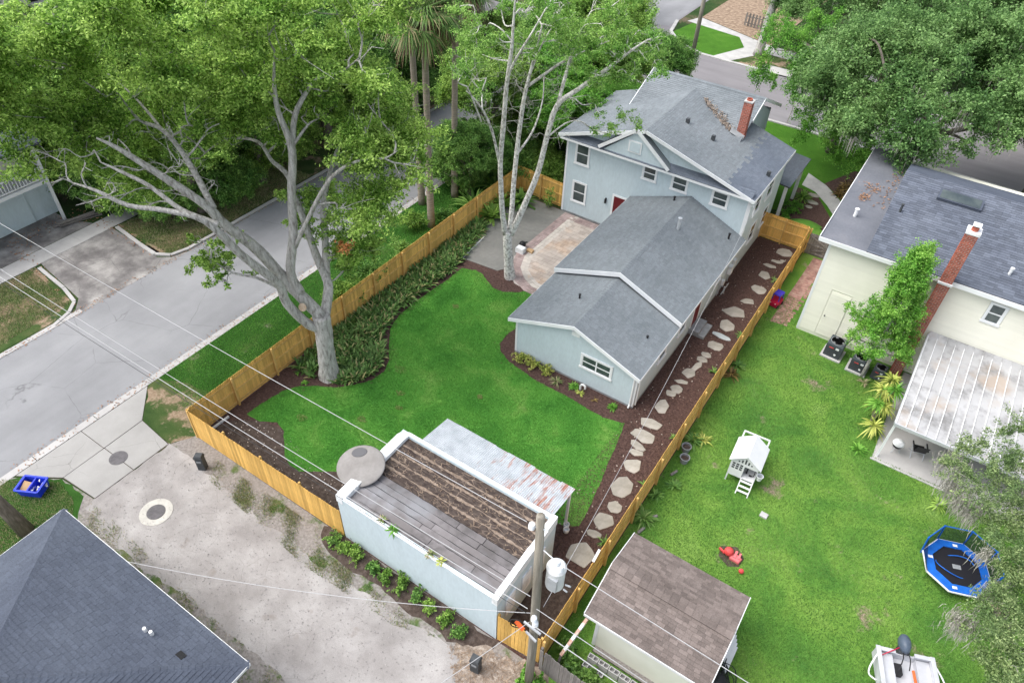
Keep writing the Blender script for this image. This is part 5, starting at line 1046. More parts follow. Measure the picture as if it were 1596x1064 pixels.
b.add([(-w/2, -dp/2, ez), (w/2, -dp/2, ez), (0, -dp/2, rzz-.05), (-w/2, -dp/2+.03, ez), (w/2, -dp/2+.03, ez), (0, -dp/2+.03, rzz-.05)], [(0, 1, 2), (5, 4, 3), (0, 2, 5, 3), (1, 4, 5, 2)]); b.build('wall', 'white', t)
b = MB()
for i in range(3):
    for j in range(3): b.box(-.52+i*.17, -.40+i*.17, -dp/2-.008, -dp/2-.002, .98+j*.14, 1.08+j*.14)
b.build('window_panes', 'darkgrey', t); b = MB()
for i in range(5): b.box(-.32+i*.14, -.25+i*.14, -dp/2-.008, -dp/2-.002, 1.5, 1.5+.3-abs(i-2)*.11)
b.build('gable_slots', 'darkgrey', t)
b = MB(); b.slab([(-w/2-.1, -dp/2-.12, ez-.06), (0, -dp/2-.12, rzz), (0, dp/2+.1, rzz), (-w/2-.1, dp/2+.1, ez-.06)], .035); b.slab([(0, -dp/2-.12, rzz), (w/2+.1, -dp/2-.12, ez-.06), (w/2+.1, dp/2+.1, ez-.06), (0, dp/2+.1, rzz)], .035); b.build('roof', 'white', t)
b = MB(); 
for x in (-w/2+.03, w/2-.03): b.bar((x, dp/2, 1.35), (x, dp/2+.78, 1.35), .06)
b.bar((-w/2, dp/2+.78, 1.35), (w/2, dp/2+.78, 1.35), .06); b.bar((-w/2, dp/2+.78, .95), (w/2, dp/2+.78, .95), .05); b.build('deck_rail', 'whitedirty', t)
b = MB(); 
for x in (.05, .58): b.bar((x, -dp/2-.02, fz), (x, -dp/2-.5, 0), .04, .07)
b.build('ladder_stile', 'whitedirty', t)
for i in range(3): z = .12+i*.17; MB().box(.05, .58, -dp/2-.5+z*.85-.04, -dp/2-.5+z*.85+.06, z, z+.025).build('ladder_step', 'white', t)
q = MB()
for i in range(3): q.tube(smoothpts([(.15+.02*i, -.3, fz+.02, .015), (.2, -.1, fz+.3, .015), (.45, -.15, fz+.4, .015), (.5, -.35, fz+.1, .015), (.3, -.4, fz+.05+.05*i, .015)], 4), 5)
tag(q.build('hose', 'black', loc=tuple(t.location)), 'dark coiled hose inside the playhouse doorway', 'hose'); bpy.data.objects['hose'].rotation_euler[2] = R(4)
tag(MB().lathe([(.1, 0), (.15, .26), (.16, .28), (.13, .28), (.1, .05)], 14).build('planter', 'whitedirty', loc=(22.78, 12.3, .75)), 'small pale planter hooked on the playhouse side', 'planter')
tag(MB().prism([(-.17, -.13), (.16, -.15), (.18, .12), (-.15, .14)], 0, .1, .02, .02).build('stone_block', 'concrete', loc=(23.6, 11.2, .01)), 'pale concrete block lying on the lawn below the playhouse', 'block')
# red toys on a bare patch
sheet('bare_patch', [(22.6, 8.7), (22.7, 8.2), (23.2, 7.95), (23.6, 8.2), (23.65, 8.7), (23.2, 9.05)], .019, 'soil')
def lump(mb, c, r, n=10, q=.25):
    prof = [(r*math.sin(math.pi*i/7)+.002, c[2]+r*(1-math.cos(math.pi*i/7))) for i in range(8)]; mb.lathe(prof, n, c[:2])
q = MB(); lump(q, (0, 0, 0), .2); q.bar((-.12, -.1, .1), (-.4, .0, .12), .08); tag(q.build('ride_on_toy', 'redplastic', loc=(23.0, 8.5, .02)), 'rounded red plastic toy on the bare patch', 'toy')
q = MB(); q.prism([(-.22, -.12), (.2, -.16), (.26, .1), (.05, .2), (-.2, .12)], 0, .16, .04, .04); q.box(-.1, .0, -.05, .3, .1, .2); q.box(.08, .16, -.02, .28, .1, .2); tag(q.build('plastic_toy', 'pinkplastic', loc=(23.33, 8.42, .02)), 'pink-red plastic toy beside the rounded red one', 'toy')
q = MB(); lump(q, (0, 0, 0), .11); tag(q.build('ball', 'redplastic', loc=(23.75, 8.0, .01), smooth=True), 'small red ball apart from the other toys', 'ball')
# trampoline
t = thing('trampoline', 'blue octagonal trampoline with safety net below the mossy oak', 'trampoline', (31.0, 13.0, 0), R(20)); oc = [(math.cos(R(22.5+45*i)), math.sin(R(22.5+45*i))) for i in range(8)]
def octring(r0, r1, z0, z1, i):
    j = (i+1) % 8; return MB().add([(oc[i][0]*r, oc[i][1]*r, z) for r, z in ((r0, z0), (r1, z1))]+[(oc[j][0]*r, oc[j][1]*r, z) for r, z in ((r0, z0), (r1, z1))]+[(oc[i][0]*r, oc[i][1]*r, z-.05) for r, z in ((r0, z0), (r1, z1))]+[(oc[j][0]*r, oc[j][1]*r, z-.05) for r, z in ((r0, z0), (r1, z1))],
        [(0, 2, 3, 1), (4, 5, 7, 6), (1, 3, 7, 5), (0, 4, 6, 2), (0, 1, 5, 4), (2, 6, 7, 3)])
for i in range(8): octring(.95, 1.3, .56, .54, i).build('pad', 'bluevinyl', t)
MB().prism([(x*.97, y*.97) for x, y in oc], .50, .515).build('mat', 'trampmat', t); MB().box(-.16, .16, -.1, .1, .517, .522).build('label_patch', 'midgrey', t)
q = MB()
for i in range(8): j = (i+1) % 8; q.bar((oc[i][0]*1.32, oc[i][1]*1.32, .48), (oc[j][0]*1.32, oc[j][1]*1.32, .48), .05, .06)
q.build('frame', 'white', t)
for i in range(0, 8, 2): MB().bar((oc[i][0]*1.25, oc[i][1]*1.25, 0), (oc[i][0]*1.3, oc[i][1]*1.3, .5), .05).build('leg', 'leaf_lime', t)
for i in range(8):
    if i in (4, 5, 6): continue
    MB().tube([(oc[i][0]*1.32, oc[i][1]*1.32, .3, .035), (oc[i][0]*1.42, oc[i][1]*1.42, 1.35, .035)], 8).build('pole', 'bluevinyl', t)
    if i in (0, 1, 2, 7, 3):
        j = (i+1) % 8; hj = 1.3 if j in (0, 1, 2, 3, 7) else .6
        MB().add([(oc[i][0]*1.31, oc[i][1]*1.31, .55), (oc[j][0]*1.31, oc[j][1]*1.31, .55), (oc[j][0]*1.4, oc[j][1]*1.4, hj), (oc[i][0]*1.4, oc[i][1]*1.4, 1.3)], [(0, 1, 2, 3)]).build('net', 'net', t)
for i in (7, 0, 1, 2):
    j = (i+1) % 8; MB().tube([(oc[i][0]*1.42, oc[i][1]*1.42, 1.33, .025), (oc[j][0]*1.42, oc[j][1]*1.42, 1.33, .025)], 6).build('net_rail', 'bluevinyl', t)
q = MB().tube(smoothpts([(.75*math.cos(a)-.05, .5*math.sin(a), .56+.12*math.sin(a*2), .02) for a in np.linspace(.3, 6.0, 12)], 3), 6).build('fallen_hoop', 'bluevinyl', t)
for a, b_ in ((.1, 1.0), (-1.0, .2), (-.3, -1.05)): MB().box(a-.09, a+.09, b_-.06, b_+.06, .575, .582).build('warning_label', 'white', t)
# boat
t = thing('boat', 'grey aluminium jon boat with dark outboard motor at the bottom edge', 'boat', (29.9, 7.75, 0), math.atan2(.7, 1.85))
hw = .95
b = MB(); b.box(-hw, hw, -4.2, 0, .42, .47); b.box(-hw-.03, -hw+.05, -4.2, .02, .42, .95); b.box(hw-.05, hw+.03, -4.2, .02, .42, .95); b.box(-hw+.05, -.35, -.05, .02, .42, .93); b.box(.35, hw-.05, -.05, .02, .42, .93); b.box(-.35, .35, -.05, .02, .42, .78); b.build('hull', 'aluminium', t)
b = MB(); b.box(-hw-.07, -hw+.09, -4.2, .05, .95, .985); b.box(hw-.09, hw+.07, -4.2, .05, .95, .985); b.box(-hw+.09, -.33, -.1, .05, .931, .95); b.box(.33, hw-.09, -.1, .05, .931, .95); b.build('gunwale', 'aluminium', t)
b = MB(); b.box(-hw+.06, -.4, -4, -.08, .47, .78); b.box(.42, hw-.06, -4, -.08, .47, .74); b.build('bench', 'aluminium', t)
m_ = MB(); m_.lathe([(.02, .95), (.21, .97), (.26, 1.05), (.26, 1.18), (.21, 1.3), (.11, 1.37), (.01, 1.38)], 20, (0, .3), .82, 1.4); m_ = m_.build('motor_cowl', 'slate', t, smooth=True, loc=(0, 0, -.1)); 
st_ = MB()
for x in (-.14, .14): st_.bar((x, .1, 1.25), (x*.9, .5, 1.27), .012, .02)
st_.build('cowl_stripe', 'whitedirty', m_)
b = MB(); b.box(-.08, .08, .2, .4, .25, .95); b.box(-.2, .2, .0, .12, .6, .9); b.build('motor_leg', 'darkgrey', t)
for k_, (x0, y0, x1, y1, mm) in enumerate(((-.1, .2, -.85, -.25, 'toyred'), (-.05, .15, -.3, -.7, 'black'), (.05, .12, .1, -.6, 'black'))): MB().tube(smoothpts([(x0, y0, .95, .02), ((x0+x1)/2+.05, (y0+y1)/2, 1.0, .02), (x1, y1, .82, .02)], 5), 6).build('cable', mm, t)
MB().box(-.35, -.1, -.75, -.35, .47, .72).build('battery_box', 'black', t); MB().tube([(.25, -.55, .8, .05), (.27, -1.2, .8, .05)], 10).build('tiller_grip', 'orange', t); MB().lathe([(.15, .47), (.16, .8), (.13, .8)], 14, (.45, -1.1)).build('bucket', 'white', t)
for s in (-1, 1): MB().tube(smoothpts([(s*(hw+.06), -.3, .95, .03), (s*(hw+.32), -.75, .8, .03), (s*(hw+.3), -.95, .6, .03), (s*(hw+.05), -1.05, .5, .03)], 4), 8).build('guide_post', 'white', t)
# chairs, grill under the carport
def camp_chair(label, x, y, rz):
    t = thing('camp_chair', label, 'chair', (x, y, .02), rz)
    b = MB(); b.add([(-.25, -.22, .42), (.25, -.22, .42), (.24, .2, .38), (-.24, .2, .38), (-.25, -.22, .40), (.25, -.22, .40), (.24, .2, .36), (-.24, .2, .36)], [(0, 1, 2, 3), (7, 6, 5, 4), (0, 4, 5, 1), (1, 5, 6, 2), (2, 6, 7, 3), (3, 7, 4, 0)]); b.build('seat', 'black', t)
    b = MB(); b.slab([(-.25, .2, .4), (.25, .2, .4), (.26, .42, .95), (-.26, .42, .95)], .03); b.build('backrest', 'black', t)
    for s in (-1, 1):
        MB().bar((s*.28, -.28, 0), (-s*.26, .3, .4), .025).build('leg', 'galv', t); MB().bar((s*.28, .35, 0), (s*.28, -.25, .6), .025).build('leg', 'galv', t); MB().bar((s*.3, -.25, .6), (s*.3, .3, .62), .06, .03).build('armrest', 'black', t)
camp_chair('black folding chair on the carport slab', 28.45, 18.75, R(195)); 
t = thing('kettle_grill', 'small kettle grill with pale lid at the carport corner', 'grill', (27.55, 18.35, .02)); MB().lathe([(.05, .3), (.2, .38), (.26, .52), (.26, .56)], 18).build('bowl', 'black', t); MB().lathe([(.27, .56), (.24, .66), (.12, .74), (.02, .76)], 18).build('lid', 'whitedirty', t)
for a in range(3): MB().bar((.1*math.cos(a*2.1), .1*math.sin(a*2.1), .36), (.24*math.cos(a*2.1), .24*math.sin(a*2.1), 0), .025).build('leg', 'galv', t)
# along the fence
for i, (x, y, lab) in enumerate(((19.3, 12.55, 'grey plant pot, farther of the two by the cedar fence'), (19.5, 11.9, 'grey plant pot, nearer of the two by the cedar fence'))):
    t = thing('plant_pot', lab, 'pot', (x, y, .01)); MB().lathe([(.17, 0), (.22, .32), (.24, .32), (.24, .36), (.2, .36), (.19, .28), (.16, .1)], 20).build('pot', 'midgrey', t); MB().lathe([(.19, .22), (.18, .27), (.1, .28)], 14).build('soil_fill', 'soil', t)
for i, (x, y, a, lab) in enumerate(((19.65, 8.3, 1.0, 'short grey log by the fence plants'), (19.5, 7.4, 1.3, 'short grey log nearest the shed'), (19.4, 11.0, 1.2, 'short grey log beside the plant pots'))):
    q = MB().tube([(-.2, 0, .07, .065), (.2, 0, .07, .06)], 10, wob=.08).build('log', 'oldwood', loc=(x, y, .01)); q.rotation_euler[2] = a; tag(q, lab, 'log')
q = MB().box(-.05, .05, -.3, .3, 0, .04).build('white_board', 'white', loc=(18.86, 4.2, 1.86)); q.rotation_euler = (0, 0, R(4)); tag(q, 'short white board lying on top of the cedar fence', 'board')
t = thing('striped_post', 'red and white striped post leaning on the shed', 'post', (19.55, .55, 0)); p0, p1 = Vector((0, 0, .9)), Vector((.3, 1.15, 2.1))
for i in range(7): a, b_ = p0.lerp(p1, i/7), p0.lerp(p1, (i+1)/7); MB().bar(a, b_, .11, .11).build('stripe', 'whitedirty' if i % 2 else 'weathered_red', t)
MB().bar(p0, (-.04, -.15, 0), .08).build('post_foot', 'oldwood', t)
me = None
def block_mesh():
    mb = MB(); mb.box(-.2, .2, -.1, -.07, 0, .2); mb.box(-.2, .2, .07, .1, 0, .2)
    for x in (-.2, -.015, .17): mb.box(x, x+.03, -.07, .07, 0, .2)
    mb.box(-.17, .17, -.07, .07, .0, .01)
    me = bpy.data.meshes.new('cinder_block'); me.from_pydata(mb.v, [], mb.f); me.materials.append(M['concrete']); return me
cm = block_mesh()
for i in range(7):
    o = link(bpy.data.objects.new('cinder_block', cm)); o.location = (20.5+i*.43 if i < 5 else 20.45+(i-5)*.43, 1.35+(.0 if i < 5 else -.3), .2 if i < 5 else .02); o.location.z = .02 if i >= 5 else .22
    tag(o, ['first', 'second', 'third', 'fourth', 'fifth'][i]+' cinder block from the left in the row along the shed' if i < 5 else ('left' if i == 5 else 'right')+' cinder block of the front pair below the shed', 'cinder block', 'cinder blocks by the shed')
for i in range(5):
    o = link(bpy.data.objects.new('cinder_block', cm)); o.location = (20.5+i*.43, 1.35, .015); tag(o, 'cinder block in the bottom course along the shed', 'cinder block', 'bottom course of cinder blocks by the shed')
t = thing('louvred_shutter', 'white louvred panel leaning at the shed\'s far end', 'shutter', (24.75, 4.3, 0), 0)
b = MB(); b.bar((0, -.6, 0), (-.45, -.6, 1.5), .05); b.bar((0, .6, 0), (-.45, .6, 1.5), .05); b.build('frame', 'midgrey', t)
for i in range(6): z = .15+i*.24; MB().bar((-z*.3, -.58, z), (-z*.3, .58, z), .14, .03).build('slat', 'white', t)
q = MB(); rr = random.Random(8)
for i in range(10): q.tube(smoothpts([(rr.uniform(-.3, .3), rr.uniform(-.6, .6), 1.0, .02), (rr.uniform(-.1, .6), rr.uniform(-.8, .6), .5, .02), (rr.uniform(.1, .9), rr.uniform(-1.2, .4), .03, .02)], 4), 4)
lump(q, (0, -.2, 0), .42); tag(q.build('cable_heap', 'black', loc=(24.6, 3.3, .01)), 'black heap of cables and cloth against the shed end', 'heap')
# timber pile across the street
rr = random.Random(6)
for i in range(7):
    q = MB().box(-1.1, 1.1, -.09, .09, 0, .05).build('plank', 'oldwood', loc=(-20.6+rr.uniform(-.3, .3), 7.3+rr.uniform(-.35, .35), .02+i*.05)); q.rotation_euler[2] = R(70)+rr.uniform(-.25, .25); tag(q, 'grey plank in the loose pile beside the driveway', 'plank', 'planks in the pile across the street')
# trim boards at the patio edge, clutter behind the pale tree
for i, (x0, y0, x1, y1, m, lab) in enumerate(((1.75, 18.4, 1.5, 21.2, 'white', 'long white board at the edge of the patio slab'), (1.5, 18.3, 1.25, 20.8, 'oldwood', 'grey board at the patio edge, outermost'), (1.63, 18.4, 1.35, 20.4, 'cardboard', 'brown board between the grey and white ones at the patio edge'))):
    tag(MB().bar((0, 0, 0), (x1-x0, y1-y0, 0), .09, .05).build('trim_board', m, loc=(x0, y0, .045)), lab, 'board')
tag(MB().prism([(-.28, -.2), (.28, -.2), (.28, .2), (-.28, .2)], 0, .35, .03, .03).build('storage_box', 'whitedirty', loc=(4.3, 21.2, .045)), 'pale box on the patio behind the pale trunk', 'box'); q = MB(); lump(q, (0, 0, 0), .22); q.bar((0, 0, .3), (.3, .1, .45), .06); tag(q.build('bag', 'black', loc=(4.1, 21.7, .045)), 'black bag beside the pale box on the patio', 'bag'); tag(MB().prism([(-.25, -.15), (.25, -.18), (.2, .15), (-.2, .15)], 0, .12, .03, .03).build('cushion', 'cardboard', loc=(4.75, 21.6, .05)), 'tan cushion on the patio beside the box', 'cushion')
tag(MB().box(-.7, .7, -.04, .04, 0, .1).build('edging_board', 'whitedirty', loc=(.28, .95, .015)), 'white edging board on the soil inside the fence corner', 'board'); bpy.data.objects['edging_board'].rotation_euler[2] = R(88)

# ================================================================ TREES
def skeleton(limbs):
    return np.array([p[:3] for l in limbs for p in smoothpts(l, 3)])
def wood(limbs, name, m, parent, n=10, wob=.05):
    mb = MB()
    for l in limbs:
        p = smoothpts(l, 4); mb.tube(p, n if l[0][3] > .15 else 6, wob=wob if l[0][3] > .1 else .03)
    return mb.build(name, m, parent, smooth=True)
def twigs(clumps, sk, m, parent, rng, r0=.035, name='twigs', extra=2):
    """Branchlets: every clump hangs on the nearest bough or on a clump already joined to it."""
    mb = MB(); nodes = [np.array(q, float) for q in sk]; gen = [0]*len(nodes)
    C = [np.array(c, float) for c in clumps]; dist = [np.min(np.linalg.norm(np.array(sk)-c[:3], axis=1)) for c in C]
    for i in np.argsort(dist):
        c = C[i]; c3 = c[:3]; A = np.array(nodes); d = np.linalg.norm(A-c3, axis=1)+np.maximum(0, A[:, 2]-c3[2])*1.2+np.array(gen)*.25; j = int(np.argmin(d)); s0 = A[j]; L = np.linalg.norm(c3-s0); g = gen[j]
        w1, w2 = rng.normal(size=3)*.12*L, rng.normal(size=3)*.12*L; m1 = s0+(c3-s0)*.35+w1+np.array([0, 0, .06*L]); m2 = s0+(c3-s0)*.7+w2+np.array([0, 0, .08*L]); q = r0*(.75**g)*min(1.7, .6+.25*L)
        mb.tube(smoothpts([(*s0, q), (*m1, q*.8), (*m2, q*.6), (*c3, q*.4)], 3), 5 if q > .02 else 4, cap=False)
        for k in (m1, m2, c3): nodes.append(k); gen.append(g+1)
        for _ in range(extra):
            e = c3+rng.normal(size=3)*c[3]*.6; f0 = m2 if rng.random() < .6 else m1; mb.tube([(*f0, q*.45), (*((f0+e)/2+rng.normal(size=3)*.1), q*.3), (*e, q*.12)], 3, cap=False)
    return mb.build(name, m, parent, kind='stuff')
def region(rng, n, u, w, z, r):
    return [(rng.uniform(*u), rng.uniform(*w), rng.uniform(*z), rng.uniform(*r)) for _ in range(n)]
# the big forked tree by the fence
OAK = [[(-.02,0,-.14,.78),(-.03,0,.35,.6),(.03,0,1.82,.5),(.1,0,3.12,.5),(.13,0,4.14,.5)],
 [(.12,0,4.06,.42),(-.61,0,5.2,.4),(-1.23,0,6.19,.38),(-1.92,-.5,8.18,.34),(-2.77,-1,9.72,.3),(-3.17,-1.3,10.81,.25),(-4.4,-1.6,12.27,.2),(-5.35,-2,13.51,.13),(-5.93,-2.2,14.04,.08)],
 [(-2.92,-1.2,10.61,.2),(-4.04,0,12.12,.17),(-5.07,.8,12.88,.13),(-6.1,1.2,13.07,.1),(-6.72,1.5,13.9,.07)],
 [(.15,0,3.24,.36),(-.47,-.3,3.77,.33),(-1.04,-.8,5.46,.3),(-1.07,-1.2,6.89,.27),(-1.83,-2.2,9.09,.24),(-2.49,-3,11.22,.18),(-3.71,-3.3,11.83,.14),(-4.88,-3.5,12.11,.12),(-5.77,-3.6,12.74,.09),(-6.51,-3.6,13.02,.06)],
 [(-2.13,-2.8,10.96,.17),(-3.47,-2.6,11.42,.14),(-4.5,-2.4,12.27,.12),(-5.4,-2.4,12.85,.09),(-5.99,-2.4,13.18,.06)],
 [(-1.11,-1.2,6.67,.11),(-1.75,-1.6,7.48,.08),(-2.61,-1.8,7.86,.06),(-3.23,-2,8.64,.04)],
 [(-.62,0,5.47,.32),(-.87,0,6.57,.3),(-.45,.2,8.58,.27),(-.2,.3,10.57,.25),(.14,.4,12.49,.22),(-.04,.2,14.2,.15),(.11,0,15.44,.1),(.34,0,16.55,.06)],
 [(.14,.4,12.49,.2),(.42,.7,13.8,.17),(1,1,14.72,.13),(1.33,1.2,15.08,.1),(2.28,1.4,15.31,.07),(3.01,1.5,15.84,.05)],
 [(.26,.4,12.72,.1),(.83,.8,13.37,.07),(1.24,1,13.56,.04)],
 [(.15,.2,3.56,.36),(.43,.6,4.85,.34),(.43,.9,5.46,.3),(-.07,1.5,6.44,.26),(-.59,2.2,7.98,.22),(-1.17,3,9.65,.17),(-1.94,3.4,10.26,.13),(-2.49,3.6,11.07,.1),(-4.01,3.8,10.96,.07),(-5.43,3.8,9.97,.04)],
 [(-.45,.1,7.93,.14),(.57,-.2,9.84,.13),(1.48,-.4,11.37,.12),(2.29,-.6,12.3,.1),(3.29,-.7,12.82,.08),(4.06,-.8,12.94,.06),(4.6,-.8,13.29,.03)],
 [(.38,1,5.3,.25),(.35,2,7.38,.22),(.33,2.6,8.56,.18),(.88,3.4,10.39,.13),(1.68,4,11.98,.09),(2.21,4.4,13.57,.05)],
 [(-5.07,.8,12.88,.1),(-6.4,2,13.6,.07),(-8,3,14.4,.03)]]
rng = np.random.default_rng(101)
t = thing('tree', 'big grey forked tree with spreading limbs inside the left fence', 'tree', (2.26, 6.5, 0), HEAD)
OAK = [[(a, b, c, r*(.84 if k < 1 else .7)*(.55 if k and i == len(l)-1 else 1)) for i, (a, b, c, r) in enumerate(l)] for k, l in enumerate(OAK)]
wood(OAK, 'trunk', 'bark_oak', t, 14, .05)
def canopy(n, u, ze, w, r):
    out = []
    while len(out) < n:
        uu, zz, ww = rng.uniform(*u), rng.uniform(*ze), rng.uniform(*w); z = zz-.8*ww
        if 8.4 < z < 18.6 and zz < 16.4+(uu+11.5)*.6 and not (uu < -9.2 and zz < 12.9): out.append((uu, ww, z, rng.uniform(*r)))
    return out
cl = canopy(66, (-12, -6.6), (10.5, 19.5), (-3, 4.5), (.75, 1.2))+canopy(56, (-6.6, -.8), (14.3, 21.5), (-2, 6), (.75, 1.2))+canopy(36, (-.8, 4.2), (15.6, 22), (-1, 6), (.7, 1.1))+region(rng, 16, (2.4, 5.3), (-1, 2.5), (9.6, 13.6), (.6, 1.0))+region(rng, 7, (.7, 2.3), (1, 2), (5.4, 7.4), (.5, .75))+region(rng, 16, (-4.8, -1.9), (-2.4, -.8), (7.4, 9.6), (.22, .42))+region(rng, 14, (.3, 2.8), (2, 4.2), (6, 9), (.5, .8))+region(rng, 6, (-1.3, 0), (2, 3.5), (7, 9.5), (.4, .65))+region(rng, 10, (-.6, 1.8), (.5, 2.5), (12.5, 15), (.45, .7))+region(rng, 8, (-4.2, -2.4), (.5, 2.5), (11.5, 13.5), (.4, .65))+canopy(20, (1.6, 4.8), (10.5, 16), (-.5, 4), (.55, .9))
V, F = clumpleaves(cl, 980, .15, .075, rng); npmesh('crown', V, F, 'leaf_oak', t); twigs(cl, skeleton(OAK), 'bark_oak', t, rng, .05, extra=3)
twigs(region(rng, 46, (-8, -2.6), (-4, 1), (11, 14), (.3, .6)), skeleton(OAK), 'bark_oak', t, rng, .04, 'bare_twigs', 3)
q = MB().lathe([(.17, 0), (.2, .06), (.16, .1), (.12, .1)], 16).build('cut_stub', 'cutwood', t, loc=(-.45, -.52, 5.0)); q.rotation_euler = (R(62), 0, R(-8))
V, F = clumpleaves([(2.0, -.2, 8.35, .34), (1.6, 0, 8.2, .25)], 700, .2, .05, rng); npmesh('dead_spray', V, F, 'leaf_dead', t)
# the pale-barked tree by the patio
BIR = [[(0,0,-.1,.42),(-.11,0,1.05,.32),(-.23,0,2.88,.3),(-.17,0,3.32,.3)], [(-.35,0,3.1,.2),(-.56,-.3,4.79,.17),(-.66,-.5,6.52,.16),(-.72,-.6,8.1,.15),(-.6,-.7,10.28,.14),(-.49,-.9,12.34,.12),(-.32,-1,13.91,.1),(-.27,-1,15.06,.07),(-.22,-1,16.15,.05)],
 [(-.72,-.5,7.59,.09),(-1.07,-.8,9.45,.08),(-1.48,-1,10.72,.06),(-2,-1.2,11.61,.04),(-2.39,-1.3,12.05,.03)], [(-.1,0,3.24,.18),(-.04,.3,4.85,.16),(.03,.5,6.75,.15),(.16,.7,8.74,.14),(.32,.9,10.42,.13),(.5,1,11.57,.1),(.84,1.2,13.11,.07),(1.08,1.3,14.31,.05)],
 [(.05,.5,7.07,.09),(.4,1.4,10.71,.08),(.78,1.6,12.31,.07),(1.28,1.8,13.53,.05),(1.86,2,14.4,.03)], [(-.02,0,3.11,.22),(.57,0,4.86,.2),(1.27,0,7.1,.18),(1.62,0,9.16,.16),(2.02,0,10.91,.15),(2.96,0,11.78,.13),(4.39,0,12.96,.1),(5.35,0,13.82,.07),(6.02,0,14.33,.04)],
 [(2.07,0,11.02,.12),(2.36,.4,12.39,.11),(2.62,.7,13.38,.09),(2.93,1,14.19,.07),(3.31,1.2,15.02,.04)], [(.51,1,11.4,.09),(1.38,1.2,12.02,.08),(2.3,1.4,12.62,.06),(3.83,1.6,13.34,.04),(4.74,1.7,13.71,.03)],
 [(-.49,-.9,12.34,.08),(-.21,-1.4,13.48,.07),(.6,-2,15.17,.05),(1.1,-2.3,16.23,.03)], [(-1.7,-1,10.38,.05),(-2.13,-1.6,11.95,.04),(-2.32,-1.8,12.49,.02)], [(.13,.6,7.86,.08),(.9,1.6,8.68,.07),(1.34,2.2,10.04,.05),(1.36,2.6,11.26,.03)]]
t = thing('tree', 'tall pale-barked multi-stemmed tree beside the patio', 'tree', (5.17, 18.71, 0), HEAD)
BIR = [[(a, b, c, r*.86) for a, b, c, r in l] for l in BIR]
wood(BIR, 'trunk', 'bark_pale', t, 12, .05); rng = np.random.default_rng(77)
cl = region(rng, 42, (-3, 1.5), (-2, 3), (13, 17.2), (.3, .62))+region(rng, 52, (1.5, 5.2), (-1, 3.5), (12.8, 16.8), (.3, .62))+region(rng, 28, (4.5, 6.9), (-1, 2.5), (12.4, 15.2), (.3, .58))+region(rng, 10, (3.6, 6.2), (-1, .5), (9.6, 12.4), (.3, .5))+region(rng, 6, (-3, -1.5), (0, 3), (11, 14), (.4, .7))
V, F = clumpleaves(cl, 820, .13, .062, rng, .8); npmesh('crown', V, F, 'leaf_birch', t); twigs(cl, skeleton(BIR), 'bark_pale', t, rng, .042, extra=3)
dead = region(rng, 80, (-2.2, 3.2), (-1.5, 2), (9.5, 14), (.5, .9)); twigs(dead, skeleton(BIR), 'deadtwig', t, rng, .016, 'bare_twigs', 5)

# trees of the wood and the streets: a few grown once, then copied
def grow_tree(name, seed, Rr, Ht, leaf, bark, n, per, L, flat=.75, zc=.66, zr=.34, cr=(.14, .24), moss=0, low=-.35, trunk=.35):
    rng = np.random.default_rng(seed); random.seed(seed); root = thing(name, 'x', 'tree')
    limbs = [[(0, 0, 0, trunk*1.3), (.1, .05, Ht*.12, trunk), (rng.normal()*.3, rng.normal()*.3, Ht*.38, trunk*.8)]]; tp = limbs[0][-1]
    for i in range(7):
        a = i*.9+rng.uniform(-.3, .3); e = (Rr*.62*math.cos(a), Rr*.62*math.sin(a), Ht*(zc+rng.uniform(-.08, .16))); md = (e[0]*.5+rng.normal()*.3, e[1]*.5+rng.normal()*.3, (tp[2]+e[2])*.52)
        limbs.append([(*tp[:3], trunk*.5), (*md, trunk*.35), (*e, trunk*.1)])
    wood(limbs, 'trunk', bark, root, 8); cl = []
    while len(cl) < n:
        v = rng.normal(size=3); v /= np.linalg.norm(v)
        if v[2] < low: continue
        lob = .82+.18*math.sin(v[0]*4+seed)*math.cos(v[1]*5-seed); k = rng.uniform(.5, 1.0)**.6*lob
        cl.append((v[0]*Rr*k, v[1]*Rr*k, Ht*zc+v[2]*Ht*zr*k, Rr*rng.uniform(*cr)))
    V, F = clumpleaves(cl, per, L, L*.52, rng, flat); npmesh('crown', V, F, leaf, root); twigs(cl[::2], skeleton(limbs), bark, root, rng, .05, extra=1)
    if moss:
        mb = MB()
        for c in cl:
            if rng.random() < moss:
                for _ in range(22):
                    x, y, z = c[0]+rng.normal()*c[3]*.35, c[1]+rng.normal()*c[3]*.35, c[2]-c[3]*.2; ln = rng.uniform(.25, 1.2); w = rng.uniform(.012, .03); a = rng.uniform(0, 3.1); mb.add([(x-w*math.cos(a), y-w*math.sin(a), z), (x+w*math.cos(a), y+w*math.sin(a), z), (x+w*.5, y, z-ln*.6), (x-w*.4, y, z-ln)], [(0, 1, 2, 3)])
        mb.build('spanish_moss', 'moss', root, kind='stuff')
    return root
PA = grow_tree('tree', 11, 5, 10, 'leaf_deep', 'bark_dark', 110, 640, .19); PB = grow_tree('tree', 12, 5, 11, 'leaf_mid', 'bark_dark', 110, 640, .19, cr=(.13, .22)); PC = grow_tree('tree', 13, 7.5, 11, 'leaf_live', 'bark_dark', 190, 820, .16, .8, .6, .38, (.075, .15), .35); PD = grow_tree('tree', 14, 3, 6.5, 'leaf_lime', 'bark_dark', 70, 800, .14, cr=(.18, .28), trunk=.14)
PE = grow_tree('tree', 15, 3, 3.6, 'leaf_deep', 'bark_dark', 80, 760, .15, .8, .5, .45, (.16, .26), low=-.6, trunk=.12); PF = grow_tree('tree', 16, 3, 3.6, 'leaf_mid', 'bark_dark', 80, 760, .15, .8, .5, .45, (.16, .26), low=-.6, trunk=.12)
used = {}
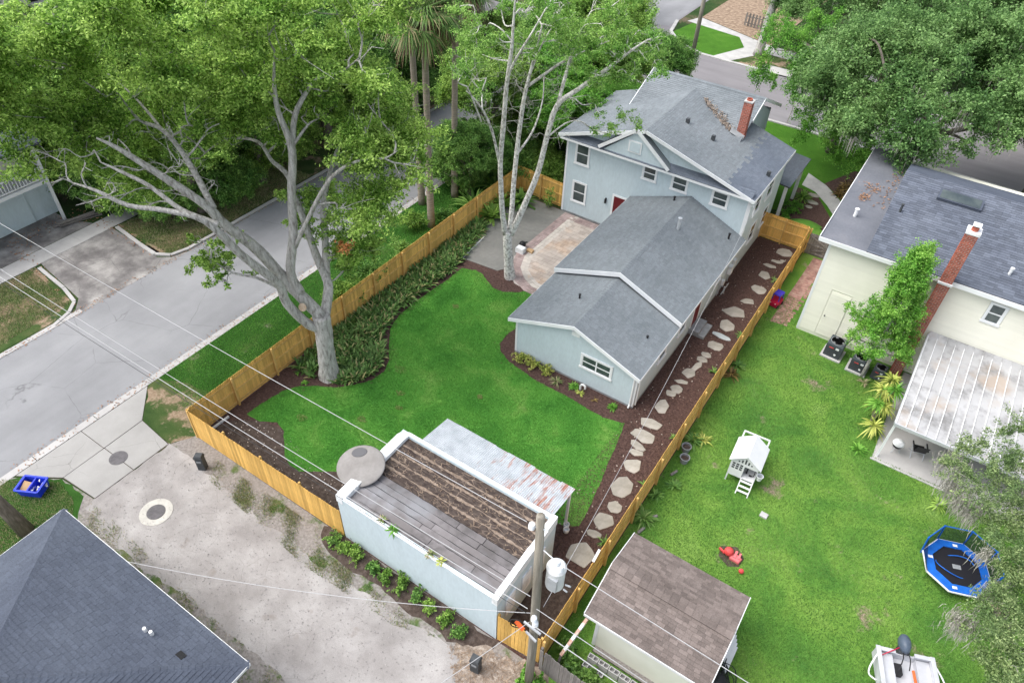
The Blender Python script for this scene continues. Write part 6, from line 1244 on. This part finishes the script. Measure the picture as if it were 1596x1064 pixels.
def plant(p, x, y, s, label, group=None, rz=None, sz=1):
    if id(p) in used: o = copy_tree(p)
    else: o = p; used[id(p)] = 1
    o.location = (x, y, 0); o.rotation_euler = (0, 0, rz if rz is not None else random.uniform(0, 6.28)); o.scale = (s, s, s*sz); o['label'] = label
    if group: o['group'] = group
    elif 'group' in o: del o['group']
    return o
random.seed(40)
plant(PB, -15.2, 12.6, .78, 'bushy green tree at the curved kerb across the street'); plant(PA, -15, 17.5, .85, 'dark tree behind the curved kerb, half hidden by the forked limbs'); plant(PB, -21, 11.5, 1.05, 'leafy tree just behind the plank pile and porch house')
plant(PA, -14.8, 24, 1.1, 'dark round tree along the far side of the street, behind the palm trunks')
wood_g = 'trees of the wood at the top left'; wood_l = 'leafy green tree in the dense wood at the top left'
for i, (x, y, s) in enumerate(((-26.5, 11.2, .7), (-33, 6, .8), (-21, 19, 1.25), (-28, 21, 1.2), (-36, 27, 1.2), (-22, 27.5, 1.2), (-30, 30, 1.25), (-40, 32, 1.2), (-51, 32, 1.2), (-17, 32, 1.05), (-24, 37, 1.15), (-34, 40, 1.2), (-45, 42, 1.3), (-57, 44, 1.3), (-18, 43, 1.1), (-26, 48, 1.2), (-37, 52, 1.3), (-50, 55, 1.3))):
    plant((PA, PB)[(i*7+i//3) % 2], x, y, s, wood_l, wood_g)
und_g = 'bushes at the edge of the wood'; und_l = 'dense green bush at the street edge of the wood'
for i, (x, y, s) in enumerate(((-16.2, 11.2, .8), (-18.6, 10.6, .9), (-15, 14.6, .9), (-18, 14.5, 1.1), (-21.5, 9.6, .9), (-15.5, 19.5, 1.0), (-18.5, 22.5, 1.2), (-15, 28, 1.1), (-14.6, 33, 1.1), (-24.5, 9.5, 1.0), (-15, 39, 1.2), (-15, 46, 1.2))): plant((PE, PF)[i % 2], x, y, s, und_l, und_g)
plant(PE, -1.7, 28.3, .95, 'dense dark bush behind the patio fence'); plant(PF, -3.2, 32, 1.1, 'green bush along the verge beyond the palms'); plant(PF, .8, 29.4, .75, 'bright bush just behind the patio fence near the house'); plant(PE, -3.6, 25.2, .8, 'dark bush at the kerb under the palms'); plant(PE, 1.6, 35.2, 1.0, 'dark bush beside the left wall of the two-storey house'); plant(PF, 2.6, 38.5, 1.0, 'green bush at the front left of the two-storey house'); plant(PE, -3, 39.5, 1.1, 'dark bush along the verge near the intersection')
plant(PB, -.3, 37.8, .8, 'leafy tree rising behind the pale crown'); plant(PB, -4.1, 29.5, .8, 'green tree between street and patio fence behind the palm trunks'); plant(PA, -2.2, 24.8, .55, 'low dark tree overhanging the fence behind the patio'); plant(PD, 1.6, 31.5, 1.15, 'feathery bright green tree left of the two-storey house'); plant(PD, -1.2, 33.5, 1.3, 'bright green tree behind the pale trunk, nearer the street'); plant(PA, -3.6, 36.5, .85, 'dark street tree beyond the pale crown'); plant(PB, -2.5, 43.5, .85, 'green tree at the street corner left of the shingle roof'); plant(PA, 1.8, 45.2, .62, 'dark tree just left of the main roof by the street')
plant(PA, -14.5, 61, 1.0, 'dark tree across the far intersection'); plant(PB, -17, 52, 1.1, 'tree at the intersection behind the palm crown')
plant(PC, 21.6, 41.6, 1.25, 'great mossy live oak over the front street at the top right'); plant(PC, 30.2, 47.6, 1.1, 'mossy live oak behind the cream house roof at the right edge'); plant(PC, 9.8, 64.5, .85, 'live oak with hanging branches at the far kerb'); plant(PC, 19, 67, 1.15, 'live oak across the front street, second from the corner'); plant(PC, 31, 63, 1.15, 'live oak across the front street near the right edge'); plant(PC, 26, 78, 1.2, 'far live oak behind the others at the top right'); plant(PC, 12, 82, 1.2, 'far live oak behind the picket fence'); plant(PC, 41, 76, 1.2, 'farthest live oak at the top right corner'); plant(PC, 42, 56, 1.1, 'live oak beyond the front street, outermost on the right')
t = thing('tree', 'grey trunk with bright trailing vines at the far kerb', 'tree', (5.2, 62.3, 0)); MB().tube([(0, 0, 0, .6), (0, 0, .6, .42), (.1, 0, 4, .38), (.6, -.3, 8, .3)], 12, wob=.05).build('trunk', 'bark_oak', t, smooth=True); rng = np.random.default_rng(55)
cl = region(rng, 26, (-3, 5), (-3, 4), (9.5, 13), (.7, 1.1)); V, F = clumpleaves(cl, 560, .18, .09, rng, 1.0); npmesh('crown', V, F, 'leaf_live', t); twigs(cl, np.array([(.1, 0, 4), (.6, -.3, 8)]), 'bark_dark', t, rng, .06)
t = thing('tree', 'tree draped in bright trailing vines left of the great mossy oak', 'tree', (16.6, 46.6, 0)); L_ = [[(0, 0, 0, .4), (-.3, 0, 3, .3), (-1.2, -.2, 6, .22)], [(-1.2, -.2, 6, .2), (-3.5, -1, 7.5, .13), (-6, -.6, 8, .06)], [(-.8, -.1, 5, .18), (-2, -2.4, 6.5, .12), (-3.4, -4, 6.8, .05)]]
wood(L_, 'trunk', 'bark_dark', t, 8); cl = []
for (px, py, z0) in ((1190, 60, 8), (1200, 35, 8), (1215, 55, 8), (1195, 90, 6.5), (1230, 40, 8), (1225, 75, 7.5), (1250, 60, 7.5), (1265, 85, 7), (1240, 100, 7), (1260, 120, 6.5), (1235, 130, 6), (1250, 150, 5), (1270, 140, 6), (1255, 175, 4), (1285, 110, 7), (1300, 85, 7.5), (1280, 55, 8), (1310, 120, 6.5), (1300, 150, 6), (1265, 30, 8.5), (1300, 40, 8.5), (1190, 110, 5), (1200, 130, 4.5), (1255, 200, 3.2), (1320, 70, 8), (1290, 180, 5.5), (1285, 205, 4.5), (1300, 225, 4), (1315, 240, 4), (1325, 215, 5), (1340, 245, 4.5), (1350, 225, 5.5), (1305, 195, 5), (1330, 190, 6)):
    for _ in range(2): p = survey(px+rng.normal()*6, py+rng.normal()*6, z0+rng.normal()*.3); cl.append((p.x-16.6, p.y-46.6, p.z, rng.uniform(.4, .75)))
V, F = clumpleaves(cl, 900, .15, .08, rng, 1.5, .4); npmesh('crown', V, F, 'leaf_lime', t); twigs(cl, skeleton(L_), 'bark_dark', t, rng, .03)
# mossy oak hanging over the trampoline from the right edge
t = thing('tree', 'mossy oak reaching in from the right edge over the trampoline', 'tree', (37.5, 10.5, 0)); rng = np.random.default_rng(66); L_ = [[(0, 0, 0, .5), (0, 0, 2, .4), (-.6, .2, 4, .36)], [(-.6, .2, 4, .22), (-3, 1.8, 4.8, .15), (-5.5, 3.6, 5, .07)], [(-.6, .2, 4, .2), (-3, -1.5, 4.6, .13), (-5.4, -3.2, 4.8, .06)], [(-.6, .2, 4, .2), (-3.2, .2, 5.5, .13), (-5.6, 0, 5.8, .05)]]
wood(L_, 'trunk', 'bark_oak', t, 10); cl = []
for (px, py) in ((1505, 705), (1530, 690), (1560, 675), (1590, 660), (1490, 725), (1515, 745), (1545, 730), (1575, 720), (1594, 705), (1525, 775), (1555, 775), (1585, 765), (1545, 808), (1575, 810), (1595, 800), (1585, 850), (1560, 835), (1594, 880), (1570, 885), (1555, 915), (1585, 920), (1545, 945), (1575, 955), (1596, 950), (1530, 985), (1560, 990), (1588, 990), (1545, 1025), (1575, 1030), (1596, 1030), (1560, 1060), (1590, 1060), (1610, 740), (1615, 820), (1615, 900), (1615, 1000), (1640, 700), (1640, 800), (1640, 900), (1640, 1000)):
    for _ in range(2):
        p = survey(px+rng.normal()*6, py+rng.normal()*6, rng.uniform(3.8, 6)); cl.append((p.x-37.5, p.y-10.5, p.z, rng.uniform(.32, .6)))
V, F = clumpleaves(cl, 1300, .10, .042, rng, .8); npmesh('crown', V, F, 'leaf_moss', t); twigs(cl[::3], skeleton(L_), 'deadtwig', t, rng, .016, extra=3)
mb = MB()
for (px, py, n) in ((1487, 752, 160), (1497, 770, 160), (1512, 782, 200), (1520, 795, 200), (1500, 965, 240), (1510, 972, 160), (1555, 915, 120), (1540, 860, 120), (1480, 715, 120), (1500, 725, 90), (1572, 965, 120), (1590, 760, 120)):
    c0 = survey(px, py, 4.6)
    for _ in range(n):
        x, y, z = c0.x+rng.normal()*.2-37.5, c0.y+rng.normal()*.2-10.5, c0.z+rng.normal()*.22; ln = rng.uniform(.2, 1.0)*(1.25 if rng.random() < .3 else .8); w = rng.uniform(.006, .016); a = rng.uniform(0, 3.1); dx, dy = rng.normal(size=2)*.07; x2, y2 = rng.normal(size=2)*.06
        mb.add([(x-w*math.cos(a), y-w*math.sin(a), z), (x+w*math.cos(a), y+w*math.sin(a), z), (x+dx+w, y+dy, z-ln*.5), (x+dx-w, y+dy, z-ln*.5), (x+x2, y+y2, z-ln)], [(0, 1, 2, 3), (3, 2, 4)])
mb.build('spanish_moss', 'moss', t, kind='stuff')
# upright leafy tree against the cream house
t = thing('tree', 'upright bright green tree in front of the cream clapboard wall', 'tree', (24.95, 22.6, 0)); rng = np.random.default_rng(88); L_ = [[(0, 0, 0, .09), (.05, 0, 3, .08), (.1, .1, 7.4, .02)]]
for i in range(12): z = 1.8+i*.42; a = i*2.4; r_ = 1.5*(1-i/14); L_.append([(.05, .03, z, .045), (r_*.6*math.cos(a), r_*.6*math.sin(a), z+.25, .03), (r_*math.cos(a), r_*math.sin(a), z+.8, .012)])
wood(L_, 'trunk', 'bark_oak', t, 8); cl = []
for i in range(120):
    z = 2.5+5.5*rng.random()**1.1; rr_ = 1.4*(1-max(0, (z-2.4)/5.9))**.8*(1+.15*math.sin(z*5)); a = rng.uniform(0, 6.28); k = rng.uniform(.35, 1)**.6; cl.append((rr_*k*math.cos(a), rr_*k*math.sin(a), z, rng.uniform(.3, .5)))
cl += [(-1.7, -.3, 4.0, .35), (-2.1, -.35, 4.15, .28), (-1.3, -.3, 3.8, .35)]
V, F = clumpleaves(cl, 1250, .12, .06, rng, 1.35, .5); npmesh('crown', V, F, 'leaf_fresh', t); twigs(cl, skeleton(L_), 'bark_oak', t, rng, .02)
# palms behind the fence
def palm(label, x, y, h, bend, fr, seed, dead=.3):
    r = random.Random(seed); t = thing('palm_tree', label, 'palm', (x, y, 0)); top = Vector((bend[0], bend[1], h)); MB().tube(smoothpts([(0, 0, 0, .26), (bend[0]*.2, bend[1]*.2, h*.3, .2), (bend[0]*.6, bend[1]*.6, h*.7, .19), (*top, .2)], 5), 12, wob=.04).build('trunk', 'bark_palm', t, smooth=True)
    if not fr: return t
    for kind, n in (('fronds', int(fr*(1-dead))), ('dead_fronds', int(fr*dead))):
        mb = MB()
        for i in range(n):
            a = r.uniform(0, 6.28); el = r.uniform(-.75, 1.2) if kind == 'fronds' else r.uniform(-1.2, -.3); pl = r.uniform(1.1, 1.7); d_ = Vector((math.cos(a)*math.cos(el), math.sin(a)*math.cos(el), math.sin(el))); e = top+d_*pl; mb.tube([(*top, .03), (*e, .02)], 4, cap=False)
            s = d_.cross(Vector((0, 0, 1))).normalized(); u_ = s.cross(d_)
            for j in range(17):
                b_ = (j-8)/8*1.5; dd = (d_*math.cos(b_)+s*math.sin(b_)+u_*.1).normalized(); ln = r.uniform(1.0, 1.4)*(1-.2*abs(b_)/1.5); m1 = e+dd*ln*.6; m2 = e+dd*ln+Vector((0, 0, -r.uniform(.25, .6)*ln)); p_ = dd.cross(u_).normalized()*.035
                mb.add([e-p_*.5, e+p_*.5, m1+p_, m1-p_, m2+p_*.2, m2-p_*.2], [(0, 1, 2, 3), (3, 2, 4, 5)])
        mb.build(kind, 'frond' if kind == 'fronds' else 'frond_dead', t)
    return t
palm('tall palm trunk just outside the left fence', -2.0, 20.15, 13.6, (.1, .2), 90, 3, .2); palm('second palm at the kerb, left of the taller one', -4.2, 21.9, 13.4, (-.3, .3), 80, 4, .2)
palm('palm at the far end of the street verge', -3.0, 24, 14.0, (.2, .4), 80, 5, .2)

# ================================================================ SHRUBS AND PLANTS
def shrub(name, label, x, y, r, h, leaf, n, L, seed, cat='shrub', group=None, stems=True, z=0, wd=.5):
    rng = np.random.default_rng(seed); t = thing(name, label, cat, (x, y, z), 0, group); cl = []
    for i in range(7): v = rng.normal(size=3); v /= np.linalg.norm(v); cl.append((v[0]*r*.5, v[1]*r*.5, h*.5+v[2]*h*.22, r*rng.uniform(.4, .65)))
    V, F = clumpleaves(cl, n/7/(np.mean([c[3] for c in cl])/.8)**2, L, L*wd, rng, max(.6, h/r*.6), .5); V[:, 2] = np.maximum(V[:, 2], .02); npmesh('foliage', V, F, leaf, t)
    if stems:
        mb = MB()
        for c in cl: mb.tube([(0, 0, 0, .02), (c[0]*.6, c[1]*.6, c[2]*.6, .014), (*c[:3], .006)], 4)
        mb.build('stems', 'bark_dark', t)
    return t
ords = ['first', 'second', 'third', 'fourth', 'fifth', 'sixth', 'seventh', 'eighth', 'ninth', 'tenth']
for i, (x, y) in enumerate(((9.15, -.42), (9.78, -.42), (10.42, -.42), (11.4, -.45), (12.0, -.47), (12.75, -.38), (13.6, -.42), (14.27, -.45), (15.1, -.5), (15.74, -.52))):
    shrub('shrub', ords[i]+' low green shrub from the left along the blue garage wall', x, y, random.uniform(.27, .38), random.uniform(.38, .55), 'leaf_mid' if i % 3 else 'leaf_deep', 420, .13, 200+i, group='shrubs along the garage wall')
shrub('shrub', 'yellow-leaved shrub nearest the corner of the rear wall', 9.65, 13.12, .42, .55, 'leaf_yellow', 420, .11, 220); shrub('shrub', 'middle of the three yellow-leaved shrubs at the rear wall', 10.4, 13.08, .42, .55, 'leaf_yellow', 420, .11, 221); shrub('shrub', 'yellow-leaved shrub nearest the rear window', 11.15, 13.05, .4, .6, 'leaf_yellow', 420, .11, 222)
def tuft(name, label, x, y, n, ln, w, leaf, seed, rise=(.5, 1.35), droop=(.3, .8), z=.01, cat='plant', group=None):
    mb = MB(); rosette(mb, (0, 0, 0), n, ln, w, rise, droop, random.Random(seed)); t = thing(name, label, cat, (x, y, z), 0, group); mb.build('leaves', leaf, t); return t
tuft('grass_tuft', 'loose grassy tuft below the rear window', 12.0, 12.85, 70, .55, .03, 'leaf_weed', 1); tuft('bush', 'round lime-green plant left of the white drain pipe', 12.9, 13.05, 90, .42, .06, 'leaf_lime', 2, (.5, 1.5)); tuft('bush', 'small yellow plant in front of the white drain pipe', 13.4, 12.85, 26, .35, .05, 'leaf_yellow', 3); tuft('bush', 'lime-green plant near the right corner of the rear wall', 15.2, 12.98, 90, .38, .06, 'leaf_lime', 4, (.5, 1.5))
tuft('grass_tuft', 'thin twiggy plant between the lime-green plants', 14.2, 12.85, 20, .3, .03, 'leaf_bronze', 5)
# strap-leaved ground cover under the fence
BED = [(.25, 5.7), (1.7, 5.9), (2.9, 6.2), (3.75, 7.1), (4.0, 8.1), (3.5, 9.0), (2.5, 10.0), (1.9, 11.2), (1.65, 12.8), (1.75, 15), (1.85, 17), (1.8, 18.1), (1.2, 20.5), (.9, 22), (.25, 22.5)]
rng = np.random.default_rng(9); P = scatter(BED, 6800, rng); mb = MB(); rr = random.Random(21)
for x, y in P:
    if math.hypot(x-2.26, y-6.5) < .75: continue
    if x < 1.6 and y < 8.2 and rr.random() < .8: continue
    for _ in range(3): v, f = strap((x+rr.uniform(-.1, .1), y+rr.uniform(-.1, .1), .01), rr.uniform(0, 6.28), rr.uniform(.5, .85), rr.uniform(.085, .13), rr.uniform(.65, 1.35), rr.uniform(.15, .6), 3); mb.add(v, f)
o = mb.build('ground_cover', 'leaf_strap', kind='stuff'); o['label'] = 'dark strap-leaved ground cover along the left fence'
tuft('spiky_plant', 'yellow-green spiky plant by the big trunk at the fence', 1.05, 6.7, 60, .95, .06, 'leaf_yard', 6, (.4, 1.2)); tuft('spiky_plant', 'second spiky plant against the fence behind the big trunk', .75, 7.9, 60, 1.1, .06, 'leaf_yard', 7, (.5, 1.4)); tuft('seedling', 'small lime seedling in the mulch left of the big trunk', 1.6, 5.35, 14, .3, .09, 'leaf_lime', 8); tuft('seedling', 'tiny seedling nearest the fence post in the mulch', .85, 5.6, 10, .22, .08, 'leaf_lime', 9)
for i, (x, y, ln) in enumerate(((.7, 23.2, 1.5), (.5, 24.6, 1.8), (-.9, 23.4, 2.2), (-1.1, 26.3, 2.2), (1.2, 25.9, 1.5))): tuft('broad_leaf_plant', ['broad-leaved plant in front of the fence at the patio corner', 'tall broad-leaved plant against the patio fence', 'dark broad-leaved clump over the fence by the palm', 'dark broad-leaved clump outside the far patio fence', 'leafy plant by the fence behind the pale trunk'][i], x, y, 60, ln, .22, 'leaf_deep' if i > 1 else 'leaf_mid', 30+i, (.6, 1.5), (.2, .7))
shrub('shrub', 'rounded dark shrub between the palms and the fence', -2.9, 19.3, 1.0, 1.1, 'leaf_mid', 2600, .14, 240); shrub('shrub', 'second dark shrub at the palm trunks', -1.2, 20.9, .9, 1.1, 'leaf_deep', 2200, .14, 241); shrub('shrub', 'bush at the street kerb under the forked tree', -1.1, 13.2, 1.1, 1.6, 'leaf_deep', 2600, .15, 242); shrub('shrub', 'leafy bush outside the fence beyond the forked tree', -1.0, 10.8, 1.0, 1.7, 'leaf_mid', 2400, .15, 243); shrub('shrub', 'bush outside the fence farther along the verge', -1.5, 16.2, 1.0, 1.3, 'leaf_deep', 2400, .15, 244)
shrub('shrub', 'small-leaved shrub against the patio fence by the house corner', 3.0, 26.7, .5, 1.5, 'leaf_mid', 500, .13, 245)
# neighbour's plants
for i, (x, y, n, ln, leaf, lab) in enumerate(((19.35, 13.3, 40, .8, 'leaf_yard', 'pale leafy plant by the plant pots at the fence'), (19.75, 13.6, 26, .7, 'leaf_yellow', 'yellowish plant right of the pots by the fence'), (19.7, 10.3, 40, .55, 'leaf_yard', 'spreading green plant below the plant pots'), (19.25, 9.4, 60, .5, 'leaf_deep', 'dark glossy plant against the cedar fence'), (19.3, 8.0, 70, .8, 'leaf_yard', 'leafy plant with white flowers by the fence near the shed'), (19.2, 18.6, 40, .75, 'leaf_bronze', 'dry bronze plant at the fence halfway along'), (19.3, 19.4, 44, .6, 'leaf_yard', 'green plant beside the dry bronze one'), (26.1, 17.4, 60, .55, 'leaf_lime', 'green tuft at the foot of the carport post'), (29.9, 16.2, 40, .7, 'leaf_mid', 'tall grassy plant at the carport slab edge'), (25.2, 22.2, 24, .5, 'leaf_weed', 'small plant at the foot of the thin trunk'))):
    tuft('leafy_plant', lab, x, y, n, ln, .08, leaf, 60+i)
for i, (x, y, lab) in enumerate(((18.55, 12.9, 'spiky green tuft on the house side of the fence, nearest the pots'), (18.6, 9.6, 'spiky tuft by the fence, near the big flagstones'), (18.5, 6.0, 'spiky tuft by the fence opposite the shed'), (18.4, 18.3, 'spiky tuft halfway along the stepping stones'), (18.5, 21.9, 'spiky tuft by the fence beside the doorstep'), (18.4, 27.9, 'small tuft at the fence near the gate'))): tuft('spiky_tuft', lab, x, y, 30, .42, .045, 'leaf_yard', 80+i)
t = thing('dracaena', 'variegated yellow-green dracaena clump beside the carport', 'plant', (26.2, 19.7, 0)); rr = random.Random(4)
for (x, y, z) in ((.0, 1.1, 2.0), (.25, .6, 1.9), (-.2, .5, 1.7), (-.15, -.1, 1.3), (.15, .0, 1.2), (.05, .3, 1.0), (.1, -.9, .6)):
    MB().tube(smoothpts([(x*.3, y*.5, 0, .05), (x*.7, y*.8, z*.6, .04), (x, y, z, .035)], 3), 6).build('cane', 'bark_palm', t); mb = MB(); rosette(mb, (x, y, z), 64, .68, .07, (-.2, 1.4), (.3, .9), rr); mb.build('rosette', 'leaf_yellow' if rr.random() < .65 else 'leaf_lime', t)
t = tuft('bromeliad_mound', 'large bronze and straw-coloured spiky mound by the front path', 19.9, 41.6, 320, 1.5, .09, 'leaf_bronze', 90, (.25, 1.4), (.3, .8)); mb = MB(); rr = random.Random(6)
for i in range(26): rosette(mb, (rr.uniform(-1.1, 1.1), rr.uniform(-1.3, 1.3), .1), 30, .6, .07, (.2, 1.3), (.2, .7), rr)
mb.build('outer_leaves', 'leaf_bronze', t)
tuft('lily_clump', 'dense green lily clump at the front corner of the blue house', 16.9, 38.4, 160, .95, .07, 'leaf_mid', 91, (.5, 1.45)); shrub('hedge', 'low light green hedge beside the blue house wall', 16.8, 36.2, .7, .8, 'leaf_lime', 1500, .11, 250); shrub('hedge', 'light green hedge plant nearest the cedar gate', 16.75, 34.7, .6, .7, 'leaf_lime', 1200, .11, 251)
t = thing('elephant_ear', 'huge-leaved green plant behind the cedar gate', 'plant', (18.3, 34.0, 0)); rr = random.Random(12)
for i in range(7):
    a = i*.9+rr.uniform(-.2, .2); v, f = strap((0, 0, .6), a, 1.35, .95, .25, .5, 6); MB().add(v, f).build('leaf', 'leaf_lime', t); MB().tube([(0, 0, 0, .03), (.15*math.cos(a), .15*math.sin(a), .6, .025)], 5).build('stalk', 'leaf_mid', t)
for i, (x, y, n, ln, leaf) in enumerate(((12.2, .14, 60, .32, 'leaf_lime'), (11.6, .22, 40, .28, 'leaf_weed'), (14.0, .16, 40, .28, 'leaf_weed'), (14.5, .14, 40, .26, 'leaf_yellow'))): tuft('roof_weed', ['bright green weed growing on the garage coping', 'thin weed left of the bright one on the garage roof', 'pale weed midway along the garage coping', 'yellowish weed toward the pole end of the garage coping'][i], x, y, n, ln, .05, leaf, 110+i, (.4, 1.4), z=2.9)
MBv = []
for i, (x, y, r_, h_) in enumerate(((19.7, .9, .5, .8), (20.1, .5, .5, .6), (20.7, .6, .5, .5), (21.6, .4, .5, .4), (22.6, .3, .5, .4), (18.8, -.6, .35, .5), (19.4, -.7, .4, .5))): shrub('vine', ['vine mound in the corner of cedar and grey fences', 'vine mound beside the striped post', 'vine mound below the cinder blocks', 'trailing vine between shed and grey fence', 'trailing vine farther along the shed', 'weed at the foot of the utility pole', 'weed outside the grey fence by the pole'][i], x, y, r_, h_, 'leaf_deep' if i < 3 else 'leaf_lime', 700, .14, 260+i, wd=.8)
